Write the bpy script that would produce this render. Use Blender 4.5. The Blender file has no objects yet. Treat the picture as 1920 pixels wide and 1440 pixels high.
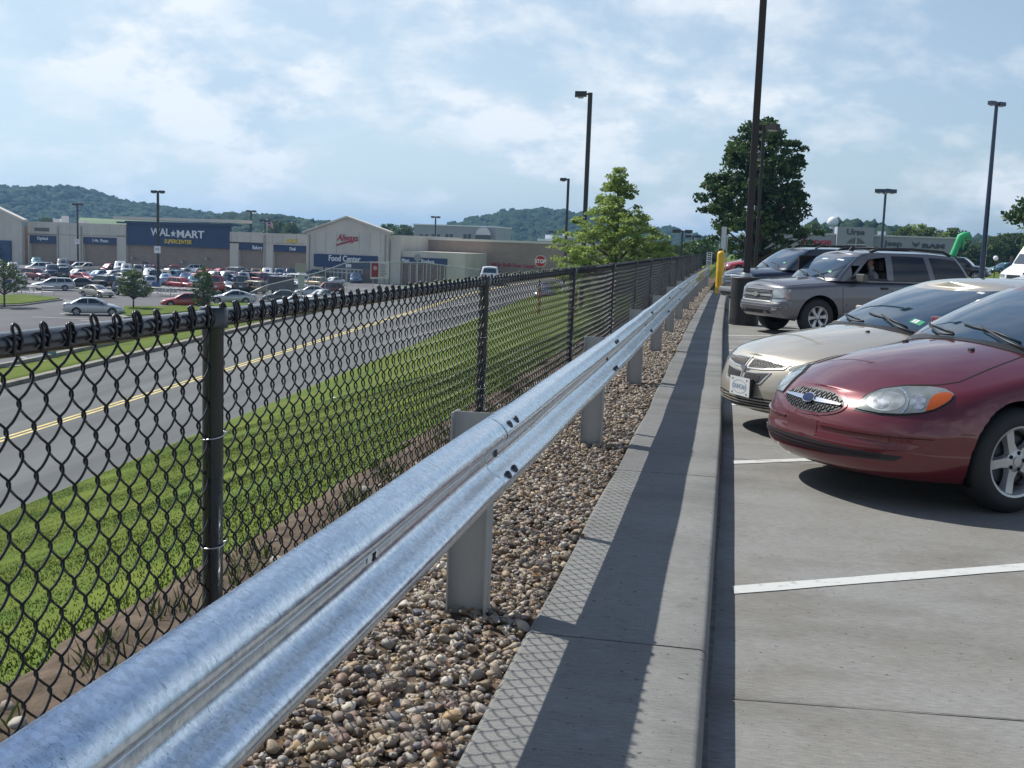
import bpy, bmesh, math, random
import numpy as np
from mathutils import Vector, Matrix
from mathutils.bvhtree import BVHTree
S = bpy.context.scene
C = S.collection
PI = math.pi
R_ = math.radians
# ---------------------------------------------------------------- camera
FPX = 2100.0; CX = 960.0; CY = 720.0; ROLL = 0.036; EYE = 1.52
_D = (472 + (960-1375)*math.tan(ROLL) - 720)*math.cos(ROLL)
PITCH = math.atan(-_D/FPX)
def _rot(a, b, c, yaw):
    F = -c
    X = a*math.cos(ROLL) - b*math.sin(ROLL); U = a*math.sin(ROLL) + b*math.cos(ROLL)
    d = (X, U*math.sin(PITCH)+F*math.cos(PITCH), U*math.cos(PITCH)-F*math.sin(PITCH))
    cs, sn = math.cos(yaw), math.sin(yaw)
    return Vector((d[0]*cs-d[1]*sn, d[0]*sn+d[1]*cs, d[2]))
_v = _rot((1375-CX)/FPX, -(472-CY)/FPX, -1, 0)
YAW = math.atan2(_v.x, _v.y)
def ray(px, py): return _rot((px-CX)/FPX, -(py-CY)/FPX, -1, YAW)
EYEV = Vector((0, 0, EYE))
def on_z(px, py, z):
    d = ray(px, py); return EYEV + d*((z-EYE)/d.z)
def at_y(px, py, Y):
    d = ray(px, py); return EYEV + d*(Y/d.y)
def on_road(px, py, z0=-5.68, s=.035):
    d = ray(px, py); return EYEV + d*((z0-EYE)/(d.z-s*d.y))
cam = bpy.data.cameras.new('camera'); co = bpy.data.objects.new('camera', cam); C.objects.link(co)
cam.sensor_fit = 'HORIZONTAL'; cam.sensor_width = 36; cam.lens = FPX/1920*36
cam.clip_start = .05; cam.clip_end = 9000
_c = [_rot(1,0,0,YAW), _rot(0,1,0,YAW), _rot(0,0,1,YAW)]
M = Matrix.Identity(4)
for j in range(3):
    for i in range(3): M[i][j] = _c[j][i]
M.translation = EYEV
co.matrix_world = M
S.camera = co
# ---------------------------------------------------------------- sun, sky, exposure
SUNV = Vector((-.80, .385, 1.0)).normalized()
SUN_EL = math.asin(SUNV.z); SUN_ROT = math.atan2(SUNV.x, SUNV.y)
sl = bpy.data.lights.new('sun', 'SUN'); sl.energy = 5.0; sl.angle = R_(.55); sl.color = (1, .975, .90)
so = bpy.data.objects.new('sun', sl); C.objects.link(so)
so.rotation_euler = SUNV.to_track_quat('Z', 'Y').to_euler()
so.location = (-20, 10, 30)
W = bpy.data.worlds.new('World'); S.world = W; W.use_nodes = True
nt = W.node_tree; nt.nodes.clear()
def N(t, typ, **kw):
    n = t.nodes.new(typ)
    for k, v in kw.items():
        if k.startswith('_'): n.inputs[int(k[1:]) if k[1:].isdigit() else k[1:].replace('_', ' ')].default_value = v
        else: setattr(n, k, v)
    return n
def L(t, a, b): t.links.new(a, b)
sky = N(nt, 'ShaderNodeTexSky', sky_type='NISHITA', sun_disc=False, sun_elevation=SUN_EL, sun_rotation=SUN_ROT, altitude=200, air_density=1.0, dust_density=1.0, ozone_density=4.0)
tc = N(nt, 'ShaderNodeTexCoord')
sep = N(nt, 'ShaderNodeSeparateXYZ'); L(nt, tc.outputs['Generated'], sep.inputs[0])
# clouds lie on a flat layer overhead: direction divided by its height
mz = N(nt, 'ShaderNodeMath', operation='MAXIMUM', _1=0.0); L(nt, sep.outputs[2], mz.inputs[0])
az = N(nt, 'ShaderNodeMath', operation='ADD', _1=.42); L(nt, mz.outputs[0], az.inputs[0])
dx = N(nt, 'ShaderNodeMath', operation='DIVIDE'); L(nt, sep.outputs[0], dx.inputs[0]); L(nt, az.outputs[0], dx.inputs[1])
dy = N(nt, 'ShaderNodeMath', operation='DIVIDE'); L(nt, sep.outputs[1], dy.inputs[0]); L(nt, az.outputs[0], dy.inputs[1])
cb = N(nt, 'ShaderNodeCombineXYZ'); L(nt, dx.outputs[0], cb.inputs[0]); L(nt, dy.outputs[0], cb.inputs[1])
n1 = N(nt, 'ShaderNodeTexNoise', _Scale=2.1, _Detail=9.0, _Roughness=.55, _Distortion=.35); L(nt, cb.outputs[0], n1.inputs['Vector'])
n2 = N(nt, 'ShaderNodeTexNoise', _Scale=6.0, _Detail=7.0, _Roughness=.6); L(nt, cb.outputs[0], n2.inputs['Vector'])
mx = N(nt, 'ShaderNodeMath', operation='MULTIPLY_ADD', _1=.35); L(nt, n2.outputs[0], mx.inputs[0]); L(nt, n1.outputs[0], mx.inputs[2])
rp = N(nt, 'ShaderNodeValToRGB'); L(nt, mx.outputs[0], rp.inputs[0])
rp.color_ramp.elements[0].position = .62; rp.color_ramp.elements[0].color = (0, 0, 0, 1)
rp.color_ramp.elements[1].position = .775; rp.color_ramp.elements[1].color = (1, 1, 1, 1)
cf = N(nt, 'ShaderNodeMath', operation='MULTIPLY', _1=.85); L(nt, rp.outputs[0], cf.inputs[0])
# the clouds thin out overhead, the pale haze hugs the horizon
cz = N(nt, 'ShaderNodeMapRange'); cz.inputs[1].default_value = .25; cz.inputs[2].default_value = .75; cz.inputs[3].default_value = 1.0; cz.inputs[4].default_value = .12; L(nt, sep.outputs[2], cz.inputs[0])
cf0 = cf; cf = N(nt, 'ShaderNodeMath', operation='MULTIPLY'); L(nt, cf0.outputs[0], cf.inputs[0]); L(nt, cz.outputs[0], cf.inputs[1])
hzf = N(nt, 'ShaderNodeMapRange'); hzf.inputs[1].default_value = .0; hzf.inputs[2].default_value = .62; hzf.inputs[3].default_value = 1.0; hzf.inputs[4].default_value = 0; L(nt, sep.outputs[2], hzf.inputs[0])
# forward scattering: the haze is whiter toward the sun
vd = N(nt, 'ShaderNodeVectorMath', operation='DOT_PRODUCT'); vd.inputs[1].default_value = SUNV[:]; L(nt, tc.outputs['Generated'], vd.inputs[0])
sf = N(nt, 'ShaderNodeMapRange'); sf.inputs[1].default_value = .15; sf.inputs[2].default_value = .80; sf.inputs[3].default_value = .30; sf.inputs[4].default_value = 1.0; L(nt, vd.outputs['Value'], sf.inputs[0])
h2 = N(nt, 'ShaderNodeMath', operation='MULTIPLY'); L(nt, hzf.outputs[0], h2.inputs[0]); L(nt, sf.outputs[0], h2.inputs[1]); hzf = h2
# cloud undersides: a second lookup gives them grey-blue bellies
rp2 = N(nt, 'ShaderNodeValToRGB'); L(nt, n2.outputs[0], rp2.inputs[0])
rp2.color_ramp.elements[0].position = .36; rp2.color_ramp.elements[0].color = (4.9, 6.3, 7.7, 1)
rp2.color_ramp.elements[1].position = .54; rp2.color_ramp.elements[1].color = (8.6, 8.95, 9.3, 1)
mixc = N(nt, 'ShaderNodeMixRGB'); L(nt, cf.outputs[0], mixc.inputs[0]); L(nt, rp2.outputs[0], mixc.inputs[2])
# thin high haze over the whole sky
hz = N(nt, 'ShaderNodeMixRGB', _0=.45); hz.inputs[2].default_value = (6.5, 7.8, 8.5, 1)
L(nt, hzf.outputs[0], hz.inputs[0]); L(nt, sky.outputs[0], hz.inputs[1]); L(nt, hz.outputs[0], mixc.inputs[1])
bg = N(nt, 'ShaderNodeBackground', _Strength=.105); L(nt, mixc.outputs[0], bg.inputs[0])
wo = N(nt, 'ShaderNodeOutputWorld'); L(nt, bg.outputs[0], wo.inputs[0])
S.view_settings.view_transform = 'Standard'; S.view_settings.look = 'None'
S.view_settings.exposure = 0.12; S.view_settings.gamma = 1.0; S.view_settings.use_curve_mapping = False
S.render.engine = 'CYCLES'
S.cycles.max_bounces = 8; S.cycles.transparent_max_bounces = 12
# ---------------------------------------------------------------- materials
MATS = {}
def pm(name, col, rough=.6, metal=0.0, var=0.0, scale=4.0, col2=None, bump=0.0, bscale=None, coat=0.0, spec=.5, stretch=None, detail=5.0, pos=(.35,.65), emit=None, coord='Object', objcol=False):
    if name in MATS: return MATS[name]
    m = bpy.data.materials.new(name); m.use_nodes = True; t = m.node_tree
    b = t.nodes['Principled BSDF']
    b.inputs['Roughness'].default_value = rough; b.inputs['Metallic'].default_value = metal
    b.inputs['Specular IOR Level'].default_value = spec
    b.inputs['Coat Weight'].default_value = coat; b.inputs['Coat Roughness'].default_value = .04
    b.inputs['Base Color'].default_value = (*col, 1)
    m.diffuse_color = (*col, 1)
    cs = None
    if var or bump or col2:
        c = N(t, 'ShaderNodeTexCoord'); mp = N(t, 'ShaderNodeMapping')
        L(t, c.outputs[coord], mp.inputs[0])
        if stretch: mp.inputs['Scale'].default_value = stretch
        cs = mp.outputs[0]
    if col2 or var:
        n = N(t, 'ShaderNodeTexNoise', _Scale=scale, _Detail=detail, _Roughness=.6); L(t, cs, n.inputs['Vector'])
        r = N(t, 'ShaderNodeValToRGB'); L(t, n.outputs[0], r.inputs[0])
        c2 = col2 or tuple(min(1, x*(1+var)) for x in col); c1 = col if col2 else tuple(x*(1-var) for x in col)
        r.color_ramp.elements[0].position = pos[0]; r.color_ramp.elements[0].color = (*c1, 1)
        r.color_ramp.elements[1].position = pos[1]; r.color_ramp.elements[1].color = (*c2, 1)
        L(t, r.outputs[0], b.inputs['Base Color'])
    if bump:
        n = N(t, 'ShaderNodeTexNoise', _Scale=bscale or scale, _Detail=6.0, _Roughness=.65); L(t, cs, n.inputs['Vector'])
        bp = N(t, 'ShaderNodeBump', _Strength=bump, _Distance=.01); L(t, n.outputs[0], bp.inputs['Height']); L(t, bp.outputs[0], b.inputs['Normal'])
    if emit: b.inputs['Emission Color'].default_value = (*emit[0], 1); b.inputs['Emission Strength'].default_value = emit[1]
    MATS[name] = m; return m
def nodes_mat(name):
    m = bpy.data.materials.new(name); m.use_nodes = True; MATS[name] = m
    return m, m.node_tree, m.node_tree.nodes['Principled BSDF']
# ---------------------------------------------------------------- object helpers
def tag(o, label=None, cat=None, group=None, kind=None):
    if label: o['label'] = label
    if cat: o['category'] = cat
    if group: o['group'] = group
    if kind: o['kind'] = kind
    return o
def thing(name, label, cat, loc=(0,0,0), rz=0, group=None):
    o = bpy.data.objects.new(name, None); C.objects.link(o)
    o.location = loc; o.rotation_euler = (0, 0, rz); o.empty_display_size = .2
    return tag(o, label, cat, group)
def link(name, me, parent=None):
    o = bpy.data.objects.new(name, me); C.objects.link(o)
    if parent is not None: o.parent = parent
    return o
def fastmesh(name, V, F, mats=None, parent=None, smooth=False, mi=None):
    """V (n,3) array, F (m,k) int array of equal-size faces"""
    V = np.asarray(V, dtype=np.float32); F = np.asarray(F, dtype=np.int32)
    me = bpy.data.meshes.new(name); k = F.shape[1]
    me.vertices.add(len(V)); me.vertices.foreach_set('co', V.ravel())
    me.loops.add(F.size); me.loops.foreach_set('vertex_index', F.ravel())
    me.polygons.add(len(F)); me.polygons.foreach_set('loop_start', np.arange(0, F.size, k, dtype=np.int32))
    me.polygons.foreach_set('loop_total', np.full(len(F), k, dtype=np.int32))
    if smooth: me.polygons.foreach_set('use_smooth', np.ones(len(F), dtype=bool))
    if mi is not None: me.polygons.foreach_set('material_index', np.asarray(mi, dtype=np.int32))
    me.update(calc_edges=True)
    for m in (mats or []): me.materials.append(m)
    return link(name, me, parent)
class MB:
    """collects shapes, builds one mesh object"""
    def __init__(s): s.v = []; s.f = []; s.m = []
    def add(s, vs, fs, m=0):
        b = len(s.v); s.v += [tuple(v) for v in vs]
        for f in fs: s.f.append([b+i for i in f]); s.m.append(m)
        return s
    def box(s, x0, x1, y0, y1, z0, z1, m=0, bev=0):
        if bev:
            b = min(bev, (x1-x0)/2.01, (y1-y0)/2.01)
            pts = [(x0+b,y0),(x1-b,y0),(x1,y0+b),(x1,y1-b),(x1-b,y1),(x0+b,y1),(x0,y1-b),(x0,y0+b)]
            return s.prism(pts, z0, z1, m)
        return s.add([(x0,y0,z0),(x1,y0,z0),(x1,y1,z0),(x0,y1,z0),(x0,y0,z1),(x1,y0,z1),(x1,y1,z1),(x0,y1,z1)],
            [(0,3,2,1),(4,5,6,7),(0,1,5,4),(1,2,6,5),(2,3,7,6),(3,0,4,7)], m)
    def obox(s, c, u, v, w, m=0):
        """box from centre c and three half-extent vectors"""
        c, u, v, w = map(Vector, (c, u, v, w)); P = []
        for k in (-1, 1):
            for a, b in ((-1,-1),(1,-1),(1,1),(-1,1)): P.append(c+u*a+v*b+w*k)
        return s.add(P, [(0,3,2,1),(4,5,6,7),(0,1,5,4),(1,2,6,5),(2,3,7,6),(3,0,4,7)], m)
    def prism(s, pts, z0, z1, m=0):
        n = len(pts)
        return s.add([(x,y,z0) for x,y in pts]+[(x,y,z1) for x,y in pts],
            [tuple(range(n-1,-1,-1)), tuple(range(n,2*n))]+[(i,(i+1)%n,n+(i+1)%n,n+i) for i in range(n)], m)
    def prism3(s, pts, off, m=0):
        """polygon of 3-D points extruded by vector off"""
        n = len(pts); off = Vector(off); P = [Vector(p) for p in pts]
        return s.add(P+[p+off for p in P], [tuple(range(n-1,-1,-1)), tuple(range(n,2*n))]+[(i,(i+1)%n,n+(i+1)%n,n+i) for i in range(n)], m)
    def tube(s, path, r, n=8, m=0, cap=True):
        path = [Vector(p) for p in path]; rs = r if hasattr(r, '__len__') else [r]*len(path)
        b = len(s.v); prev = None
        for i, p in enumerate(path):
            t = (path[min(i+1, len(path)-1)]-path[max(i-1, 0)])
            t = t.normalized() if t.length > 1e-9 else Vector((0,0,1))
            if prev is None: a = t.orthogonal().normalized()
            else:
                a = prev - t*prev.dot(t); a = a.normalized() if a.length > 1e-6 else t.orthogonal().normalized()
            prev = a; c = t.cross(a)
            for k in range(n):
                th = 2*PI*k/n; s.v.append(tuple(p + (a*math.cos(th)+c*math.sin(th))*rs[i]))
        for i in range(len(path)-1):
            for k in range(n):
                s.f.append([b+i*n+k, b+i*n+(k+1)%n, b+(i+1)*n+(k+1)%n, b+(i+1)*n+k]); s.m.append(m)
        if cap:
            s.f.append([b+k for k in range(n-1,-1,-1)]); s.m.append(m)
            e = b+(len(path)-1)*n; s.f.append([e+k for k in range(n)]); s.m.append(m)
        return s
    def lathe(s, prof, n=24, m=0, o=(0,0,0), axis='z', cap=False):
        """prof: (r, h) pairs"""
        b = len(s.v); o = Vector(o)
        for r, h in prof:
            for k in range(n):
                a = 2*PI*k/n; x, y = r*math.cos(a), r*math.sin(a)
                p = (x, y, h) if axis == 'z' else ((x, h, y) if axis == 'y' else (h, x, y))
                s.v.append(tuple(o+Vector(p)))
        for i in range(len(prof)-1):
            for k in range(n):
                q = [b+i*n+k, b+i*n+(k+1)%n, b+(i+1)*n+(k+1)%n, b+(i+1)*n+k]
                s.f.append(q if axis != 'y' else q[::-1]); s.m.append(m)
        if cap:
            s.f.append([b+k for k in range(n-1,-1,-1)]); s.m.append(m)
            e = b+(len(prof)-1)*n; s.f.append([e+k for k in range(n)]); s.m.append(m)
        return s
    def quad(s, a, b, c, d, m=0): return s.add([a,b,c,d], [(0,1,2,3)], m)
    def build(s, name, mats, parent=None, smooth=False, angle=None):
        me = bpy.data.meshes.new(name); me.from_pydata(s.v, [], s.f)
        if not isinstance(mats, (list, tuple)): mats = [mats]
        for m in mats: me.materials.append(m)
        me.polygons.foreach_set('material_index', s.m)
        if smooth: me.polygons.foreach_set('use_smooth', [True]*len(s.f))
        me.update()
        if angle is not None:
            try: me.set_sharp_from_angle(angle=angle)
            except Exception: pass
        return link(name, me, parent)
def build_each(mb, name, mats, parent=None, smooth=False, angle=None):
    """one object per separate piece of the collected shapes"""
    par = list(range(len(mb.v)))
    def find(i):
        while par[i] != i: par[i] = par[par[i]]; i = par[i]
        return i
    for f in mb.f:
        for i in f[1:]: par[find(i)] = find(f[0])
    comp = {}
    for f, m in zip(mb.f, mb.m): comp.setdefault(find(f[0]), []).append((f, m))
    out = []
    for fs in comp.values():
        q = MB(); mp = {}
        for f, m in fs:
            g = []
            for i in f:
                if i not in mp: mp[i] = len(q.v); q.v.append(mb.v[i])
                g.append(mp[i])
            q.f.append(g); q.m.append(m)
        out.append(q.build(name, mats, parent, smooth, angle))
    return out
def text_mesh(body, size, depth=.01, bold=0.0, xs=1.0, shear=0.0, align='CENTER', space=1.0):
    cu = bpy.data.curves.new('lettering', 'FONT'); cu.body = body; cu.size = size; cu.extrude = depth/2
    cu.offset = bold; cu.align_x = align; cu.align_y = 'CENTER'; cu.shear = shear; cu.space_character = space; cu.resolution_u = 3
    o = bpy.data.objects.new('lettering', cu); C.objects.link(o)
    dg = bpy.context.evaluated_depsgraph_get(); dg.update()
    me = bpy.data.meshes.new_from_object(o.evaluated_get(dg))
    bpy.data.objects.remove(o); bpy.data.curves.remove(cu)
    if xs != 1.0: me.transform(Matrix.Diagonal((xs, 1, 1, 1)))
    return me
def lettering(body, size, M4, mat, parent=None, name='lettering', **kw):
    me = text_mesh(body, size, **kw); me.materials.clear(); me.materials.append(mat)
    for p in me.polygons: p.material_index = 0
    me.transform(M4); me.name = name
    return link(name, me, parent)
def frame(o, u, v):
    """matrix with local x along u, local y along v, local z = u x v"""
    u = Vector(u).normalized(); v = Vector(v).normalized(); w = u.cross(v)
    m = Matrix.Identity(4)
    for i in range(3): m[i][0] = u[i]; m[i][1] = v[i]; m[i][2] = w[i]; m[i][3] = Vector(o)[i]
    return m
def interp(x, pts):
    return float(np.interp(x, [p[0] for p in pts], [p[1] for p in pts]))
def smoothkey(pts, n=400):
    """smooth monotone-ish interpolation of key points (cubic hermite) -> callable on arrays"""
    x = np.array([p[0] for p in pts], float); y = np.array([p[1] for p in pts], float)
    d = np.diff(y)/np.diff(x); m = np.zeros(len(x)); m[0] = d[0]; m[-1] = d[-1]
    for i in range(1, len(x)-1):
        m[i] = 0 if d[i-1]*d[i] <= 0 else 2*d[i-1]*d[i]/(d[i-1]+d[i])
    def f(q):
        q = np.clip(np.asarray(q, float), x[0], x[-1]); i = np.clip(np.searchsorted(x, q)-1, 0, len(x)-2)
        h = x[i+1]-x[i]; t = (q-x[i])/h
        return (2*t**3-3*t**2+1)*y[i]+(t**3-2*t**2+t)*h*m[i]+(-2*t**3+3*t**2)*y[i+1]+(t**3-t**2)*h*m[i+1]
    return f
# ================================================================ SETTING
rng = np.random.default_rng(7); random.seed(7)
def off(Y):      # the kerb line drifts a little to the left with distance
    return float(np.interp(Y, [-5, 9, 14, 20, 30, 55, 90], [0, 0, -.04, -.09, -.12, -.12, -.12]))
def road_z(Y): return (lambda q: np.where(q < -2.7, q, -2.35-.35*np.exp(-(np.maximum(q, -2.7)+2.7)/.35)))(-5.68+.035*np.asarray(Y, float))
ROAD_R, ROAD_C, ROAD_L = -15.7, -20.6, -26.0
def lot_edge(Y): return np.interp(Y, [0, 48, 80, 130, 170], [-33, -34.3, -39, -44, -46])
LOT_Z = -5.3
def gz(X, Y):
    X = np.asarray(X, float); Y = np.asarray(Y, float)
    rz = road_z(Y); xe = lot_edge(Y)
    up = np.full(np.broadcast(X, Y).shape, -.07)
    t = np.clip((-2.15-X)/(-2.15-(ROAD_R+.05)), 0, 1)
    bank = .05 + (rz+.05-.05)*(t**.92)
    bank = bank + .03*np.sin(X*1.3+Y*.7)*np.sin(t*PI) + .02*np.sin(Y*2.1+X)*np.sin(t*PI)
    v = np.clip((ROAD_L-.35-X)/np.maximum((ROAD_L-.35)-xe, .1), 0, 1)
    v = v*v*(3-2*v)
    verge = rz+.1 + (LOT_Z-.05-(rz+.1))*v
    z = np.where(X > -1.5, up, np.where(X > ROAD_R, bank, np.where(X > ROAD_L-.34, rz-.12, verge)))
    far = np.clip((Y-190)/60, 0, 1)
    z = np.where((X < -1.5) & (X > ROAD_L-.34), z*(1-far)+(-2.45)*far, z)
    return z
# ground material: grass with bare patches
gm, t, b = nodes_mat('lawn')
c = N(t, 'ShaderNodeTexCoord')
a1 = N(t, 'ShaderNodeTexNoise', _Scale=.55, _Detail=6.0, _Roughness=.65); L(t, c.outputs['Object'], a1.inputs[0])
a2 = N(t, 'ShaderNodeTexNoise', _Scale=14.0, _Detail=6.0, _Roughness=.7); L(t, c.outputs['Object'], a2.inputs[0])
a3 = N(t, 'ShaderNodeTexNoise', _Scale=1.9, _Detail=8.0, _Roughness=.7); L(t, c.outputs['Object'], a3.inputs[0])
r1 = N(t, 'ShaderNodeValToRGB'); L(t, a2.outputs[0], r1.inputs[0])
r1.color_ramp.elements[0].position = .2; r1.color_ramp.elements[0].color = (.075, .115, .018, 1)
r1.color_ramp.elements[1].position = .8; r1.color_ramp.elements[1].color = (.122, .162, .03, 1)
r2 = N(t, 'ShaderNodeValToRGB'); L(t, a1.outputs[0], r2.inputs[0])
r2.color_ramp.elements[0].position = .35; r2.color_ramp.elements[0].color = (.72, .85, .8, 1)
r2.color_ramp.elements[1].position = .65; r2.color_ramp.elements[1].color = (1.25, 1.1, .9, 1)
ml = N(t, 'ShaderNodeMixRGB', blend_type='MULTIPLY', _0=1.0); L(t, r1.outputs[0], ml.inputs[1]); L(t, r2.outputs[0], ml.inputs[2])
r3 = N(t, 'ShaderNodeValToRGB'); L(t, a3.outputs[0], r3.inputs[0])
r3.color_ramp.elements[0].position = .62; r3.color_ramp.elements[0].color = (0, 0, 0, 1)
r3.color_ramp.elements[1].position = .74; r3.color_ramp.elements[1].color = (.75, .75, .75, 1)
md = N(t, 'ShaderNodeMixRGB'); L(t, r3.outputs[0], md.inputs[0]); L(t, ml.outputs[0], md.inputs[1]); md.inputs[2].default_value = (.17, .12, .08, 1)
L(t, md.outputs[0], b.inputs['Base Color']); b.inputs['Roughness'].default_value = .95; b.inputs['Specular IOR Level'].default_value = .1
bp = N(t, 'ShaderNodeBump', _Strength=.25, _Distance=.015); L(t, a2.outputs[0], bp.inputs['Height']); L(t, bp.outputs[0], b.inputs['Normal'])
xs = np.unique(np.concatenate([[-4000, -2000, -1000, -500, -300, -200, -120, -80, -60], np.arange(-50, -26.5, 1.0), [-26.35, -26.33, -26, -21, -15.75, -15.65], np.arange(-15, -1.5, .5), [-2.3, -2.15, -1.8, -1.51, -1.49, 0, 20, 60, 150, 400, 1000, 2000, 4000]]))
ys = np.unique(np.concatenate([[-60, -20, -5], np.arange(0, 40, .8), np.arange(40, 120, 3.0), np.arange(120, 260, 6.0), [300, 400, 600, 1000, 2000, 5000]]))
XX, YY = np.meshgrid(xs, ys, indexing='ij'); ZZ = gz(XX, YY)
nx, ny = XX.shape; idx = np.arange(nx*ny).reshape(nx, ny)
F = np.stack([idx[:-1,:-1], idx[1:,:-1], idx[1:,1:], idx[:-1,1:]], -1).reshape(-1, 4)
o = fastmesh('ground', np.stack([XX, YY, ZZ], -1).reshape(-1, 3), F, [gm], smooth=True); tag(o, kind='structure')
# bare soil strip under the fence, rough and stony
soil = pm('soil', (.115, .085, .062), .95, var=.35, scale=9, bump=1.0, bscale=25, spec=.15)
def strip(name, xa, xb, z, mat, y0=-1.0, y1=60.0, step=.6, nxs=2, kind='structure', jag=0, zfun=None):
    Y = np.arange(y0, y1+step, step); u = np.linspace(0, 1, nxs); V = []
    for y in Y:
        for k, q in enumerate(u):
            x = xa+(xb-xa)*q+off(y); 
            if jag and k == 0: x += jag*(math.sin(y*2.7)+.6*math.sin(y*7.1+1)+.5*math.sin(y*1.13))
            V.append((x, y, (zfun(x, y) if zfun else z)))
    n = len(Y); idx = np.arange(n*nxs).reshape(n, nxs)
    F = np.stack([idx[:-1,:-1], idx[:-1,1:], idx[1:,1:], idx[1:,:-1]], -1).reshape(-1, 4)
    o = fastmesh(name, V, F, [mat]); 
    return tag(o, kind=kind)
strip('soil_strip', -2.35, -.64, .1, soil, nxs=18, step=.3, jag=.16, zfun=lambda x, y: (.10 if x > -1.5 else float(gz(x, y))+.03)+.012*math.sin(x*17+y*9))
# ---- concrete
def concrete(name, c1, c2, bro, streak=(1, 1, 1), crack=True):
    m, t, b = nodes_mat(name)
    c = N(t, 'ShaderNodeTexCoord'); mp = N(t, 'ShaderNodeMapping'); mp.inputs['Scale'].default_value = streak; L(t, c.outputs['Object'], mp.inputs[0])
    a = N(t, 'ShaderNodeTexNoise', _Scale=1.1, _Detail=8.0, _Roughness=.7); L(t, c.outputs['Object'], a.inputs[0])
    s = N(t, 'ShaderNodeTexNoise', _Scale=bro, _Detail=4.0, _Roughness=.6); L(t, mp.outputs[0], s.inputs[0])
    g = N(t, 'ShaderNodeTexNoise', _Scale=160.0, _Detail=3.0, _Roughness=.8); L(t, c.outputs['Object'], g.inputs[0])
    r = N(t, 'ShaderNodeValToRGB'); L(t, a.outputs[0], r.inputs[0])
    r.color_ramp.elements[0].position = .3; r.color_ramp.elements[0].color = (*c1, 1)
    r.color_ramp.elements[1].position = .7; r.color_ramp.elements[1].color = (*c2, 1)
    r2 = N(t, 'ShaderNodeValToRGB'); L(t, s.outputs[0], r2.inputs[0])
    r2.color_ramp.elements[0].position = .3; r2.color_ramp.elements[0].color = (.74, .74, .75, 1)
    r2.color_ramp.elements[1].position = .7; r2.color_ramp.elements[1].color = (1.14, 1.13, 1.11, 1)
    r3 = N(t, 'ShaderNodeValToRGB'); L(t, g.outputs[0], r3.inputs[0])
    r3.color_ramp.elements[0].position = .3; r3.color_ramp.elements[0].color = (.8, .8, .8, 1)
    r3.color_ramp.elements[1].position = .6; r3.color_ramp.elements[1].color = (1.05, 1.05, 1.05, 1)
    m1 = N(t, 'ShaderNodeMixRGB', blend_type='MULTIPLY', _0=1.0); L(t, r.outputs[0], m1.inputs[1]); L(t, r2.outputs[0], m1.inputs[2])
    m2 = N(t, 'ShaderNodeMixRGB', blend_type='MULTIPLY', _0=1.0); L(t, m1.outputs[0], m2.inputs[1]); L(t, r3.outputs[0], m2.inputs[2])
    # small dark stains and drips
    st = N(t, 'ShaderNodeTexNoise', _Scale=6.0, _Detail=6.0, _Roughness=.75); L(t, c.outputs['Object'], st.inputs[0])
    r4 = N(t, 'ShaderNodeValToRGB'); L(t, st.outputs[0], r4.inputs[0])
    r4.color_ramp.elements[0].position = .27; r4.color_ramp.elements[0].color = (.62, .6, .58, 1)
    r4.color_ramp.elements[1].position = .38; r4.color_ramp.elements[1].color = (1, 1, 1, 1)
    m3 = N(t, 'ShaderNodeMixRGB', blend_type='MULTIPLY', _0=.8); L(t, m2.outputs[0], m3.inputs[1]); L(t, r4.outputs[0], m3.inputs[2])
    # grit, oil drips and long faint tyre streaks
    sp = N(t, 'ShaderNodeTexNoise', _Scale=38.0, _Detail=2.0, _Roughness=.5); L(t, c.outputs['Object'], sp.inputs[0])
    r5 = N(t, 'ShaderNodeValToRGB'); L(t, sp.outputs[0], r5.inputs[0]); r5.color_ramp.elements[0].position = .265; r5.color_ramp.elements[0].color = (.45, .43, .41, 1); r5.color_ramp.elements[1].position = .32; r5.color_ramp.elements[1].color = (1, 1, 1, 1)
    mp2 = N(t, 'ShaderNodeMapping'); mp2.inputs['Scale'].default_value = (.35, 1.0, 1); mp2.inputs['Rotation'].default_value = (0, 0, R_(-30)); L(t, c.outputs['Object'], mp2.inputs[0])
    ty_ = N(t, 'ShaderNodeTexNoise', _Scale=1.7, _Detail=7.0, _Roughness=.62); L(t, mp2.outputs[0], ty_.inputs[0])
    r6 = N(t, 'ShaderNodeValToRGB'); L(t, ty_.outputs[0], r6.inputs[0]); r6.color_ramp.elements[0].position = .36; r6.color_ramp.elements[0].color = (.80, .79, .77, 1); r6.color_ramp.elements[1].position = .52; r6.color_ramp.elements[1].color = (1, 1, 1, 1)
    m4 = N(t, 'ShaderNodeMixRGB', blend_type='MULTIPLY', _0=1.0); L(t, m3.outputs[0], m4.inputs[1]); L(t, r5.outputs[0], m4.inputs[2])
    m3 = N(t, 'ShaderNodeMixRGB', blend_type='MULTIPLY', _0=1.0); L(t, m4.outputs[0], m3.inputs[1]); L(t, r6.outputs[0], m3.inputs[2])
    L(t, m3.outputs[0], b.inputs['Base Color']); b.inputs['Roughness'].default_value = .85; b.inputs['Specular IOR Level'].default_value = .3
    ad = N(t, 'ShaderNodeMath', operation='MULTIPLY_ADD', _1=.5); L(t, g.outputs[0], ad.inputs[0]); L(t, s.outputs[0], ad.inputs[2])
    bp = N(t, 'ShaderNodeBump', _Strength=.35, _Distance=.004); L(t, ad.outputs[0], bp.inputs['Height']); L(t, bp.outputs[0], b.inputs['Normal'])
    return m
conc = concrete('slab_concrete', (.212, .200, .178), (.268, .270, .264), 30, (.6, 3.2, 1))
walkc = concrete('walk_concrete', (.190, .190, .184), (.262, .260, .250), 34, (.5, 4, 1))
kerbc = concrete('kerb_concrete', (.26, .255, .24), (.34, .33, .31), 18)
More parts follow.
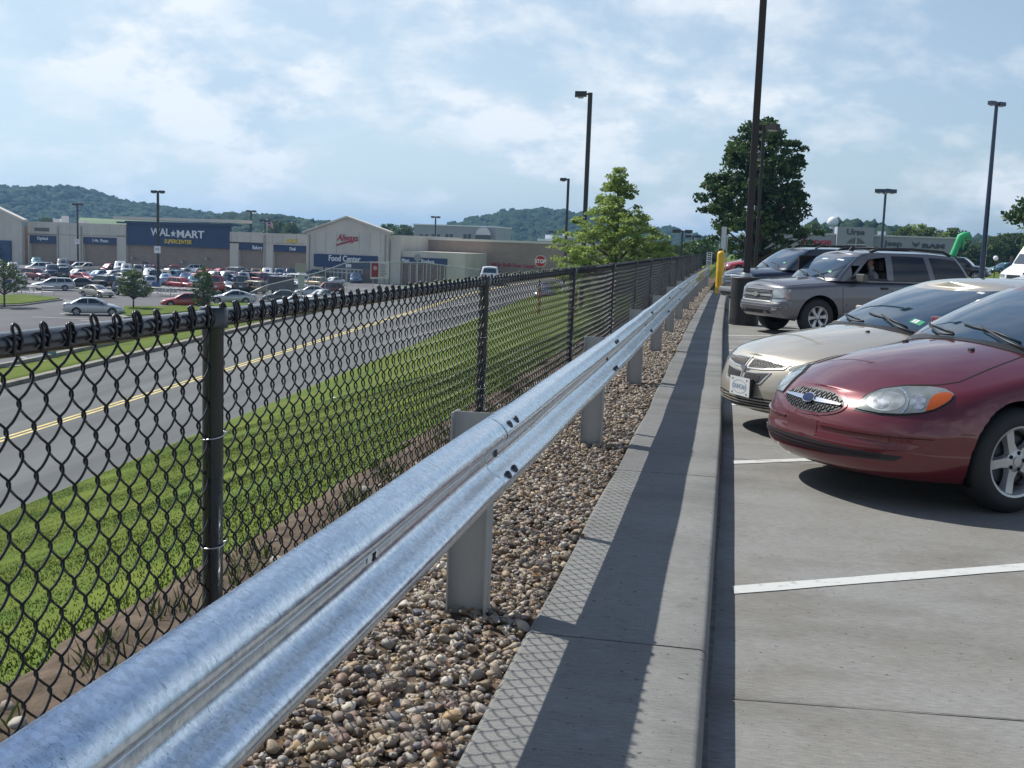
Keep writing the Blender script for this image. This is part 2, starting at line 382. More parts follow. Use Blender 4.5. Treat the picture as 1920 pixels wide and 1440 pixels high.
joint = pm('joint', (.115, .11, .105), .95, var=.3, scale=20)
# upper parking lot
o = MB().box(-.14, 70, -3, 92, -.30, 0).build('upper_parking_lot', conc); tag(o, kind='structure')
# walk: body between gravel and the parking lot, split at joints, small chamfer at the road edge
walk = MB(); kb = MB()
jy = [-2.3+3.05*k for k in range(14)]
Ys = sorted(set([round(v, 3) for v in list(np.arange(-2.3, 40.4, .61))]))
def walk_prof(zj):
    return [(-.645, -.2), (-.645, .132), (-.628, .150), (-.16, .150)], [(-.16, .150), (-.034, .1495), (-.024, .147), (-.016, .141), (-.011, .131), (-.008, .115), (-.002, .0), (.0, -.1)]
for a, bq in zip(jy[:-1], jy[1:]):
    a2, b2 = a+.006, bq-.006; yy = np.linspace(a2, b2, 6)
    for prof, mb in zip(walk_prof(0), (walk, kb)):
        n = len(prof); base = len(mb.v)
        for y in yy:
            wob = .004*math.sin(y*3.1)
            for k, (x, z) in enumerate(prof):
                e = (.007*math.sin(y*13+1.7*math.sin(y*5)) if k == 1 and x < -.6 else 0)
                mb.v.append((x+off(y)+e, y, z+wob*.3))
        for i in range(len(yy)-1):
            for k in range(n-1):
                mb.f.append([base+i*n+k, base+i*n+k+1, base+(i+1)*n+k+1, base+(i+1)*n+k][::-1]); mb.m.append(0)
        mb.f.append([base+k for k in range(n)]); mb.m.append(0)
        mb.f.append([base+(len(yy)-1)*n+k for k in range(n)][::-1]); mb.m.append(0)
o = walk.build('sidewalk', walkc); tag(o, kind='structure')
o = kb.build('kerb', walkc, smooth=True, angle=.75); tag(o, kind='structure')
o = strip('joint_bed', -.632, -.06, .137, joint, y1=40, nxs=2); 
# expansion joint lines in the slabs
jl = MB()
def jline(p, q, w, z=.004, mb=None):
    p = Vector((*p, z)); q = Vector((*q, z)); n = max(2, int((q-p).length/.25)); s = (q-p).normalized().cross(Vector((0,0,1)))*w/2
    prev = None
    for i in range(n+1):
        c_ = p.lerp(q, i/n); wv = s*(1+.35*math.sin(i*2.3)+.2*math.sin(i*5.1)); cur = (c_-wv, c_+wv)
        if prev: (mb or jl).quad(prev[0], prev[1], cur[1], cur[0])
        prev = cur
_a = on_z(1385, 1312, 0); _b = on_z(1920, 1352, 0)
jline((_a.x-.02, _a.y), (_a.x+30, _a.y+(_b.y-_a.y)/(_b.x-_a.x)*30), .007)
for k in range(1, 7): jline((.06, _a.y+4.57*k), (30, _a.y+4.57*k-.4), .010)
for x in (4.2, 8.8, 13.4): jline((x, -1), (x, 60), .010)
o = jl.build('slab_joints', joint); tag(o, kind='structure')
# narrow, slightly darker line at the foot of the kerb
gut = pm('gutter_tone', (.15, .14, .125), .95, var=.3, scale=14)
gl = MB(); 
for i in range(160):
    y = 1.5+i*.2; w0 = .012+.010*abs(math.sin(y*1.7)); w1 = .012+.010*abs(math.sin((y+.2)*1.7))
    gl.quad((-.012+off(y), y, .003), (-.005+off(y)+w0, y, .003), (-.005+off(y+.2)+w1, y+.2, .003), (-.012+off(y+.2), y+.2, .003))
o = gl.build('gutter_line', gut); tag(o, kind='structure')
# parking stripes, 60 degree bays, each a worn painted line
paint = pm('stripe_paint', (.36, .35, .33), .7, col2=(.54, .54, .52), scale=16, pos=(.30, .44), bump=.2, detail=10)
st = MB()
for k in range(0, 10):
    y0 = 5.02+3.15*k; d = Vector((math.cos(R_(30.6)), math.sin(R_(30.6)), 0)); s = Vector((-d.y, d.x, 0))*.052
    p = Vector((.085+off(y0), y0, .004)); q = p+d*5.6
    prev = None
    for i in range(25):
        c_ = p.lerp(q, i/24); w = s*(1+.06*math.sin(i*1.9+k)); e = (c_-w, c_+w)
        if i == 0: e = (c_-w-d*.02, c_+w+d*.03)
        if prev: st.quad(prev[0], e[0], e[1], prev[1])
        prev = e
o = st.build('parking_stripes', paint); tag(o, kind='structure')
# ---- pebbles
def ico(sub):
    bm = bmesh.new(); bmesh.ops.create_icosphere(bm, subdivisions=sub, radius=1.0)
    V = np.array([v.co[:] for v in bm.verts]); F = np.array([[v.index for v in f.verts] for f in bm.faces]); bm.free(); return V, F
def scatter(name, P, Sc, sub, mats, seed, flat=.6, rough=.12, kind='stuff', sunk=0.0, col=True, protos=10):
    """many irregular stones as one mesh; P (n,3), Sc (n,)"""
    r = np.random.default_rng(seed); V0, F0 = ico(sub); prot = []
    for k in range(protos):
        V = V0.copy()
        for q in range(8):
            d = r.normal(size=3); d /= np.linalg.norm(d); lim = r.uniform(.42, .85); dp = V@d
            V = V - np.outer(np.maximum(dp-lim, 0), d)*.85
        ph = r.uniform(0, 6, 3); V = V*(1+rough*np.sin(V[:, [0]]*3+ph[0])*np.sin(V[:, [1]]*2.6+ph[1])*np.cos(V[:, [2]]*2.2+ph[2]))
        V = V*np.array([1, r.uniform(.62, .95), r.uniform(.45, .75)]); prot.append(V)
    n = len(P); nv = len(V0); ch = r.integers(0, protos, n); Vs = np.stack(prot)[ch]
    ang = r.uniform(0, 2*PI, n); tl = r.uniform(-.6, .6, n); tl2 = r.uniform(-.5, .5, n)
    ca, sa = np.cos(ang), np.sin(ang); ct, stt = np.cos(tl), np.sin(tl); cu, su = np.cos(tl2), np.sin(tl2)
    x, y, z = Vs[..., 0], Vs[..., 1], Vs[..., 2]
    y, z = y*ct[:, None]-z*stt[:, None], y*stt[:, None]+z*ct[:, None]
    x, z = x*cu[:, None]-z*su[:, None], x*su[:, None]+z*cu[:, None]
    x, y = x*ca[:, None]-y*sa[:, None], x*sa[:, None]+y*ca[:, None]
    V = np.stack([x, y, z], -1)*Sc[:, None, None]+P[:, None, :]
    F = (F0[None]+(np.arange(n)*nv)[:, None, None]).reshape(-1, 3)
    o = fastmesh(name, V.reshape(-1, 3), F, mats, smooth=True)
    at = o.data.attributes.new('tone', 'FLOAT', 'POINT'); at.data.foreach_set('value', np.repeat(r.uniform(0, 1, n), nv).astype(np.float32))
    return tag(o, kind=kind)
def attr_mat(name, stops, rough, var=.25, scale=30, spec=.4, bump=.3):
    m, t, b = nodes_mat(name); a = N(t, 'ShaderNodeAttribute', attribute_name='tone')
    r = N(t, 'ShaderNodeValToRGB'); L(t, a.outputs['Fac'], r.inputs[0]); r.color_ramp.interpolation = 'CONSTANT' if False else 'LINEAR'
    while len(r.color_ramp.elements) < len(stops): r.color_ramp.elements.new(.5)
    for i, (p, c) in enumerate(stops): r.color_ramp.elements[i].position = p; r.color_ramp.elements[i].color = (*c, 1)
    c = N(t, 'ShaderNodeTexCoord'); n = N(t, 'ShaderNodeTexNoise', _Scale=scale, _Detail=5.0, _Roughness=.7); L(t, c.outputs['Object'], n.inputs[0])
    r2 = N(t, 'ShaderNodeValToRGB'); L(t, n.outputs[0], r2.inputs[0])
    r2.color_ramp.elements[0].position = .3; r2.color_ramp.elements[0].color = (1-var,)*3+(1,)
    r2.color_ramp.elements[1].position = .7; r2.color_ramp.elements[1].color = (1+var,)*3+(1,)
    mm = N(t, 'ShaderNodeMixRGB', blend_type='MULTIPLY', _0=1.0); L(t, r.outputs[0], mm.inputs[1]); L(t, r2.outputs[0], mm.inputs[2])
    L(t, mm.outputs[0], b.inputs['Base Color']); b.inputs['Roughness'].default_value = rough; b.inputs['Specular IOR Level'].default_value = spec
    if bump:
        bp = N(t, 'ShaderNodeBump', _Strength=bump, _Distance=.004); L(t, n.outputs[0], bp.inputs['Height']); L(t, bp.outputs[0], b.inputs['Normal'])
    return m
pebm = attr_mat('river_pebble', [(0, (.11, .08, .065)), (.15, (.36, .29, .20)), (.3, (.17, .13, .11)), (.42, (.43, .36, .27)), (.55, (.20, .125, .095)), (.66, (.28, .26, .23)), (.78, (.37, .25, .13)), (.88, (.12, .115, .13)), (1, (.62, .56, .47))], .6, scale=45)
def peb_layer(y0, y1, dens, smin, smax, sub, seed, name, z=.105, x0=-1.5, x1=-.655):
    r = np.random.default_rng(seed); n = int((y1-y0)*(x1-x0)*dens)
    Y = r.uniform(y0, y1, n); X = r.uniform(x0, x1, n)+np.array([off(v) for v in Y])
    s = smin+(smax-smin)*r.beta(1.6, 3.0, n); s = np.where(r.random(n) < .04, s*1.35, s)
    Z = z+r.uniform(-.008, .022, n); return scatter(name, np.stack([X, Y, Z], -1), s, sub, [pebm], seed)
peb_layer(1.6, 6.5, 1150, .013, .039, 2, 1, 'river_gravel')
peb_layer(6.5, 15, 1000, .015, .038, 1, 2, 'river_gravel')
peb_layer(15, 44, 620, .018, .040, 1, 3, 'river_gravel', z=.11)
peb_layer(1.6, 9, 600, .006, .013, 1, 4, 'gravel_fines', z=.125)
# dead leaves and twigs caught in the stones
r = np.random.default_rng(77); n = 260; Yl = 1.8+16*r.random(n)**1.5; Xl = r.uniform(-1.5, -.62, n); Vl = []; 
for x_, y_ in zip(Xl, Yl):
    a_ = r.uniform(0, 2*PI); q_ = r.uniform(.012, .028); u_ = np.array([math.cos(a_), math.sin(a_), r.uniform(-.3, .3)])*q_; w_ = np.array([-math.sin(a_), math.cos(a_), r.uniform(-.4, .4)])*q_*.45; c_ = np.array([x_, y_, .155 if x_ < -.66 else .158]); Vl += [c_-u_, c_-w_, c_+u_, c_+w_+np.array([0, 0, .006])]
fastmesh('leaf_litter', Vl, (np.array([[0, 1, 2], [0, 2, 3]])[None]+(np.arange(n)*4)[:, None, None]).reshape(-1, 3), [pm('dead_leaf', (.16, .085, .035), .9, var=.4, scale=8)])['kind'] = 'stuff'
# flat fieldstones along the soil strip behind the fence
r = np.random.default_rng(11); n = 420
Y = r.uniform(.8, 40, n); s = s*np.where(Y < 4, .6, 1) if False else None; X = r.normal(-1.72, .17, n)+np.array([off(v) for v in Y]); s = r.uniform(.015, .050, n)*np.where(r.random(n) < .2, 1.4, 1)*np.where(Y < 4.5, .6, 1)
scatter('fieldstones', np.stack([X, Y, np.array([.10 if a > -1.5 else float(gz(a, b_))+.03 for a, b_ in zip(X, Y)])], -1), s, 2,
    [attr_mat('fieldstone', [(0, (.27, .24, .20)), (.5, (.42, .39, .34)), (1, (.33, .26, .19))], .85, scale=20)], 12)
# ---- grass blades on the near bank and in the verge
def grass(name, n, sampler, hmin, hmax, wid, seed, mat):
    r = np.random.default_rng(seed); X, Y, Z = sampler(r, n); n = len(X)
    h = r.uniform(hmin, hmax, n); a = r.uniform(0, 2*PI, n); w = wid*r.uniform(.7, 1.4, n)
    lean = r.uniform(.1, .8, n)*h; la = r.uniform(0, 2*PI, n)
    B = np.stack([X, Y, Z], -1); s = np.stack([np.cos(a)*w, np.sin(a)*w, np.zeros(n)], -1); ln = np.stack([np.cos(la)*lean, np.sin(la)*lean, h], -1)
    V = np.stack([B-s, B+s, B+ln*.55+s*.8+np.array([0,0,.1])*h[:,None], B+ln], 1).reshape(-1, 3)
    F = np.array([[0, 1, 2], [0, 2, 3]])[None]+(np.arange(n)*4)[:, None, None]
    o = fastmesh(name, V, F.reshape(-1, 3), [mat])
    at = o.data.attributes.new('tone', 'FLOAT', 'POINT'); at.data.foreach_set('value', np.repeat(r.uniform(0, 1, n), 4).astype(np.float32))
    return tag(o, kind='stuff')
gbm = attr_mat('grass_blade', [(0, (.058, .095, .015)), (.5, (.092, .130, .022)), (.85, (.135, .17, .036)), (1, (.24, .22, .10))], .7, var=.3, scale=1.5, bump=0, spec=.25)
def samp_bank(r, n):
    Y = 1+29*r.random(n)**1.25; u = r.random(n); X = -1.72-13.85*u**1.1
    # bare patches, thin near the soil edge
    k = (np.sin(X*1.9+Y*.8)+np.sin(Y*1.3-X*.7)+np.sin(X*.5+Y*2.3)) + r.normal(0, .6, n)
    keep = (k > -1.7) & (X+1.80 < -.30*r.random(n)**2-.10*np.sin(Y*2.1)-.06*np.sin(Y*6.3))
    X, Y = X[keep], Y[keep]; return X, Y, gz(X, Y)-.005
grass('bank_grass', 430000, samp_bank, .010, .027, .0046, 21, gbm)
def samp_tuft(r, n):
    k = 260; cx_ = r.uniform(-2.1, -1.3, k); cy_ = r.uniform(1, 30, k); i = r.integers(0, k, n)
    X = cx_[i]+r.normal(0, .05, n); Y = cy_[i]+r.normal(0, .05, n); return X, Y, np.where(X > -1.5, .1, gz(X, Y)+.01)
grass('weed_tufts', 9000, samp_tuft, .03, .11, .004, 22, gbm)
# ---- road on the lower plane
asph = pm('road_asphalt', (.135, .14, .142), .9, var=.18, scale=.8, stretch=(1, .06, 1), bump=.3, bscale=120, spec=.25, detail=10)
def road_sheet(name, x0, x1, lift, mat, y0=-10, y1=260, step=5.0):
    Y = np.arange(y0, y1+step, step); V = []
    for y in Y:
        z = float(road_z(y))+lift; V += [(x0, y, z), (x1, y, z)]
    n = len(Y); F = np.array([[2*i, 2*i+1, 2*i+3, 2*i+2] for i in range(n-1)])
    return tag(fastmesh(name, V, F, [mat]), kind='structure')
road_sheet('road', ROAD_L, ROAD_R, 0, asph)
yp = pm('yellow_paint', (.55, .42, .12), .7, col2=(.75, .60, .22), scale=3)
for d_ in (-.17, .07): road_sheet('yellow_line', ROAD_C+d_, ROAD_C+d_+.11, .004, yp)
rk = MB()
for i in range(-2, 52):
    ya, yb = i*5.0, (i+1)*5.0-.03; za, zb = float(road_z(ya)), float(road_z(yb))
    for x0, x1, h in ((ROAD_L-.34, ROAD_L, .15), (ROAD_R, ROAD_R+.16, .03)):
        rk.add([(x0,ya,za-.2),(x1,ya,za-.2),(x1,yb,zb-.2),(x0,yb,zb-.2),(x0,ya,za+h),(x1,ya,za+h),(x1,yb,zb+h),(x0,yb,zb+h)], [(0,3,2,1),(4,5,6,7),(0,1,5,4),(1,2,6,5),(2,3,7,6),(3,0,4,7)])
o = rk.build('road_kerb', concrete('road_kerb_concrete', (.24, .22, .19), (.36, .33, .29), 6)); tag(o, kind='structure')
# ---- lower parking lot
lotm = pm('lot_asphalt', (.125, .122, .128), .9, var=.16, scale=.12, bump=.2, bscale=60, spec=.25, detail=12)
V = []; Y = list(np.arange(-40, 261, 10.0))
for y in Y: V += [(-420, y, LOT_Z), (float(lot_edge(y)), y, LOT_Z)]
o = fastmesh('lower_parking_lot', V, np.array([[2*i, 2*i+1, 2*i+3, 2*i+2] for i in range(len(Y)-1)]), [lotm]); tag(o, kind='structure')
lk = MB()
for i in range(len(Y)-1):
    a_, b_ = float(lot_edge(Y[i])), float(lot_edge(Y[i+1]))
    lk.add([(a_-.3,Y[i],LOT_Z-.1),(a_,Y[i],LOT_Z-.1),(b_,Y[i+1]-.03,LOT_Z-.1),(b_-.3,Y[i+1]-.03,LOT_Z-.1),(a_-.3,Y[i],LOT_Z+.15),(a_,Y[i],LOT_Z+.15),(b_,Y[i+1]-.03,LOT_Z+.15),(b_-.3,Y[i+1]-.03,LOT_Z+.15)], [(0,3,2,1),(4,5,6,7),(0,1,5,4),(1,2,6,5),(2,3,7,6),(3,0,4,7)])
o = lk.build('lot_kerb', kerbc); tag(o, kind='structure')
def island(pxs, name='grass_island'):
    P = [on_z(x, y, LOT_Z) for x, y in pxs]; n = len(P); mid = sum(P, Vector())/n
    m = MB(); m.prism([(p.x, p.y) for p in P], LOT_Z-.05, LOT_Z+.14, 0)
    Q = [mid+(p-mid)*.93 for p in P]; m.prism([(p.x, p.y) for p in Q], LOT_Z+.1, LOT_Z+.22, 1)
    o = m.build(name, [kerbc, gm]); tag(o, kind='structure'); return P
island([(-60, 560), (-60, 576), (40, 574), (118, 563), (100, 560), (40, 555)])
island([(205, 588), (232, 598), (300, 594), (400, 583), (480, 575), (470, 568), (380, 574), (300, 578), (228, 578)])
lp = MB()
def lotline(a, b, w=.16):
    p, q = on_z(*a, LOT_Z+.004), on_z(*b, LOT_Z+.004); s = (q-p).normalized().cross(Vector((0,0,1)))*w/2; lp.quad(p-s, p+s, q+s, q-s)
for a, b in (((112,588),(150,584)),((60,594),(170,598)),((40,670),(85,676)),((-20,690),(40,684)),((118,562),(140,565)),((480,553),(520,550)),((150,600),(240,606)),((10,640),(60,644))): lotline(a, b)
for r_ in range(4):
    for k in range(28):
        y = 112+r_*15.5; x = -118+k*2.75
        p = Vector((x, y, LOT_Z+.004)); lp.quad(p, p+Vector((.12,0,0)), p+Vector((.12,5,0)), p+Vector((0,5,0)))
o = lp.build('lot_markings', paint); tag(o, kind='structure')
# ================================================================ CHAIN-LINK FENCE
vinyl = pm('black_vinyl', (.006, .006, .009), .30, spec=.4)
black_pipe = pm('black_pipe', (.008, .009, .012), .22, spec=.5, coat=.35, bump=.10, bscale=60)
alu = pm('tie_wire', (.5, .5, .5), .3, metal=1)
FX = -1.19; GRZ = .10; RAILZ = 1.327
fy0, fsp, fn = 2.37, 3.07, 16
fence = thing('chain_link_fence', 'long black chain-link fence with round posts running beside the galvanised guardrail', 'fence', (FX, fy0, GRZ))
def put(o, parent):       # keep world coordinates for a child of an unrotated thing
    o.location = -parent.location if parent.rotation_euler.z == 0 else o.location
    return o
def foff(y): return off(y)+float(np.interp(y, [2.4, 5.5, 9], [.038, -.012, 0]))
def wires():
    dia = .0385; vpit = .088; rows = 13; A = dia/4*2+.0035; Dp = .0095; rad = .00255
    def one(ph, per):
        s = np.linspace(0, rows*2*PI, rows*per+1)
        y = A*(2/PI)*np.arcsin(.955*np.sin(s+ph))/(.955**.5); x = -Dp*np.tanh(1.5*np.cos(s+ph))
        z = 1.343-(s/(2*PI))*vpit
        return np.stack([x, y, z], -1)
    def tubeV(P, n, rad):
        T = np.gradient(P, axis=0); T /= np.linalg.norm(T, axis=1)[:, None]
        a = np.cross(T, [1, 0, 0]); a /= np.linalg.norm(a, axis=1)[:, None]; c = np.cross(T, a)
        th = np.arange(n)*2*PI/n
        V = P[:, None]+rad*(a[:, None]*np.cos(th)[None, :, None]+c[:, None]*np.sin(th)[None, :, None])
        m = len(P); i = np.arange((m-1)*n).reshape(m-1, n); j = (i//n)*n+(i+1) % n
        F = np.stack([i, j, j+n, i+n], -1).reshape(-1, 4); return V.reshape(-1, 3), F
    out = []
    y = .55; k = 0; VV = []; FF = []; base = 0
    cache = {}
    sag = np.random.default_rng(5)
    while y < 49.5:
        lod = 0 if y < 5 else (1 if y < 12 else 2)
        per, n = ((14, 6), (8, 5), (6, 3))[lod]
        for kk in (k % 2,):
            key = (lod, kk)
            if key not in cache: cache[key] = tubeV(one(kk*PI, per), n, rad*(1 if lod < 2 else 1.05))
        V, F = cache[(lod, k % 2)]
        V = V.copy(); V[:, 1] += y; V[:, 0] += foff(y)
        # a touch of slack: the fabric is never perfectly regular
        V[:, 1] += .006*np.sin(V[:, 2]*5+y*1.3)+.004*np.sin(V[:, 2]*13+y*4.1); V[:, 0] += .006*np.sin(y*1.15+V[:, 2]*2.5)
        V[:, 2] += .004*np.sin(y*2.2)
        VV.append(V); FF.append(F+base); base += len(V); y += dia*(1+.02*math.sin(y*2)); k += 1
        # knuckle curled over the rail at each wire
        if k % 2 == 0:
            yk = y-dia/2-dia/2*0
            q = 9 if y < 12 else 5; th = np.linspace(0, PI*1.05, q); rr = .0105*(1+.25*math.sin(k*3.7)); hk = .022+.004*math.sin(k*1.9)
            P = np.stack([foff(y)+.0*th, yk+(-rr*np.cos(th)), RAILZ+hk+rr*np.sin(th)*1.2], -1)
            P = np.vstack([[foff(y), yk-.016, RAILZ-.012], [foff(y), yk-.0125, RAILZ+.012], P, [foff(y), yk+.0125, RAILZ+.010], [foff(y), yk+.006, RAILZ-.008]])
            P[:, 0] += .0245-.010*np.clip((P[:, 2]-RAILZ-.012)/.03, 0, 1)+np.linspace(.002, -.002, len(P))
            Vk, Fk = tubeV(P, 6 if y < 8 else 4, .0026); VV.append(Vk); FF.append(Fk+base); base += len(Vk)
            if y < 10:
                P2 = P.copy(); P2[:, 0] -= .006; P2[:, 1] += .005+.003*math.sin(k*2.1); P2[:, 2] -= .002; Vk, Fk = tubeV(P2, 5, .0026); VV.append(Vk); FF.append(Fk+base); base += len(Vk)
    V = np.vstack(VV); V[:, 0] += FX; F = np.vstack(FF)
    return V, F
V, F = wires()
V = V-np.array([FX, fy0, GRZ])
fastmesh('wire_mesh', V, F, [vinyl], fence, smooth=True)
m = MB(); pts = [(foff(y), y-fy0, RAILZ-GRZ) for y in np.arange(.2, 49.6, 1.0)]
m.tube(pts, .0215, 16); m.build('top_rail', black_pipe, fence, smooth=True, angle=.8)
pp = MB(); pp.lathe([(.024, -.35), (.024, 1.19), (.0255, 1.19), (.0255, 1.205), (.034, 1.207), (.034, 1.247), (.030, 1.253), (.0, 1.254)], 20)
tie = []
for zt, tw in ((.16, .01), (.42, -.01), (.70, .006), (.96, .012)):
    tm = MB(); tie.append(tm); P = [(-.0275*math.cos(a)*-1, .0275*math.sin(a), zt+tw*math.sin(a/2)) for a in np.linspace(-2.3, 2.3, 14)]
    tm.tube(P, .0018, 5)
    tm.tube([(.018, .021, zt), (.020, .036, zt+.003), (.016, .048, zt-.003)], .0018, 5)
pme = None
for k in range(-1, fn):
    y = fy0+fsp*k
    if y < .4: continue
    if pme is None:
        o = pp.build('post', black_pipe, fence, smooth=True, angle=.8); pme = o.data; tme = [q.build('tie_wire', alu, o, smooth=True).data for q in tie]
    else:
        o = link('post', pme, fence); [link('tie_wire', q, o) for q in tme]
    o.location = (foff(y), y-fy0, 0)
# ================================================================ GUARDRAIL
gal, t, b = nodes_mat('galvanised_beam')
c = N(t, 'ShaderNodeTexCoord'); mp = N(t, 'ShaderNodeMapping'); mp.inputs['Scale'].default_value = (1, .35, 1); L(t, c.outputs['Object'], mp.inputs[0])
a = N(t, 'ShaderNodeTexNoise', _Scale=26.0, _Detail=7.0, _Roughness=.7, _Distortion=1.2); L(t, mp.outputs[0], a.inputs[0])
mp2 = N(t, 'ShaderNodeMapping'); mp2.inputs['Scale'].default_value = (1, 1.6, .5); L(t, c.outputs['Object'], mp2.inputs[0])
a2 = N(t, 'ShaderNodeTexNoise', _Scale=48.0, _Detail=6.0, _Roughness=.7, _Distortion=3.5); L(t, mp2.outputs[0], a2.inputs[0])
a3 = N(t, 'ShaderNodeTexNoise', _Scale=2.6, _Detail=4.0); L(t, c.outputs['Object'], a3.inputs[0])
r1 = N(t, 'ShaderNodeValToRGB'); L(t, a.outputs[0], r1.inputs[0])
r1.color_ramp.elements[0].position = .3; r1.color_ramp.elements[0].color = (.58, .66, .73, 1)
r1.color_ramp.elements[1].position = .7; r1.color_ramp.elements[1].color = (.88, .93, .98, 1)
# thin dark scratches and flux marks
r2 = N(t, 'ShaderNodeValToRGB'); L(t, a2.outputs[0], r2.inputs[0])
r2.color_ramp.elements[0].position = .34; r2.color_ramp.elements[0].color = (.20, .22, .25, 1)
r2.color_ramp.elements[1].position = .42; r2.color_ramp.elements[1].color = (1, 1, 1, 1)
mk = N(t, 'ShaderNodeValToRGB'); L(t, a3.outputs[0], mk.inputs[0])
mk.color_ramp.elements[0].position = .42; mk.color_ramp.elements[0].color = (.35, .35, .35, 1)
mk.color_ramp.elements[1].position = .58; mk.color_ramp.elements[1].color = (.9, .9, .9, 1)
mm = N(t, 'ShaderNodeMixRGB', blend_type='MULTIPLY'); L(t, mk.outputs[0], mm.inputs[0]); L(t, r1.outputs[0], mm.inputs[1]); L(t, r2.outputs[0], mm.inputs[2])
vo = N(t, 'ShaderNodeTexVoronoi', _Scale=95.0); L(t, c.outputs['Object'], vo.inputs['Vector']); rv = N(t, 'ShaderNodeMapRange'); rv.inputs[3].default_value = .86; rv.inputs[4].default_value = 1.12; sv = N(t, 'ShaderNodeSeparateColor'); L(t, vo.outputs['Color'], sv.inputs[0]); L(t, sv.outputs[0], rv.inputs[0])
m9 = N(t, 'ShaderNodeMixRGB', blend_type='MULTIPLY', _0=1.0); L(t, mm.outputs[0], m9.inputs[1]); L(t, rv.outputs[0], m9.inputs[2])
L(t, m9.outputs[0], b.inputs['Base Color']); b.inputs['Metallic'].default_value = .93
rr = N(t, 'ShaderNodeMapRange'); rr.inputs[3].default_value = .12; rr.inputs[4].default_value = .34; L(t, a.outputs[0], rr.inputs[0]); L(t, rr.outputs[0], b.inputs['Roughness'])
bp = N(t, 'ShaderNodeBump', _Strength=.10, _Distance=.004); L(t, a.outputs[0], bp.inputs['Height']); L(t, bp.outputs[0], b.inputs['Normal'])
galp = pm('galvanised_post', (.42, .425, .42), .55, metal=.45, var=.10, scale=7, stretch=(1, 1, .5), bump=.1, bscale=40)
boltm = pm('bolt_steel', (.07, .075, .09), .5, metal=.6)
BX = -.838   # back of the beam = front flange of the posts
def wprofile():
    h = [(.004, .1555), (.013, .1545), (.030, .149), (.047, .140), (.062, .128), (.074, .114), (.081, .101), (.083, .091), (.080, .079), (.071, .068), (.055, .058), (.036, .048), (.020, .037), (.010, .026), (.005, .015), (.004, .005)]
    P = h+[(x, -z) for x, z in h[::-1]]
    Q = []
    for i in range(len(P)-1):
        for k in range(2):
            a = k/2; Q.append((P[i][0]*(1-a)+P[i+1][0]*a, P[i][1]*(1-a)+P[i+1][1]*a))
    Q.append(P[-1])
    f = [Q[0]]
    for i in range(1, len(Q)-1): f.append(tuple((Q[i-1][k]+2*Q[i][k]+Q[i+1][k])/4 for k in (0, 1)))
    f.append(Q[-1]); return f
WP = wprofile(); BZ = .742
gr = thing('guardrail', 'galvanised W-beam guardrail on steel posts along the river gravel', 'guardrail', (-.9, 4.05, .1))
yel = pm('faded_yellow_beam', (.45, .33, .06), .6, metal=.2, col2=(.36, .35, .30), scale=5, pos=(.42, .6))
def beam(y0, y1, lift, mat):
    m = MB(); n = 10; k = len(WP); ys_ = np.linspace(y0, y1, n)
    for th in (0, -.0032):
        b0 = len(m.v)
        for i, y in enumerate(ys_):
            for j, (x, z) in enumerate(WP):
                a = WP[max(j-1, 0)]; c_ = WP[min(j+1, k-1)]; tx, tz = c_[0]-a[0], c_[1]-a[1]; l = math.hypot(tx, tz); nx_, nz_ = -tz/l, tx/l
                wob = .0022*math.sin(y*3.1+z*9)
                m.v.append((BX+x+lift+nx_*th+off(y)+wob+.9, y-4.05, BZ+z+nz_*th+.0015*math.sin(y*2.3)-.1))
        for i in range(n-1):
            for j in range(k-1):
                q = [b0+i*k+j, b0+i*k+j+1, b0+(i+1)*k+j+1, b0+(i+1)*k+j]; m.f.append(q[::-1] if th else q); m.m.append(0)
    N_ = n*k
    for i in (0, n-1):
        for j in range(k-1): m.f.append([i*k+j, i*k+j+1, N_+i*k+j+1, N_+i*k+j]); m.m.append(0)
    for j in (0, k-1):
        for i in range(n-1): m.f.append([i*k+j, (i+1)*k+j, N_+(i+1)*k+j, N_+i*k+j]); m.m.append(0)
    o = m.build('rail_beam', mat, gr, smooth=True, angle=.9); return o
GY = [4.05+3.81*k for k in range(-1, 12)]
for i, y in enumerate(GY[:-1]):
    mat = gal if i < 8 else (yel if i < 10 else galp)
    o = beam(y-.16 if i else -1.2, GY[i+1]+.16, .0045 if i % 2 else 0.0, mat)
    if mat is yel: o['label'] = 'faded yellow painted beam section'
# the flared end piece
post = MB()
post.box(-.076, .076, -.003, .003, -.45, .79)
for s in (-1, 1): post.box(.076*s-(.006 if s > 0 else 0), .076*s+(.006 if s < 0 else 0), -.05, .05, -.45, .79)
ged = None; bed = None
bolt = MB(); bolt.lathe([(0, .009), (.008, .0085), (.0145, .006), (.0165, 0), (.0165, -.006)], 14, axis='x')
slot = MB()
for i, y in enumerate(GY):
    if y < 1: 
        pass
    if ged is None: o = post.build('post', galp, gr); ged = o.data
    else: o = link('post', ged, gr)
    o.location = (BX-.076+.9+off(y)-.003, y-4.05, 0)
    if y < 1 or y > 28: continue
    for (dy, z, px_) in ((-.07, .094+.028, .068), (.05, .094+.028, .068), (-.07, -.094+.028, .071), (.05, -.094+.028, .071), (-.01, 0, .004)):
        if bed is None: q = bolt.build('bolt', boltm, gr, smooth=True); bed = q.data
        else: q = link('bolt', bed, gr)
        q.location = (BX+px_+off(y)+.9+.004, y-4.05+dy, BZ+z-.1)
        if z: q.rotation_euler = (0, R_(-32), 0)
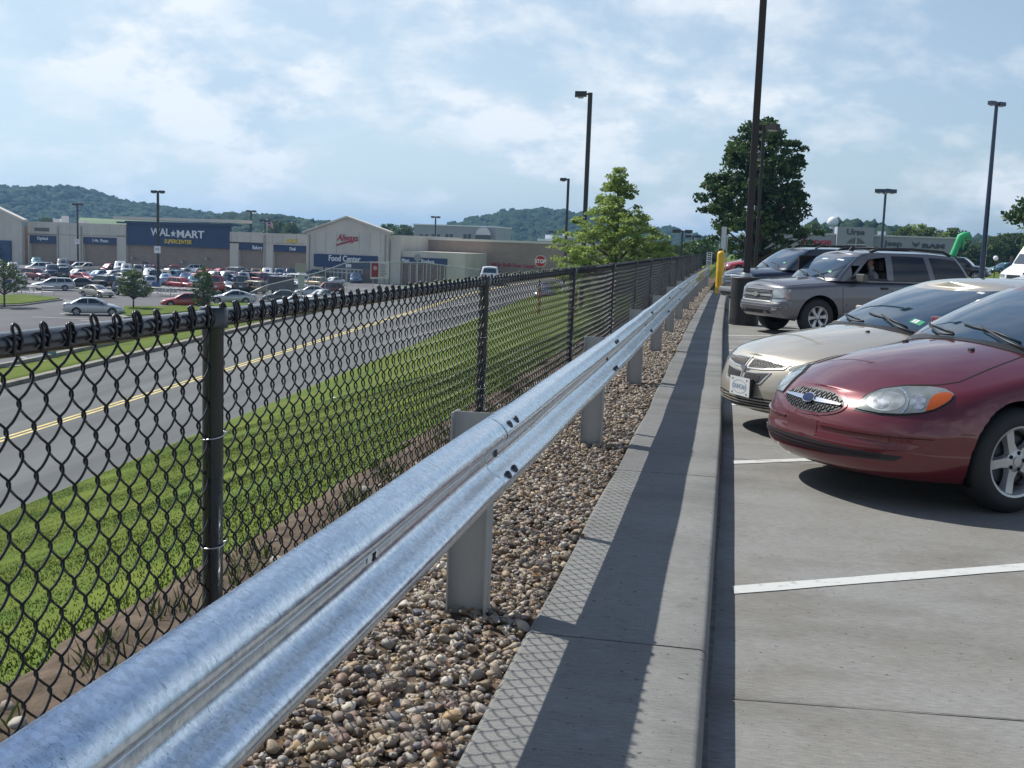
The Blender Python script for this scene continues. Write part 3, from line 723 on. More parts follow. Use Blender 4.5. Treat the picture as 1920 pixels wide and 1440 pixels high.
# small white inventory tag with an X in the valley of the near beam
m = MB(); _t = on_z(607, 1128, .722)
ty = 2.58
plate = []
for i in range(16):
    a = 2*PI*i/16; plate.append((BX+.007, ty+.036*max(-1, min(1, 1.3*math.cos(a))), BZ+.011*max(-1, min(1, 1.3*math.sin(a)))))
m.prism3(plate, (.003, 0, 0))
o = m.build('inventory_tag', pm('tag_white', (.9, .9, .88), .5), gr); o.location = (.9, -4.05, -.1); o['label'] = 'white tag with a black X'
lo = lettering('X', .026, frame((BX+.0105, ty, BZ), (0, 1, 0), (0, 0, 1)), pm('tag_black', (.02, .02, .02), .6), o, bold=.001)

# ================================================================ TREES
def leafmat(name, c1, c2, c3, tr=.25):
    m, t, b = nodes_mat(name); a = N(t, 'ShaderNodeAttribute', attribute_name='tone')
    r = N(t, 'ShaderNodeValToRGB'); L(t, a.outputs['Fac'], r.inputs[0]); r.color_ramp.elements.new(.5)
    for i, (p, c) in enumerate(((0, c1), (.55, c2), (1, c3))): r.color_ramp.elements[i].position = p; r.color_ramp.elements[i].color = (*c, 1)
    L(t, r.outputs[0], b.inputs['Base Color']); b.inputs['Roughness'].default_value = .5; b.inputs['Specular IOR Level'].default_value = .35
    tr_ = N(t, 'ShaderNodeBsdfTranslucent'); L(t, r.outputs[0], tr_.inputs[0]); ms = N(t, 'ShaderNodeMixShader', _0=tr)
    L(t, b.outputs[0], ms.inputs[1]); L(t, tr_.outputs[0], ms.inputs[2]); L(t, ms.outputs[0], t.nodes['Material Output'].inputs[0]); return m
bark = pm('bark', (.09, .065, .045), .95, var=.35, scale=8, stretch=(1, 1, .2), bump=.8)
LM = {'dark': leafmat('leaf_dark', (.020, .046, .018), (.050, .098, .030), (.13, .20, .06)),
      'oak': leafmat('leaf_oak', (.15, .22, .05), (.26, .35, .09), (.40, .48, .15), .5),
      'young': leafmat('leaf_young', (.06, .10, .03), (.11, .16, .06), (.20, .24, .10)),
      'mid': leafmat('leaf_mid', (.05, .095, .025), (.095, .155, .04), (.16, .22, .065))}
def leaves(P, size, r, up=.3):
    n = len(P); a = r.normal(size=(n, 3)); a /= np.linalg.norm(a, axis=1)[:, None]
    b = r.normal(size=(n, 3)); b[:, 2] += up; b -= a*(a*b).sum(1)[:, None]; b /= np.linalg.norm(b, axis=1)[:, None]
    s = size*r.uniform(.55, 1.3, n)[:, None]; c = np.cross(a, b)*s*.18
    V = np.stack([P-a*s*.5, P-b*s*.30+c, P+a*s*.5, P+b*s*.30+c], 1).reshape(-1, 3)
    F = np.array([[0, 1, 2], [0, 2, 3]])[None]+(np.arange(n)*4)[:, None, None]
    return V, F.reshape(-1, 3)
def tree_data(h, prof, nclus, per, leaf, crad, seed, zlow=.2, trunk=.16, flat=.6, squash=(1, 1), limbs=True, surf=.5, droop=0.0):
    """crown clusters on branches; prof(t)-> radius at relative crown height t (0..1)"""
    r = np.random.default_rng(seed); zl = h*zlow; cl = []
    tries = 0
    while len(cl) < nclus and tries < nclus*20:
        tries += 1
        t = r.random()**.85; R = prof(t)
        if r.random() > (R+.15*h*.2)/max(prof(.3), prof(.15), prof(.5))*1.0: continue
        a = r.uniform(0, 2*PI); q = R*(surf+(1-surf)*r.random()**.5)*(1+.16*math.sin(3*a+t*9+seed))
        if r.random() < .25: q *= r.random()
        cl.append((q*math.cos(a)*squash[0], q*math.sin(a)*squash[1], zl+t*(h-zl)-droop*q))
    cl = np.array(cl); P = []; tone = []
    for c in cl:
        k = int(per*r.uniform(.5, 1.4)); cr = crad*r.uniform(.6, 1.3)
        d = r.normal(size=(k, 3)); d /= np.linalg.norm(d, axis=1)[:, None]; d *= (r.random(k)**.45)[:, None]*cr; d[:, 2] *= flat
        P.append(c+d); tone.append(np.clip(r.uniform(.15, .85)+r.normal(0, .16, k), 0, 1))
    P = np.vstack(P); tone = np.concatenate(tone); V, F = leaves(P, leaf, r)
    m = MB(); top = h*.93
    m.tube([(.02*h*math.sin(z*2.1)*.2, .02*h*math.cos(z*1.7)*.2, z) for z in np.linspace(-.2, top, 12)], [trunk*(1-.9*i/11)+.012 for i in range(12)], 8)
    if limbs:
        for c in cl[::max(1, len(cl)//90)]:
            z0 = max(zl*.75, c[2]-.45*math.hypot(c[0], c[1])-.1*h*.3); rr = trunk*(1-z0/h)*.42+.012
            p1 = Vector((0, 0, z0)); p3 = Vector(c); p2 = p1.lerp(p3, .5)+Vector((r.normal(0, .05)*h*.1, r.normal(0, .05)*h*.1, .02*h))
            m.tube([p1, p1.lerp(p2, .5)+Vector((0, 0, .01*h)), p2, p2.lerp(p3, .5)+Vector((0, 0, .008*h)), p3], [rr, rr*.8, rr*.6, rr*.4, .008], 5)
    return V, F, np.repeat(tone, 4).astype(np.float32), m
def tree(name, label, loc, data, lm, cat='tree', group=None, rz=0, base=None, scale=1.0):
    root = thing(name, label, cat, loc, rz, group); root.scale = (scale,)*3
    if base:
        for ch in base.children:
            c = ch.copy(); C.objects.link(c); c.parent = root
            c.matrix_parent_inverse = Matrix.Identity(4)
        return root
    V, F, tone, m = data
    o = fastmesh('crown', V, F, [LM[lm]], root); at = o.data.attributes.new('tone', 'FLOAT', 'POINT'); at.data.foreach_set('value', tone)
    m.build('trunk', bark, root, smooth=True)
    return root
# pale green pin oak behind the fence
po = smoothkey([(0, 2.4), (.12, 2.9), (.3, 2.65), (.45, 2.2), (.6, 1.75), (.72, .95), (.85, .55), (1, .15)])
_p = at_y(1150, 560, 46); 
_tb = Vector((_p.x, 46, -.9)); _tt = at_y(1150, 318, 46)
tree('pin_oak', 'pale green young oak standing behind the fence beside the stop sign', _tb, tree_data(_tt.z-_tb.z, lambda t: float(po(t)), 520, 44, .14, .28, 31, zlow=.12, trunk=.09, flat=.38, surf=.30, droop=.10), 'oak')
# big dark maple behind the tall near lamp post
pd = smoothkey([(0, 1.9), (.08, 2.9), (.22, 3.1), (.38, 2.55), (.52, 2.5), (.68, 2.15), (.85, 1.7), (.93, 1.0), (1, .3)])
_b = at_y(1412, 520, 62); _tb = Vector((_b.x, 62, -.1)); _tt = at_y(1418, 226, 62)
tree('maple_tree', 'tall dense dark green tree behind the tall black lamp post', _tb, tree_data(_tt.z-_tb.z, lambda t: float(pd(t)), 290, 86, .25, .52, 32, zlow=.14, trunk=.22, surf=.55, flat=.5), 'dark')
_b = at_y(2012, 500, 60); _tb = Vector((_b.x, 60, -.1)); _tt = at_y(2005, 335, 60)
tree('maple_tree', 'dark tree whose left edge enters at the right border above the white van', _tb, tree_data(_tt.z-_tb.z, lambda t: 2.6*math.sin(PI*(.12+.85*t))**.5, 200, 50, .27, .55, 33, zlow=.42, trunk=.2), 'dark')
# saplings in the lower lot islands
sp = smoothkey([(0, .9), (.25, 1.35), (.6, 1.15), (.85, .7), (1, .2)])
for (px, pb, pt_, lab, hs, sd) in ((8, 572, 488, 'round leafy sapling on the grass island at the left edge, beside a cart', 1.25, 41), (250, 578, 505, 'small bushy sapling with yellow-green lower leaves behind the silver sedan', 1.0, 42), (382, 576, 503, 'small upright sapling behind the red sedan in the lower lot', .78, 43)):
    b_ = on_z(px, pb, LOT_Z+.15); t_ = at_y(px, pt_, b_.y); h = t_.z-b_.z
    tree('sapling', lab, b_, tree_data(h, lambda t, hs=hs: float(sp(t))*hs, 90, 40, .17, .32, sd, zlow=.30 if hs != .78 else .12, trunk=.07), 'young')
# mixed shrubs and trees in the middle distance
mt = tree_data(8.0, lambda t: 3.2*math.sin(PI*(.1+.85*t))**.6, 150, 40, .5, .9, 51, zlow=.08, trunk=.18, limbs=False)
mt2 = tree_data(9.0, lambda t: 2.6*math.sin(PI*(.15+.8*t))**.7, 130, 40, .5, .8, 52, zlow=.1, trunk=.18, limbs=False)
protos = {}
def dtree(px, ytop, Y, kind, label, zb=-.3, lm='mid', sc=None):
    top = at_y(px, ytop, Y); H = top.z-zb; data = (mt, mt2)[kind]; h0 = (8.0, 9.0)[kind]
    b = protos.get((kind, lm))
    o = tree('distant_tree', label, Vector((top.x, Y, zb)), data, lm, group='trees in the middle distance', rz=px*.7, base=b, scale=H/h0)
    if b is None: protos[(kind, lm)] = o
    if sc: o.scale = (sc*H/h0, sc*H/h0, H/h0)
    return o
DT = [(1226, 462, 120, 0, 'yellow-green bushy tree just right of the pale oak', 'mid'), (1248, 452, 135, 1, 'hazy green tree right of the pale oak, left of a thin lamp post', 'mid'),
 (1266, 462, 125, 0, 'low green tree left of the thin lamp post over the fence', 'mid'), (1288, 455, 140, 1, 'green tree between the two thin lamp posts above the fence', 'mid'), (1312, 452, 130, 0, 'green tree behind the end of the fence', 'mid'), (1332, 458, 150, 1, 'tree left of the yellow bollard in the distance', 'mid'),
 (1700, 428, 190, 0, 'bushy tree rising behind the dealership roof beside the rooftop unit', 'mid'), (1722, 421, 195, 1, 'tallest feathery tree behind the dealership roof', 'oak'), (1745, 429, 190, 0, 'tree behind the dealership roof, left of the green dancer', 'mid'), (1768, 436, 200, 1, 'small tree behind the roof right end', 'oak'), (1790, 430, 210, 0, 'tree behind the green air dancer', 'mid'),
 (1806, 452, 185, 0, 'dark tree directly right of the green air dancer', 'dark'), (1826, 460, 180, 1, 'dark bush left of the blue-black lamp post', 'dark'), (1858, 446, 182, 0, 'bright green tree right of the blue-black lamp post', 'mid'), (1884, 438, 186, 1, 'green tree behind the white van roof', 'mid'), (1908, 440, 190, 0, 'green tree behind the white van at the right border', 'dark'), (1930, 446, 184, 1, 'outermost green tree at the right border', 'mid'),
 (1524, 418, 230, 1, 'slim pale tree left of the white globe tower', 'mid'), (1545, 432, 200, 0, 'low tree in front of the white globe tower', 'mid'), (1500, 440, 200, 1, 'tree at the left end of the dealership roof', 'mid')]
for (px, yt, Y, k, lab, lm) in DT: dtree(px, yt, Y, k, lab, lm=lm, zb=-.5 if px > 1400 else -2.5)

# ================================================================ HILLS
def canopy_mat(name, c1, c2):
    return attr_mat(name, [(0, c1), (.5, tuple((a+b)/2 for a, b in zip(c1, c2))), (1, c2)], .9, var=.35, scale=.35, spec=.1, bump=0)
hillm = canopy_mat('forest_canopy', (.010, .028, .018), (.034, .064, .034))
def ridge(name, pts, Y0, depth, rb, seed, zb=-8, dens=1.0, mat=None):
    """wooded ridge: crest given by (px, py) seen from the eye, at distance Y0; rounded crowns cover both flanks"""
    r = np.random.default_rng(seed); pts = [(at_y(x, y, Y0)) for x, y in pts]
    xsn = [p.x for p in pts]; zs_ = [p.z for p in pts]; o_ = np.argsort(xsn); xk = np.array(xsn)[o_]; zk = np.array(zs_)[o_]
    x0, x1 = xk[0], xk[-1]
    def hz_(x, v): # v 0 = crest, 1 = foot toward us, -1 = foot behind
        zc = np.interp(x, xk, zk)-rb*1.1
        return zb+(zc-zb)*(np.cos(np.clip(np.abs(v), 0, 1)*PI)*.5+.5)
    nxg = 120; nvg = 30; X = np.linspace(x0, x1, nxg); Vg = np.linspace(-1, 1, nvg); XX, VV = np.meshgrid(X, Vg, indexing='ij')
    ZZ = hz_(XX, VV); YY = Y0-VV*depth; idx = np.arange(nxg*nvg).reshape(nxg, nvg)
    F = np.stack([idx[:-1,:-1], idx[1:,:-1], idx[1:,1:], idx[:-1,1:]], -1).reshape(-1, 4)
    o = fastmesh(name, np.stack([XX, YY, ZZ], -1).reshape(-1, 3), F, [mat or pm('hill_soil', (.04, .07, .025), .95, var=.3, scale=.02)], smooth=True); tag(o, kind='structure')
    n = int((x1-x0)*depth*1.15/(rb*rb*1.5)*dens); x = r.uniform(x0, x1, n); v = r.uniform(-.12, .95, n)
    P = np.stack([x, Y0-v*depth, hz_(x, v)+rb*.25], -1)
    V0, F0 = ico(2); nv = len(V0); sc = rb*r.uniform(.6, 1.35, n)
    prot = []
    for k in range(8):
        V = V0*(1+.22*r.normal(size=(nv, 1))); V[:, 2] *= .85; prot.append(V)
    V = np.stack(prot)[r.integers(0, 8, n)]*sc[:, None, None]+P[:, None]
    F = (F0[None]+(np.arange(n)*nv)[:, None, None]).reshape(-1, 3)
    w = fastmesh('wood', V.reshape(-1, 3), F, [hillm]); at = w.data.attributes.new('tone', 'FLOAT', 'POINT')
    at.data.foreach_set('value', np.clip(np.repeat(r.uniform(.1, .9, n), nv)+r.normal(0, .18, n*nv), 0, 1).astype(np.float32)); tag(w, kind='stuff')
ridge('hill', [(-260, 362), (-120, 356), (0, 350), (30, 350), (60, 356), (100, 352), (135, 350), (160, 358), (200, 372), (240, 378), (300, 388), (340, 392), (400, 402), (440, 408), (470, 400), (500, 406), (560, 412), (640, 424), (720, 436)], 900, 260, 4.3, 61)
ridge('hill', [(430, 422), (455, 402), (480, 408), (505, 404), (540, 408), (580, 414), (640, 421), (700, 428), (760, 432)], 560, 120, 3.4, 62)
ridge('hill', [(820, 446), (860, 432), (890, 420), (920, 408), (960, 398), (990, 394), (1030, 394), (1060, 398), (1100, 402), (1140, 408), (1180, 420), (1230, 432), (1262, 428), (1290, 440), (1330, 448), (1400, 452)], 1000, 300, 4.8, 63)
ridge('hill', [(1480, 452), (1520, 420), (1560, 416), (1590, 413), (1620, 418), (1650, 421), (1690, 428), (1730, 440), (1800, 452), (1860, 456)], 420, 90, 3.0, 64, dens=.8)
ridge('hill', [(1740, 460), (1800, 446), (1850, 446), (1900, 452), (1990, 456)], 700, 120, 5.0, 65)
# pale meadow on the left hill foot
me_ = []
_q = [(150, 409), (245, 404), (262, 412), (330, 418), (330, 426), (150, 424)]
hill_meadow = pm('meadow', (.13, .18, .06), .95, var=.2, scale=.05)
Pq = [at_y(x, y, 640+3*i) for i, (x, y) in enumerate(_q)]
m = MB(); a_, b_ = at_y(140, 423, 560), at_y(345, 427, 560); c_, d_ = at_y(345, 417, 640), at_y(150, 408, 640)
m.add([a_, b_, c_, d_, a_-Vector((0,0,9)), b_-Vector((0,0,9)), c_-Vector((0,0,9)), d_-Vector((0,0,9))], [(0,1,2,3),(4,5,1,0),(5,6,2,1),(6,7,3,2),(7,4,0,3)])
o = m.build('meadow', hill_meadow); tag(o, kind='structure')
# row of trees and roofs right behind the store
for i, (px, yt) in enumerate([(88, 410), (100, 413), (520, 415), (545, 418), (730, 422), (745, 430), (760, 424), (590, 425), (775, 430)]):
    dtree(px, yt, 300+8*(i % 3), i % 2, ['tiny bright green treetop over the store roof, left of the white rooftop vents', 'treetop just behind the white rooftop vents', 'dark treetops behind the flag', 'dark treetops between the flag and the white gable', 'treetop just right of the white gable', 'second treetop right of the white gable', 'treetop left of the grey far building', 'treetop left of the white gable', 'treetop at the left end of the grey far building'][i], zb=-5)
# ================================================================ STORE
A_ = on_z(236, 505, LOT_Z); B_ = on_z(700, 530, LOT_Z)
U = (B_-A_); U.z = 0; U.normalize(); Wn = Vector((U.y, -U.x, 0))          # Wn points out of the facade toward us
if Wn.dot(EYEV-A_) < 0: Wn = -Wn
def fac(px, py, back=0.0):
    """point of the facade plane (set back by 'back' metres) -> (u, z)"""
    d = ray(px, py); o = A_-Wn*back; t = (o-EYEV).dot(Wn)/d.dot(Wn); p = EYEV+d*t
    return (p-A_).dot(U), p.z
def W3(u, w, z): return A_+U*u+Wn*w+Vector((0, 0, z-A_.z))
STO = A_.copy()
stucco = pm('cream_stucco', (.57, .53, .46), .9, var=.09, scale=.35, bump=.1, bscale=40, detail=9, stretch=(1, 1, .45))
def blockwall(name, c1, c2, mortar, w_, h_):
    m, t, b = nodes_mat(name); c = N(t, 'ShaderNodeTexCoord'); sx = N(t, 'ShaderNodeSeparateXYZ'); L(t, c.outputs['Object'], sx.inputs[0])
    cx_ = N(t, 'ShaderNodeCombineXYZ'); L(t, sx.outputs[0], cx_.inputs[0]); L(t, sx.outputs[2], cx_.inputs[1])
    br = N(t, 'ShaderNodeTexBrick', _Scale=1.0); br.inputs['Brick Width'].default_value = w_; br.inputs['Row Height'].default_value = h_; br.inputs['Mortar Size'].default_value = .012
    br.inputs['Color1'].default_value = (*c1, 1); br.inputs['Color2'].default_value = (*c2, 1); br.inputs['Mortar'].default_value = (*mortar, 1); L(t, cx_.outputs[0], br.inputs['Vector'])
    n = N(t, 'ShaderNodeTexNoise', _Scale=.35, _Detail=8.0, _Roughness=.7); L(t, c.outputs['Object'], n.inputs[0]); r = N(t, 'ShaderNodeValToRGB'); L(t, n.outputs[0], r.inputs[0])
    r.color_ramp.elements[0].position = .3; r.color_ramp.elements[0].color = (.85, .84, .83, 1); r.color_ramp.elements[1].position = .7; r.color_ramp.elements[1].color = (1.06, 1.06, 1.05, 1)
    mm = N(t, 'ShaderNodeMixRGB', blend_type='MULTIPLY', _0=1.0); L(t, br.outputs['Color'], mm.inputs[1]); L(t, r.outputs[0], mm.inputs[2]); L(t, mm.outputs[0], b.inputs['Base Color']); b.inputs['Roughness'].default_value = .92
    return m
tanw = blockwall('tan_wall', (.33, .255, .205), (.30, .23, .185), (.25, .20, .165), .8, .4)
brown = blockwall('brown_block', (.19, .10, .08), (.15, .085, .07), (.13, .09, .075), .8, .4)
bluep = pm('blue_panel', (.008, .032, .105), .55)
trim = pm('cream_trim', (.60, .57, .50), .7)
white = pm('sign_white', (.78, .80, .82), .5)
gold = pm('sign_gold', (.75, .55, .06), .5)
redl = pm('sign_red', (.42, .02, .045), .5)
glassd = pm('store_glass', (.03, .04, .05), .1, spec=.8)
alum = pm('aluminium', (.45, .46, .47), .4, metal=.6)
store = thing('supercenter_store', 'long cream and tan superstore with blue sign bands across the lower car park', 'store', STO)
def wbox(mb, u0, u1, w0, w1, z0, z1, m=0):
    P = [W3(u, w, z)-STO for z in (z0, z1) for (u, w) in ((u0, w0), (u1, w0), (u1, w1), (u0, w1))]
    mb.add(P, [(0,3,2,1),(4,5,6,7),(0,1,5,4),(1,2,6,5),(2,3,7,6),(3,0,4,7)], m)
def wpoly(mb, pts, w0, w1, m=0):
    mb.prism3([W3(u, w0, z)-STO for u, z in pts], Wn*(w1-w0), m)
def uz(x0, x1, yt, yb=None, back=0):
    ym = yt; u0 = fac(x0, yt, back)[0]; u1 = fac(x1, yt, back)[0]; zt = fac((x0+x1)/2, yt, back)[1]
    return u0, u1, zt, (fac((x0+x1)/2, yb, back)[1] if yb is not None else LOT_Z-.3)
def part(name, mat, boxes, label=None):
    mb = MB()
    for bx in boxes: wbox(mb, *bx)
    o = build_each(mb, name, mat, store)[0]
    if label: o['label'] = label
    return o
zp1 = fac(140, 418)[1]; zp2 = fac(505, 437)[1]
# back volume, parapets (front face plane w=0)
cream = MB()
def cb_(x0, x1, yt, yb, w0=-1.0, w1=0.0, back=0):
    u0, u1, zt, zb = uz(x0, x1, yt, yb, back); wbox(cream, u0, u1, w0, w1, zb, zt)
# recess walls (tan) stand 0.6 m behind the cream face
tan = MB()
u0, _, zt, zb = uz(-200, 0, 420); u1 = fac(737, 440)[0]
wbox(tan, fac(-200, 440)[0], u1, -60, -.6, LOT_Z-.3, min(zp1, zp2)-.25)
big0 = fac(756, 450, 8)[0]; big1 = fac(1180, 462, 8)[0]; zbig = fac(900, 453, 8)[1]
tan.build('rear_wall', tanw, store)
mb = MB(); wbox(mb, big0, big1, -70, -8, LOT_Z-.3, zbig); mb.build('side_wall', tanw, store)
mb = MB(); wbox(mb, big0-.3, big1+.3, -70.3, -7.8, zbig+.003, zbig+.35); mb.build('coping', trim, store)
def z_at(x, y): return fac(x, y)[1]
cb_(52, 236, 418, 441); cb_(52, 54.5, 441, None)      # parapet over the two left recesses
cb_(106, 155, 441.2, 489); cb_(54.5, 106, 441.2-1, 441.4); cb_(155, 219, 441.2, 445); cb_(219, 236, 441.2, 492)
cb_(431, 580, 437, 456); cb_(431, 447, 456.2, 502); cb_(494, 512, 456.2, 507); cb_(512, 584, 456.2, 460)
build_each(cream, 'parapet_wall', stucco, store)
# brown block bases below the pillars
part('pillar_base', brown, [(*uz(106, 155, 489)[:2], -1, .08, LOT_Z-.3, z_at(130, 489)-.003), (*uz(219, 236, 492)[:2], -1, .08, LOT_Z-.3, z_at(228, 492)-.003), (*uz(431, 447, 502)[:2], -1, .08, LOT_Z-.3, z_at(439, 502)-.003), (*uz(494, 512, 507)[:2], -1, .08, LOT_Z-.3, z_at(503, 507)-.003)])
# blue sign bands
def band(x0, x1, yt, yb, w=-.55, w1=-.15):
    u0, u1, zt, zb = uz(x0, x1, yt, yb); mb = MB(); wbox(mb, u0+.005, u1-.005, w, w1, zb, zt); return mb.build('sign_band', bluep, store)
for q in ((54.5, 106, 441, 456), (155, 219, 445.5, 458), (447, 494, 456.5, 468.5), (512, 584, 460.5, 472.5)): band(*q)
# central sign wall
u0, u1, zt, zb = uz(221, 449, 422, 461); 
mb = MB(); wbox(mb, uz(236.5, 430.5, 422)[0], uz(236.5, 430.5, 422)[1], -.5, -.1, z_at(333, 462.5), zt); mb.build('sign_wall', bluep, store)
mb = MB(); wbox(mb, u0, uz(236.4, 300, 420)[0], -.7, .35, z_at(228, 422)+.3, z_at(228, 422)+.6); wbox(mb, uz(430.6, 449, 425)[0], u1, -.7, .35, z_at(440, 428)+.35, z_at(440, 428)+.65)
wbox(mb, uz(236.4, 430.6, 420)[0], uz(236.4, 430.6, 420)[1], -.7, .35, zt+.003, zt+.45); mb.build('fascia', bluep, store)
mb = MB(); wbox(mb, u0-.3, u1+.3, -3, .8, zt+.66, zt+1.15); mb.build('coping', trim, store)
def sign(txt, x, y, wpx, hpx, mat, w=.02, fh=.72, **kw):
    u, z = fac(x, y); us = abs(fac(x+wpx/2, y)[0]-fac(x-wpx/2, y)[0]); hs = fac(x, y-hpx/2)[1]-fac(x, y+hpx/2)[1]
    me = text_mesh(txt, hs/fh, depth=.12, **kw); co_ = np.array([v.co[:] for v in me.vertices]); wd = co_[:, 0].max()-co_[:, 0].min()
    me.transform(Matrix.Diagonal((us/wd, 1, 1, 1))); me.materials.clear(); me.materials.append(mat)
    for p in me.polygons: p.material_index = 0
    me.transform(frame(W3(u, w, z)-STO, U, (0, 0, 1)) if U.cross(Vector((0,0,1))).dot(Wn) > 0 else frame(W3(u, w, z)-STO, -U, (0, 0, 1)))
    me.name = 'lettering'; return link('lettering', me, store)
sign('WAL', 301, 436, 36, 14, white, bold=.035); sign('MART', 357, 440, 51, 14, white, bold=.035)
mb = MB(); cu, cz = fac(325, 438.3); rs = .62
wpoly(mb, [(cu+rs*(1 if i % 2 == 0 else .42)*math.sin(PI*i/5), cz+rs*(1 if i % 2 == 0 else .42)*math.cos(PI*i/5)) for i in range(10)], -.09, .05); mb.build('star', white, store)
sign('SUPERCENTER', 333.5, 453.5, 51, 7.5, gold, shear=.15, bold=.02)
sign('Optical', 79, 447, 20, 6, white, w=-.12, bold=.01); sign('1-Hr. Photo', 187, 451.5, 29, 6, white, w=-.12, bold=.01)
sign('Bakery', 482, 464.5, 19, 7, white, w=-.12, bold=.01); sign('Deli', 548, 467, 11, 6, white, w=-.12, bold=.01)
# small plaques above the bands
mb = MB(); wbox(mb, *uz(65, 92, 427)[:2], .0, .12, z_at(78, 433.5), z_at(78, 427)); o = mb.build('plaque', pm('dark_plaque', (.10, .11, .10), .6), store)
sign('SUBWAY', 548, 452, 23, 6.5, gold, bold=.03, shear=.1)
# left gable block with red script and a blue entrance
lg = MB(); P = [(fac(-140, 400)[0], LOT_Z-.3), (fac(53, 420)[0], LOT_Z-.3), (fac(53, 420)[0], z_at(53, 413)), (fac(-45, 380)[0], z_at(-45, 366)), (fac(-140, 400)[0], z_at(-140, 403))]
wpoly(lg, P, .9, 1.5); lg.build('left_gable', stucco, store)
mb = MB()
for a, b in ((P[2], P[3]), (P[4], P[3])):
    sg = 1 if a[0] > b[0] else -1; a = (a[0]+sg*.9, a[1]-.28)
    wpoly(mb, [a, b, (b[0], b[1]+.38), (a[0], a[1]+.38)][::sg], 1.0, 2.0)
mb.build('gable_trim', trim, store)
mb = MB(); wbox(mb, *uz(-70, 34, 450)[:2], 1.505, 1.75, LOT_Z, z_at(0, 450)); mb.build('entrance_panel', bluep, store)
mb = MB(); wbox(mb, *uz(-60, 14, 462)[:2], 1.755, 1.9, LOT_Z, z_at(-20, 462)); mb.build('entrance_doors', glassd, store)
mb = MB(); wbox(mb, *uz(-64, 16, 470)[:2], 1.905, 3.4, z_at(-20, 474), z_at(-20, 470)); mb.build('canopy', trim, store)
sign('s', 2, 456, 5, 5, white, w=1.80); 
# food center gable
fg0, fg1 = fac(584, 440)[0], fac(737, 440)[0]; pk = fac(661, 409)
G = [(fg0, LOT_Z-.3), (fg1, LOT_Z-.3), (fg1, z_at(737, 437)), (pk[0], pk[1]), (fg0, z_at(584, 436))]
gb = MB(); wpoly(gb, G, .8, 1.4); wbox(gb, fg0+.1, fg1-.1, -7, .797, LOT_Z-.3, z_at(661, 441)); gb.build('food_gable', stucco, store)
mb = MB(); wpoly(mb, [(G[2][0]+.6, G[2][1]-.15), (pk[0], pk[1]), (pk[0], pk[1]+.3), (G[2][0]+.6, G[2][1]+.18)], 0.9, 1.8); wpoly(mb, [(pk[0], pk[1]), (G[4][0]-.6, G[4][1]-.15), (G[4][0]-.6, G[4][1]+.18), (pk[0], pk[1]+.3)], 0.9, 1.8); mb.build('gable_trim', stucco, store)
mb = MB(); wbox(mb, *uz(599.5, 717, 477)[:2], 1.405, 1.7, z_at(658, 502), z_at(658, 478)); mb.build('sign_band', bluep, store)
sign('Food Center', 657, 485.5, 59, 11, white, w=1.76, bold=.02)
# vestibule below: brick surround, glass doors and frames
mb = MB(); wbox(mb, *uz(617, 717, 502)[:2], 1.405, 1.6, LOT_Z, z_at(658, 492)); mb.build('brick_surround', pm('dark_brick', (.16, .085, .075), .9, var=.2, scale=4), store)
mb = MB(); wbox(mb, *uz(622, 690, 505)[:2], 1.605, 1.65, LOT_Z, z_at(655, 505)); mb.build('door_glass', glassd, store)
mb = MB()
for x in np.linspace(622, 690, 10): u = fac(x, 515)[0]; wbox(mb, u-.06, u+.06, 1.655, 1.75, LOT_Z, z_at(655, 505)+.1)
for yy_ in (504.5, 511): wbox(mb, *uz(621.5, 690.5, yy_)[:2], 1.755, 1.8, z_at(655, yy_)-.05, z_at(655, yy_)+.1)
mb.build('door_frame', alum, store)
mb = MB(); wbox(mb, *uz(660, 670, 495)[:2], 1.76, 1.85, z_at(665, 501), z_at(665, 495)); mb.build('notice', white, store)
# slanted red script with an underline stroke
def stroke(pts, r):
    mb = MB(); mb.tube([W3(fac(x, y)[0], 1.5, fac(x, y)[1])-STO for x, y in pts], r, 6); return mb
o = sign('Always', 660.5, 446.5, 40, 13, redl, w=1.46, shear=.30, bold=.006)
stroke([(640, 460), (655, 455), (681, 450.5)], [.10, .14, .05]).build('underline', redl, store, smooth=True)
o = sign('s', 1, 420, 6, 9, redl, w=1.56, shear=.3)
# right low block
rb0, rb1, rb2 = fac(738, 470)[0], fac(757, 470)[0], fac(876, 475)[0]
mb = MB(); wbox(mb, rb0+.01, rb1, -20, 1.0, LOT_Z-.3, z_at(747, 441)); wbox(mb, rb1+.003, rb2, -7, .6, LOT_Z-.3, z_at(815, 472.5)); mb.build('produce_wing', stucco, store)
mb = MB(); wbox(mb, *uz(737.5, 842, 481)[:2], .61, .85, z_at(790, 494.5), z_at(790, 483)); mb.build('sign_band', bluep, store)
mb = MB(); wbox(mb, *uz(739, 840, 497)[:2], .61, .7, LOT_Z, z_at(790, 496)); mb.build('brick_surround', MATS['dark_brick'], store)
mb = MB()
for x in np.linspace(745, 838, 8): u = fac(x, 510)[0]; wbox(mb, u-.05, u+.05, .705, .8, LOT_Z, z_at(790, 496))
mb.build('window_frame', alum, store)
sign('Meat', 765.5, 488, 14, 6, white, w=.88, bold=.01); sign('Produce', 807, 490.5, 24, 7, white, w=.88, bold=.01)
# red slogan on the set-back wall
u, z = fac(961.5, 497.5, 8); us = fac(1001.5, 497.5, 8)[0]-fac(921, 497.5, 8)[0]
me = text_mesh('We Sell For Less', .82, depth=.12, bold=.015); cc = np.array([v.co[:] for v in me.vertices]); me.transform(Matrix.Diagonal((us/(cc[:,0].max()-cc[:,0].min()), 1, 1, 1)))
me.materials.clear(); me.materials.append(redl); me.transform(frame(W3(u, -7.92, z)-STO, U, (0,0,1))); link('lettering', me, store)
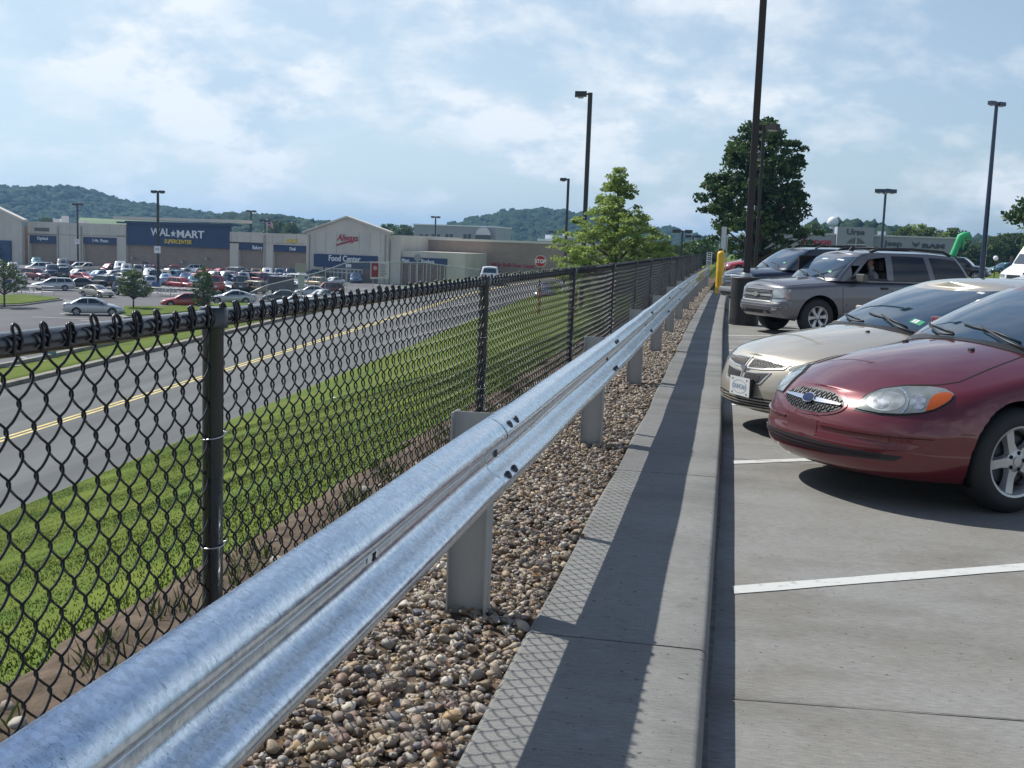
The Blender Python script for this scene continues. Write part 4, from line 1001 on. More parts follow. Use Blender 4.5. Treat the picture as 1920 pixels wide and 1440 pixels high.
# rooftop vents, wall lights
mb = MB()
for (x, y, w_, h_) in ((110, 414, .9, .35), (155, 417, .8, .3), (122, 412, .4, .7)):
    u, z = fac(x, y, 6); wbox(mb, u-w_, u+w_, -6.5, -5.5, z-.8, z+h_)
build_each(mb, 'rooftop_vent', white, store)
mb = MB()
for (x, y) in ((248, 484), (318, 455), (387, 485), (341, 491)):
    u, z = fac(x, y); wbox(mb, u-.12, u+.12, -.1 if y < 470 else -.6, .15, z-.2, z+.2)
build_each(mb, 'wall_light', alum, store)
mb = MB()
for x in range(560, 4, -1): pass
for u in np.arange(fac(-190, 500)[0], fac(1120, 500, 8)[0], 6.1):
    pass
# control joints, downpipes and scuppers on the cream walls
jm = pm('wall_joint', (.28, .26, .22), .9); mb = MB()
for x in (60, 84, 108, 131, 154, 180, 206, 434, 445, 470, 494.5, 511.5, 530, 556, 581):
    u = fac(x, 430)[0]; wbox(mb, u-.03, u+.03, .001, .008, z_at(x, 440.5 if x < 240 else 455.5) if x not in (131,) else LOT_Z+1.6, z_at(x, 424 if x < 240 else 441))
for x in (600, 620, 640, 682, 702, 722): u = fac(x, 470)[0]; wbox(mb, u-.03, u+.03, 1.401, 1.408, z_at(x, 474), z_at(x, 436))
build_each(mb, 'control_joint', jm, store)
mb = MB()
for x in (109, 152, 497, 590, 732): u = fac(x, 430)[0]; w0_ = 1.41 if x > 580 else .01; wbox(mb, u-.09, u+.09, w0_, w0_+.16, LOT_Z, z_at(x, 440 if x > 300 else 424))
build_each(mb, 'downpipe', pm('downpipe_paint', (.36, .335, .29), .6), store)
# ---- far buildings
def facing(px0, px1, yt, Y, zb, depth):
    a, b_ = at_y(px0, yt, Y), at_y(px1, yt, Y); return a.x, b_.x, (a.z+b_.z)/2
gw = pm('far_grey_wall', (.33, .34, .37), .8, var=.05, scale=.3)
fb = thing('far_building', 'flat grey two-storey building behind the store with an arched metal roof', 'building', (at_y(850, 450, 290).x, 290, LOT_Z))
o0 = fb.location
x0, x1, zt = facing(776, 930, 424, 290, LOT_Z, 20); mb = MB(); mb.box(x0-o0.x, x1-o0.x, 0, 20, 0, zt-LOT_Z); mb.build('wall', gw, fb)
x2, x3, z2 = facing(893, 930, 437, 289, LOT_Z, 20); mb = MB(); mb.box(x0-.3-o0.x, x1+.3-o0.x, -.3, 20.3, zt-LOT_Z+.003, zt-LOT_Z+.3); mb.build('coping', white, fb)
mb = MB()
for x in (838, 846, 812, 822, 790, 800, 872, 880): 
    p = at_y(x, 444, 290); mb.box(p.x-.45-o0.x, p.x+.45-o0.x, -.06, -.003, p.z-LOT_Z-.7, p.z-LOT_Z+.7)
p = at_y(792, 445, 290)
build_each(mb, 'window', glassd, fb)
mb = MB(); a, b_ = at_y(893, 440, 288), at_y(921, 440, 288); w_ = (b_.x-a.x)/2; cxx = (a.x+b_.x)/2-o0.x
arc = [(cxx+w_*math.cos(q), a.z-LOT_Z+1.9*math.sin(q)) for q in np.linspace(0, PI, 14)]
mb.prism3([Vector((x, -3, z)) for x, z in arc], (0, 9, 0)); mb.build('arched_roof', pm('arch_metal', (.5, .52, .55), .25, metal=.9), fb)
mb = MB(); mb.box(cxx-w_, cxx+w_, -3.05, -2.9, a.z-LOT_Z-1.3, a.z-LOT_Z-.05); mb.build('gallery', glassd, fb)
for (px0, px1, yt, Y, lab) in ((1009, 1040, 452, 280, 'white low building far behind the tan wall'), (1040, 1078, 446, 275, 'pale stepped building left of the pale oak, far behind')):
    x0, x1, zt = facing(px0, px1, yt, Y, 0, 0); t_ = thing('far_building', lab, 'building', ((x0+x1)/2, Y, LOT_Z)); hw = (x1-x0)/2
    mb = MB(); mb.box(-hw, hw, 0, 12, 0, zt-LOT_Z); mb.build('wall', gw, t_); mb = MB(); mb.box(-hw-.2, hw+.2, -.2, 12.2, zt-LOT_Z+.003, zt-LOT_Z+.5); mb.box(-hw*.4, hw*.2, 3, 7, zt-LOT_Z+.5, zt-LOT_Z+1.6); mb.build('coping', white, t_)
# ---- dealership on the right
dl = at_y(1640, 500, 150); DL = thing('car_dealership', 'long low grey car dealership with a raised name panel over its entrance', 'building', (dl.x, 150, -.1))
dw = pm('grey_panel', (.30, .31, .36), .65, var=.03, scale=.5)
dgr = pm('grey_letter', (.05, .055, .075), .5)
def dx_(px, py, Y=150): p = at_y(px, py, Y); return p.x-DL.location.x, p.z-DL.location.z
xa, za = dx_(1503, 441); xb, zb_ = dx_(1790, 449); mb = MB(); mb.box(xa-6, xb, 0, 22, 0, (za+zb_)/2+.1); mb.build('wall', dw, DL)
mb = MB(); mb.box(xa-6.2, xb+.2, -.15, 22.2, (za+zb_)/2+.103, (za+zb_)/2+.3); mb.build('coping', alum, DL)
xa, za = dx_(1569, 425); xb, _ = dx_(1637, 428); mb = MB(); mb.box(xa, xb, -1.4, 3, 0, za); mb.build('name_panel', dw, DL)
def dtext(s, px, py, wpx, hz_, mat, y=-1.43, **kw):
    x, z = dx_(px, py); us = dx_(px+wpx/2, py)[0]-dx_(px-wpx/2, py)[0]; me = text_mesh(s, hz_/.72, depth=.08, **kw)
    cc = np.array([v.co[:] for v in me.vertices]); me.transform(Matrix.Diagonal((us/(cc[:,0].max()-cc[:,0].min()), 1, 1, 1)))
    me.materials.clear(); me.materials.append(mat); me.transform(frame((x, y, z), (1,0,0), (0,0,1))); link('lettering', me, DL)
dtext('Urse', 1602, 436, 33, .72, dgr, bold=.03); dtext('DODGE', 1530, 454.5, 56, .5, redl, y=-.05, bold=.04); dtext('Jeep', 1675, 457, 34, .7, dgr, y=-.05, bold=.02); dtext('RAM', 1750, 462, 42, .5, dgr, y=-.05, bold=.05)
x, z = dx_(1602, 462); mb = MB(); mb.prism3([(x+1.25*math.cos(q), -1.41, z-.2+1.25*math.sin(q)) for q in np.linspace(0, PI, 16)], (0, -.03, 0)); mb.build('arch_window', glassd, DL)
mb = MB(); mb.box(x-.04, x+.04, -1.5, -1.445, z-.2, z+1.0); mb.box(x-1.2, x+1.2, -1.5, -1.445, z+.2, z+.27); mb.build('window_bars', white, DL)
x, z = dx_(1717, 458); mb = MB(); mb.add([(x-.5, -.08, z+.4), (x-.35, -.08, z-.1), (x, -.08, z-.4), (x+.35, -.08, z-.1), (x+.5, -.08, z+.4), (x+.2, -.08, z+.1), (x-.2, -.08, z+.1)], [(0,1,6),(1,2,6),(2,5,6),(2,3,5),(3,4,5)]); mb.build('ram_emblem', dgr, DL)
x, z = dx_(1675, 441); mb = MB(); mb.box(x-1.3, x+1.1, 6, 8, z-.6, z+.1); mb.box(x-1.2, x-.8, 5.9, 6, z-.2, z+.55); mb.box(x-.6, x-.2, 5.9, 6, z-.2, z+.55); mb.build('rooftop_unit', white, DL)
# white globe of a water tower on the far hill
g = at_y(1562, 416, 400); wt = thing('water_tower', 'white round globe of a water tower above the dealership', 'water tower', (g.x, 400, -2)); rr_ = 9.5*400/2100
mb = MB(); h = g.z+2; mb.lathe([(1.2, 0), (.9, h-rr_*1.3), (1.1, h-rr_*.9)], 16); mb.build('stem', white, wt, smooth=True)
mb = MB(); mb.lathe([(rr_*math.sin(q), h-rr_*math.cos(q)) for q in np.linspace(0.01, PI-.01, 20)], 28); mb.build('globe', white, wt, smooth=True)

# ================================================================ LAMP POSTS
blk = pm('black_metal', (.018, .018, .02), .4, spec=.5)
brz = pm('bronze_metal', (.020, .015, .014), .5, spec=.45)
navy = pm('dark_blue_metal', (.012, .03, .07), .3, spec=.6)
lens = pm('lamp_lens', (.35, .34, .32), .2)
conc_base = concrete('base_concrete', (.26, .25, .23), (.38, .36, .33), 12)
def lamp(label, px, pt_, pb, Y, zb, r, heads, mat=blk, base=.25, base_r=.3, tag_sign=False, group='parking lot lamp posts', hs=1.0, square=True):
    top = at_y(px, pt_, Y); H = top.z-zb
    t_ = thing('lamp_post', label, 'lamp post', (top.x, Y, zb), 0, group)
    mb = MB(); hr = r
    if square: mb.box(-hr, hr, -hr, hr, base, H, bev=hr*.25)
    else: mb.tube([(0,0,base), (0,0,H)], [r*1.35, r*.85], 14)
    mb.build('pole', mat, t_, smooth=not square, angle=.7)
    mb = MB(); mb.lathe([(base_r, -.2), (base_r, base-.03), (base_r-.03, base)], 20); mb.lathe([(base_r-.03, base), (0, base)], 20); mb.build('base', conc_base, t_, smooth=True, angle=.7)
    for (ax, ay) in heads:
        a = math.atan2(ay, ax); u = Vector((math.cos(a), math.sin(a), 0)); v = Vector((-u.y, u.x, 0)); mb = MB()
        hh = mb; c0 = Vector((0, 0, H-.12*hs)); mb.obox(c0+u*.3*hs, u*.32*hs, v*.06*hs, Vector((0,0,.07*hs)))
        cc = c0+u*(.80*hs)
        # shoebox head, a shallow wedge with a drop lens
        P = []
        for k, (a_, z_) in enumerate(((-.5, -.20), (.5, -.26), (.5, .20), (-.5, .22))): P.append(cc+u*a_*hs+Vector((0,0,z_*hs)))
        mb.prism3([p-v*.26*hs for p in P], v*.52*hs); o = mb.build('lamp_head', mat, t_)
        mb = MB(); P = [cc+u*(-.30)*hs-Vector((0,0,.215*hs)), cc+u*.30*hs-Vector((0,0,.252*hs)), cc+u*.18*hs-Vector((0,0,.36*hs)), cc-u*.2*hs-Vector((0,0,.35*hs))]
        mb.prism3([p-v*.2*hs for p in P], v*.4*hs); mb.build('lens', lens, o)
    if tag_sign:
        mb = MB(); p = at_y(px, tag_sign, Y); mb.box(-.38, .38, -r-.06, -r-.003, p.z-zb-.4, p.z-zb+.4, bev=.0); mb.build('sign_plate', white, t_)
        mb = MB(); mb.box(-.25, .25, -r-.068, -r-.063, p.z-zb-.1, p.z-zb+.2); mb.build('sign_print', alum, t_)
    return t_
def lotlamp(label, px, pt_, pb, tag_sign=False, hs=1.0, heads=((1, 0), (-1, 0)), r=.12):
    b = on_z(px, pb, LOT_Z); return lamp(label, px, pt_, pb, b.y, LOT_Z, r, heads, base=.8, base_r=.35, tag_sign=tag_sign, hs=hs)
lotlamp('tall twin-headed lamp post in front of the big blue sign wall', 296, 358, 545, 468, .62)
lotlamp('twin-headed lamp post between the two left blue bands of the store', 145, 382, 503, 453, .72)
lotlamp('twin-headed lamp post before the bakery bay of the store', 471, 395, 515, 470, .68)
lotlamp('twin-headed lamp post before the right wing of the store', 817, 406, 520, 486, .68)
lamp('small far lamp post beside the flag behind the store roof', 497, 413, 440, 250, LOT_Z, .12, ((1, 0), (-1, 0)))
lamp('tiny far lamp post above the tan wall, left of the single-armed lamps', 1040, 434, 470, 255, LOT_Z, .12, ((1, 0), (-1, 0)))
lamp('shorter single-armed lamp post just right of the stop sign', 1066, 335, 520, 88, -2.3, .095, ((-1, 0),), hs=.5)
lamp('taller single-armed lamp post rising behind the pale oak', 1107, 174, 520, 53, -3.0, .10, ((-1, -.15),), hs=.55)
lamp('thin far lamp post behind the fence, right of the pale oak', 1280, 432, 480, 120, -2.5, .10, ((1, 0), (-1, 0)), hs=.8)
lamp('thin farthest lamp post behind the fence, left of the dark tree', 1300, 442, 480, 150, -2.5, .10, ((1, 0), (-1, 0)), hs=.8)
lamp('bronze lamp post whose heads show against the dark tree', 1433, 236, 490, 42, -.02, .06, ((.8, -.6), (-.5, .8)), mat=brz, hs=.46)
lamp('four-headed lamp post behind the dealership name panel', 1661, 356, 470, 118, -.1, .11, ((1, .1), (-1, .1), (.1, -1), (-.1, 1)), mat=navy, hs=.80)
lamp('dark blue lamp post right of the green air dancer', 1869, 192, 505, 62, -.1, .105, ((-.6, -.5), (.7, .5)), mat=navy, hs=.42, square=False)
# the tall near post on its dark round base
NB = on_z(1394, 612, 0); NB = Vector((.30, 24.1, 0)); 
t_ = thing('lamp_post', 'tall thick bronze lamp post on a dark round base in front of the grey vehicle', 'lamp post', NB)
mb = MB(); mb.lathe([(.305, -.02), (.305, .90), (.31, .95), (.315, .985), (.30, 1.0), (.0, 1.005)], 40); mb.build('base', pm('base_cover', (.028, .026, .027), .55, var=.15, scale=4, bump=.1), t_, smooth=True, angle=.6)
mb = MB(); mb.box(-.072, .072, -.072, .072, 1.0, 9.4, bev=.012); mb.build('pole', brz, t_)
mb = MB(); mb.lathe([(.12, 1.006), (.12, 1.03), (.095, 1.07), (.10, 1.09), (0, 1.09)], 16); mb.build('base_cap', alum, t_, smooth=True)
mb = MB(); mb.prism3([(-.2, -1.3, 9.2), (.2, -1.3, 9.2), (.2, -.5, 9.25), (-.2, -.5, 9.25)], (0, 0, .25)); mb.box(-.04, .04, -.6, -.07, 9.3, 9.38); mb.build('lamp_head', brz, t_)

# ================================================================ SIGNS AND SMALL THINGS
def octa(r): return [(r*math.cos(PI/8+k*PI/4), r*math.sin(PI/8+k*PI/4)) for k in range(8)]
sY = 66; p = at_y(1013.5, 490, sY); sg = thing('stop_sign', 'red octagonal stop sign standing beyond the fence', 'stop sign', (p.x, sY, float(gz(p.x, sY))-.1))
dz = p.z-sg.location.z; rr_ = 11.3*sY/2100*1.04
mb = MB(); mb.prism3([(x, -.02, dz+y) for x, y in octa(rr_)], (0, .01, 0)); mb.build('border', white, sg)
mb = MB(); mb.prism3([(x, -.032, dz+y) for x, y in octa(rr_*.92)], (0, .01, 0)); o = mb.build('plate', pm('stop_red', (.42, .015, .02), .45), sg)
lettering('STOP', rr_*.86, frame((0, -.036, dz-.01), (1,0,0), (0,0,1)), white, sg, bold=.012, xs=.82)
mb = MB(); mb.box(-.03, .03, -.008, .04, -.3, dz+.3); mb.build('post', blk, sg)
# yellow marker post and hydrant-like post behind the fence
ylw = pm('safety_yellow', (.72, .42, .015), .5, var=.10, scale=6, coat=.2)
for (px, y0, y1, w_, Y, lab) in ((1012, 538, 578, 6, 50, 'slim yellow marker post below the stop sign, seen through the fence'), (1080, 543, 575, 7, 48, 'yellow marker post seen through the fence near its third post')):
    a, b_ = at_y(px, y0, Y), at_y(px, y1, Y); t_ = thing('marker_post', lab, 'marker post', (a.x, Y, b_.z-.3)); mb = MB(); hw = w_/2*Y/2100; mb.box(-hw, hw, -hw*.6, hw*.6, 0, a.z-b_.z+.3, bev=hw*.3); mb.build('shaft', pm('marker_yellow', (.42, .24, .05), .7), t_)
    mb = MB(); mb.box(-hw*.8, hw*.8, -hw*.62-.01, -hw*.6-.003, (a.z-b_.z)*.8+.3-.25, (a.z-b_.z)*.8+.25); mb.build('reflector', pm('reflector_orange', (.45, .08, .01), .3), t_)
# the yellow bollard at the end of the walk, with sign backs on posts
by = 37.2; bp_ = at_y(1348, 548, by); t_ = thing('bollard', 'yellow domed bollard at the far end of the walk', 'bollard', (bp_.x, by, .12))
hh = at_y(1348, 470, by).z-.12; rr_ = 7.2*by/2100
mb = MB(); mb.lathe([(rr_, -.2), (rr_, hh-rr_*.9)]+[(rr_*math.cos(q), hh-rr_*.9+rr_*.9*math.sin(q)) for q in np.linspace(.1, PI/2-.02, 8)], 24); mb.build('sleeve', ylw, t_, smooth=True)
sp_ = thing('sign_post', 'tall narrow sign seen from its silver back, standing just behind the yellow bollard', 'sign', (bp_.x+.06, by+.35, .1))
zt = at_y(1352, 425, by+.35).z; zs_ = at_y(1352, 466, by+.35).z
mb = MB(); mb.box(-.09, .07, -.012, -.004, zs_-.1, zt-.1); mb.build('sign_plate', pm('sign_back', (.42, .46, .50), .3, metal=.7), sp_)
mb = MB(); mb.box(-.02, .02, 0, .03, -.2, zt-.13); mb.box(.09, .12, 0, .03, -.2, zt-.35); mb.build('post', alum, sp_)
aw = at_y(1330, 482, 44); t_ = thing('arrow_sign', 'narrow white sign with three black arrow squares left of the yellow bollard', 'sign', (aw.x, 44, .0))
h0 = at_y(1330, 497, 44).z; h1 = at_y(1330, 473, 44).z; mb = MB(); mb.box(-.10, .10, -.02, 0, h0, h1); mb.build('sign_plate', white, t_)
mb = MB(); mb.box(-.025, .025, .003, .05, -.1, h1-.02); mb.build('post', alum, t_)
ab = MB(); aw_ = MB()
for k in range(3):
    zc = h0+(h1-h0)*(.17+.33*k); s_ = .062; ab.box(-s_, s_, -.026, -.0205, zc-s_, zc+s_); 
    d_ = ((1, 0), (1, 0), (0, -1))[2-k]; u = Vector((d_[0], 0, d_[1])); v = Vector((-d_[1], 0, d_[0])); c_ = Vector((0, -.030, zc))
    aw_.add([c_+u*.045, c_+v*.04, c_+v*.014, c_+v*.014-u*.045, c_-v*.014-u*.045, c_-v*.014, c_-v*.04], [(0,1,2,5,6),(2,3,4,5)])
build_each(ab, 'black_square', blk, t_); build_each(aw_, 'arrow', white, t_)
# other small signs seen from behind
def backsign(lab, px, y0, y1, wpx, base_y, Y, shape='box', mat=None, zb=None):
    c0 = at_y(px, (y0+y1)/2, Y); hw = wpx/2*Y/2100; hh_ = (y1-y0)/2*Y/2100; zb = float(gz(c0.x, Y)) if zb is None else zb
    t_ = thing('road_sign', lab, 'sign', (c0.x, Y, zb)); mb = MB(); z = c0.z-zb
    if shape == 'box': mb.box(-hw, hw, -.02, -.003, z-hh_, z+hh_)
    else: mb.prism3([(hw*math.cos(q), -.02, z+hh_*math.sin(q)) for q in np.linspace(0, 2*PI, 21)[:-1]], (0, .015, 0))
    mb.build('sign_plate', mat or pm('sign_back', (.42, .46, .50), .3, metal=.7), t_)
    mb = MB(); mb.box(-.03, .03, 0, .04, -.3, z+hh_*.9); mb.build('post', alum, t_); return t_
backsign('pale square sign above a narrower plate, seen from behind among the parked cars', 564, 493, 512, 24, 560, 96, mat=pm('dull_sign', (.32, .31, .26), .6))
backsign('narrow upright sign plate under the pale square sign', 565, 514, 540, 13, 560, 95.8, mat=pm('dull_sign2', (.40, .42, .40), .6))
backsign('round sign seen from behind in front of the produce wing', 783, 476, 490, 14, 540, 84, 'disc', mat=pm('dull_disc', (.30, .30, .31), .6))
# banner, poster
bn = at_y(712, 506, 100); t_ = thing('banner', 'white banner with a dark red picture hung on the far rail fence', 'banner', (bn.x, 100, bn.z-.8))
mb = MB(); nx_ = 12; 
for i in range(nx_):
    x0, x1 = -.92+i*1.84/nx_, -.92+(i+1)*1.84/nx_; f0, f1 = [.05*math.sin(q*5) for q in (x0, x1)]; d0, d1 = [.12-.06*q for q in (x0, x1)]
    mb.quad((x0, f0, -d0+.1), (x1, f1, -d1+.1), (x1, f1, 1.5+d1*.3), (x0, f0, 1.5+d0*.3))
mb.build('cloth', pm('banner_cloth', (.55, .55, .56), .8), t_)
mb = MB(); mb.box(-.78, -.12, -.075, -.065, .12, 1.42); mb.build('picture', pm('banner_red', (.25, .02, .03), .7), t_)
mb = MB(); mb.lathe([(.0, -.085), (.17, -.083), (.2, -.078)], 16, axis='y', o=(-.42, 0, .95)); mb.build('picture_detail', pm('banner_pink', (.5, .3, .3), .7), t_)
mb = MB()
for k in range(6): mb.box(.05, .6+.1*math.sin(k*2), -.078, -.072, 1.25-k*.2, 1.32-k*.2)
build_each(mb, 'print_line', pm('banner_print', (.3, .22, .3), .7), t_)
# silver railing fence along the ramp
rf = thing('rail_fence', 'thin silver chain-link fence climbing along the ramp before the store entrance', 'fence', at_y(700, 540, 100))
rpts = [(470, 548, 92), (500, 535, 94), (560, 521, 97), (610, 507, 99), (651, 492, 101), (700, 491.5, 103), (770, 492, 106), (800, 493, 108), (850, 500, 114), (900, 506, 120)]
P3 = [at_y(x, y, Y)-rf.location for x, y, Y in rpts]; mb = MB(); mb.tube(P3, .045, 6); mb.build('top_rail', alum, rf, smooth=True)
mb = MB(); pw = MB()
dense = []
for i in range(len(P3)-1):
    k = max(1, int((P3[i+1]-P3[i]).length/2.4))
    for j in range(k): dense.append(P3[i].lerp(P3[i+1], j/k))
for p_ in dense: mb.tube([p_, p_-Vector((0,0,2.6))], .035, 6)
build_each(mb, 'post', alum, rf)
for i in range(len(P3)-1):
    n_ = int((P3[i+1]-P3[i]).length/.22)
    for j in range(n_):
        p_ = P3[i].lerp(P3[i+1], j/n_); q_ = p_+(P3[i+1]-P3[i]).normalized()*2.1-Vector((0,0,2.1)); pw.tube([p_, q_], .007, 3, cap=False)
        q_ = p_-(P3[i+1]-P3[i]).normalized()*2.1-Vector((0,0,2.1)); pw.tube([p_, q_], .007, 3, cap=False)
pw.build('wire_mesh', alum, rf)
# flag on a far pole
fY = 255; p = at_y(501, 411, fY); t_ = thing('flagpole', 'flagpole with a striped flag behind the store roof', 'flagpole', (p.x, fY, LOT_Z)); H = p.z-LOT_Z
mb = MB(); mb.tube([(0,0,0), (0,0,H)], [.12, .06], 8); mb.build('pole', alum, t_, smooth=True)
fl = MB(); fr = pm('flag_red', (.42, .05, .07), .8); fw = pm('flag_white', (.6, .6, .62), .8); fbm = pm('flag_blue', (.03, .05, .20), .8)
for i in range(7):
    for k in range(6):
        def fp(a, b): x = a*1.6; return (x, .25*math.sin(a*5), H-.1-b*1.5-a*a*.9)
        fl.quad(fp(k/6, i/7), fp(k/6, (i+1)/7), fp((k+1)/6, (i+1)/7), fp((k+1)/6, i/7), 2 if (i < 4 and k < 3) else i % 2)
fl.build('flag', [fr, fw, fbm], t_)
# green air dancer
aY = 92; a0 = at_y(1786, 484, aY); ad = thing('air_dancer', 'bright green inflatable tube dancer bent over above the dark parked car', 'inflatable', (a0.x, aY, -.1))
def ap(x, y): return at_y(x, y, aY)-ad.location
agr = pm('dancer_green', (.04, .42, .16), .55, spec=.4)
mb = MB(); pth = [ap(1783, 494), ap(1787, 478), ap(1792, 466), ap(1797, 453), ap(1801, 444), ap(1808, 440.5), ap(1815, 439.5), ap(1821, 443)]
mb.tube(pth, [.30, .27, .25, .24, .27, .24, .2, .08], 14); o = mb.build('body', agr, ad, smooth=True)
mb = MB(); mb.tube([ap(1806, 443), ap(1807, 452), ap(1806, 461), ap(1805, 468)], [.14, .12, .10, .07], 10); mb.build('arm', agr, ad, smooth=True)
mb = MB(); mb.tube([ap(1811, 440), ap(1818, 450), ap(1822, 447)], [.12, .08, .04], 8); mb.build('arm', agr, ad, smooth=True)
mb = MB(); mb.tube([ap(1814, 439.5), ap(1817, 436.5), ap(1820, 441)], [.06, .12, .03], 8); mb.build('tuft', pm('dancer_dark', (.02, .12, .06), .6), ad, smooth=True)
mb = MB(); mb.lathe([(.45, 0), (.45, .35), (.32, .5)], 16); o = mb.build('fan_base', blk, ad, smooth=True); 
# globe-shaped lamp by the van
gY = 70; p = at_y(1867, 484, gY); t_ = thing('globe_lamp', 'small white ball on a post left of the white van', 'lamp', (p.x, gY, -.1)); z = p.z+.1; r0 = 4.3*gY/2100
mb = MB(); mb.lathe([(r0*math.sin(q), z-r0*math.cos(q)) for q in np.linspace(.01, PI-.01, 14)], 18); mb.build('globe', white, t_, smooth=True)
mb = MB(); mb.tube([(0,0,0), (0,0,z-r0+.01)], .03, 8); mb.build('post', blk, t_)
# utility box sign near the verge
b_ = on_z(93, 668, LOT_Z); t_ = thing('lot_sign', 'small teal rectangular board standing by the verge below the top rail', 'sign', b_)
z0, z1 = at_y(93, 668, b_.y).z-LOT_Z, at_y(93, 645, b_.y).z-LOT_Z; hw = 15*b_.y/2100
mb = MB(); mb.box(-hw, hw, -.03, .03, z0+.05, z1); mb.build('board', pm('teal_board', (.10, .24, .30), .6, var=.1, scale=3), t_)
mb = MB(); mb.box(-hw*.7, -hw*.6, -.04, .04, -.1, z0+.047); mb.box(hw*.6, hw*.7, -.04, .04, -.1, z0+.047); build_each(mb, 'leg', alum, t_)
for (px, y0, y1, lab) in ((171, 612, 642, 'thin dark delineator stake on the verge, left of three'), (228, 608, 632, 'thin dark delineator stake on the verge, middle of three'), (286, 600, 622, 'thin dark delineator stake on the verge, right of three')):
    b_ = on_road(px, y1); b_ = on_z(px, y1, LOT_Z+.4); h = at_y(px, y0, b_.y).z-b_.z
    mb = MB(); mb.tube([(0,0,0), (0,0,h)], .035, 6); mb.box(-.05, .05, -.045, -.036, h-.25, h-.08); o = mb.build('stake', blk); o.location = b_; tag(o, lab, 'stake', 'stakes along the verge')
# cart corrals
def corral(px, pb, lab, L_=4.5):
    b_ = on_z(px, pb, LOT_Z); t_ = thing('cart_corral', lab, 'cart corral', b_); mb = MB()
    for y in (0, 2.0):
        for z in (.35, .9): mb.tube([(0, y, z), (L_, y, z)], .03, 6)
        for x in (0, L_/2, L_): mb.tube([(x, y, 0), (x, y, 1.0 if x else 1.5)], .03, 6)
    mb.build('rails', alum, t_); mb = MB(); mb.box(-.02, .02, .3, 1.7, 1.0, 1.45); mb.build('sign_plate', pm('corral_blue', (.03, .10, .3), .5), t_)
    mb = MB()
    for k in range(5):
        x = .5+k*.45; mb.box(x, x+.5, .6, 1.2, .45, .48); mb.box(x, x+.02, .6, 1.2, .48, .95); mb.tube([(x+.5, .6, .9), (x+.55, .6, 1.02), (x+.55, 1.2, 1.02), (x+.5, 1.2, .9)], .015, 5)
        for yy in (.6, 1.2): mb.tube([(x+.02, yy, .95), (x+.5, yy, .9)], .01, 4); mb.tube([(x+.05, yy, .45), (x+.05, yy, .02)], .012, 4)
    mb.build('shopping_carts', alum, t_)
corral(283, 555, 'blue shopping cart corral at the foot of the tall twin lamp post'); corral(2, 552, 'cart corral with carts under the round sapling at the left edge')
b_ = on_z(527, 552, LOT_Z); t_ = thing('box_trailer', 'dark box trailer parked between the gold vehicle and the white sedans', 'trailer', b_)
mb = MB(); mb.box(-1.05, 1.05, -1.4, 1.4, .5, 2.1, bev=.08); mb.build('box', pm('trailer_grey', (.06, .05, .06), .5), t_)
mb = MB()
for s in (-1.0, 1.0): mb.lathe([(0, -.1), (.3, -.1), (.32, 0), (.3, .1), (0, .1)], 14, o=(s, 0, .32), axis='x')
mb.build('wheel', pm('rubber', (.02, .02, .021), .75), t_); mb = MB(); mb.tube([(0, -1.4, .6), (0, -2.3, .5)], .06, 6); mb.build('hitch', blk, t_)
# a scrap of white paper on the bank
p = on_z(626, 748, -.6)
d = ray(626, 748); tt = 1.0
for k in range(4000):
    q = EYEV+d*(k*.01)
    if q.z < float(gz(q.x, q.y))+.03: break
mb = MB(); mb.add([(-.06,-.03,.03),(.05,-.05,.045),(.07,.04,.02),(-.03,.06,.05),(.01,0,.06)], [(0,1,4),(1,2,4),(2,3,4),(3,0,4)]); o = mb.build('paper_scrap', pm('paper', (.75, .75, .74), .8)); o.location = q; tag(o, 'crumpled white paper scrap lying on the grass bank', 'litter')
# power lines at far right
pl_ = thing('power_line', 'thin overhead wires crossing above the dark tree at the right', 'wires', at_y(1850, 440, 140)); mb = MB()
for k in range(3):
    a, b2 = at_y(1795, 447+k*4, 150), at_y(1990, 396+k*5, 110); P = [a.lerp(b2, q)-Vector((0,0,1.2*math.sin(q*PI)))-pl_.location for q in np.linspace(0, 1, 12)]; mb.tube(P, .02, 4)
build_each(mb, 'wire', blk, pl_)
# ================================================================ CARS
def seg_outline(d0, d1, hw, Rf, nf, Rr, nr, Na, Nb, Nc):
    """half plan outline, front centre -> side -> rear centre, sampled by segments"""
    def arc(R, n, N):
        t = np.linspace(0, PI/2, 400); a = R*(1-np.cos(t)**(2/n)); y = hw*np.sin(t)**(2/n)
        s = np.concatenate([[0], np.cumsum(np.hypot(np.diff(a), np.diff(y)))]); q = np.linspace(0, s[-1], N)
        return np.interp(q, s, a), np.interp(q, s, y)
    a, y = arc(Rf, nf, Na); b, yb = arc(Rr, nr, Nc)
    ds = np.linspace(d0+Rf, d1-Rr, Nb+2)[1:-1]
    D = np.concatenate([d0+a, ds, (d1-b)[::-1]]); Y = np.concatenate([y, np.full(Nb, hw), yb[::-1]])
    return D, Y
def normals2(D, Y):
    tx = np.gradient(D); ty = np.gradient(Y); ty[0] = abs(ty[0]) or 1e-6; tx[0] = 0; tx[-1] = 0
    l = np.hypot(tx, ty)+1e-12; nd, ny = -ty/l, tx/l
    return nd, ny
def lerpk(v, pts): return np.interp(v, [p[0] for p in pts], [p[1] for p in pts])
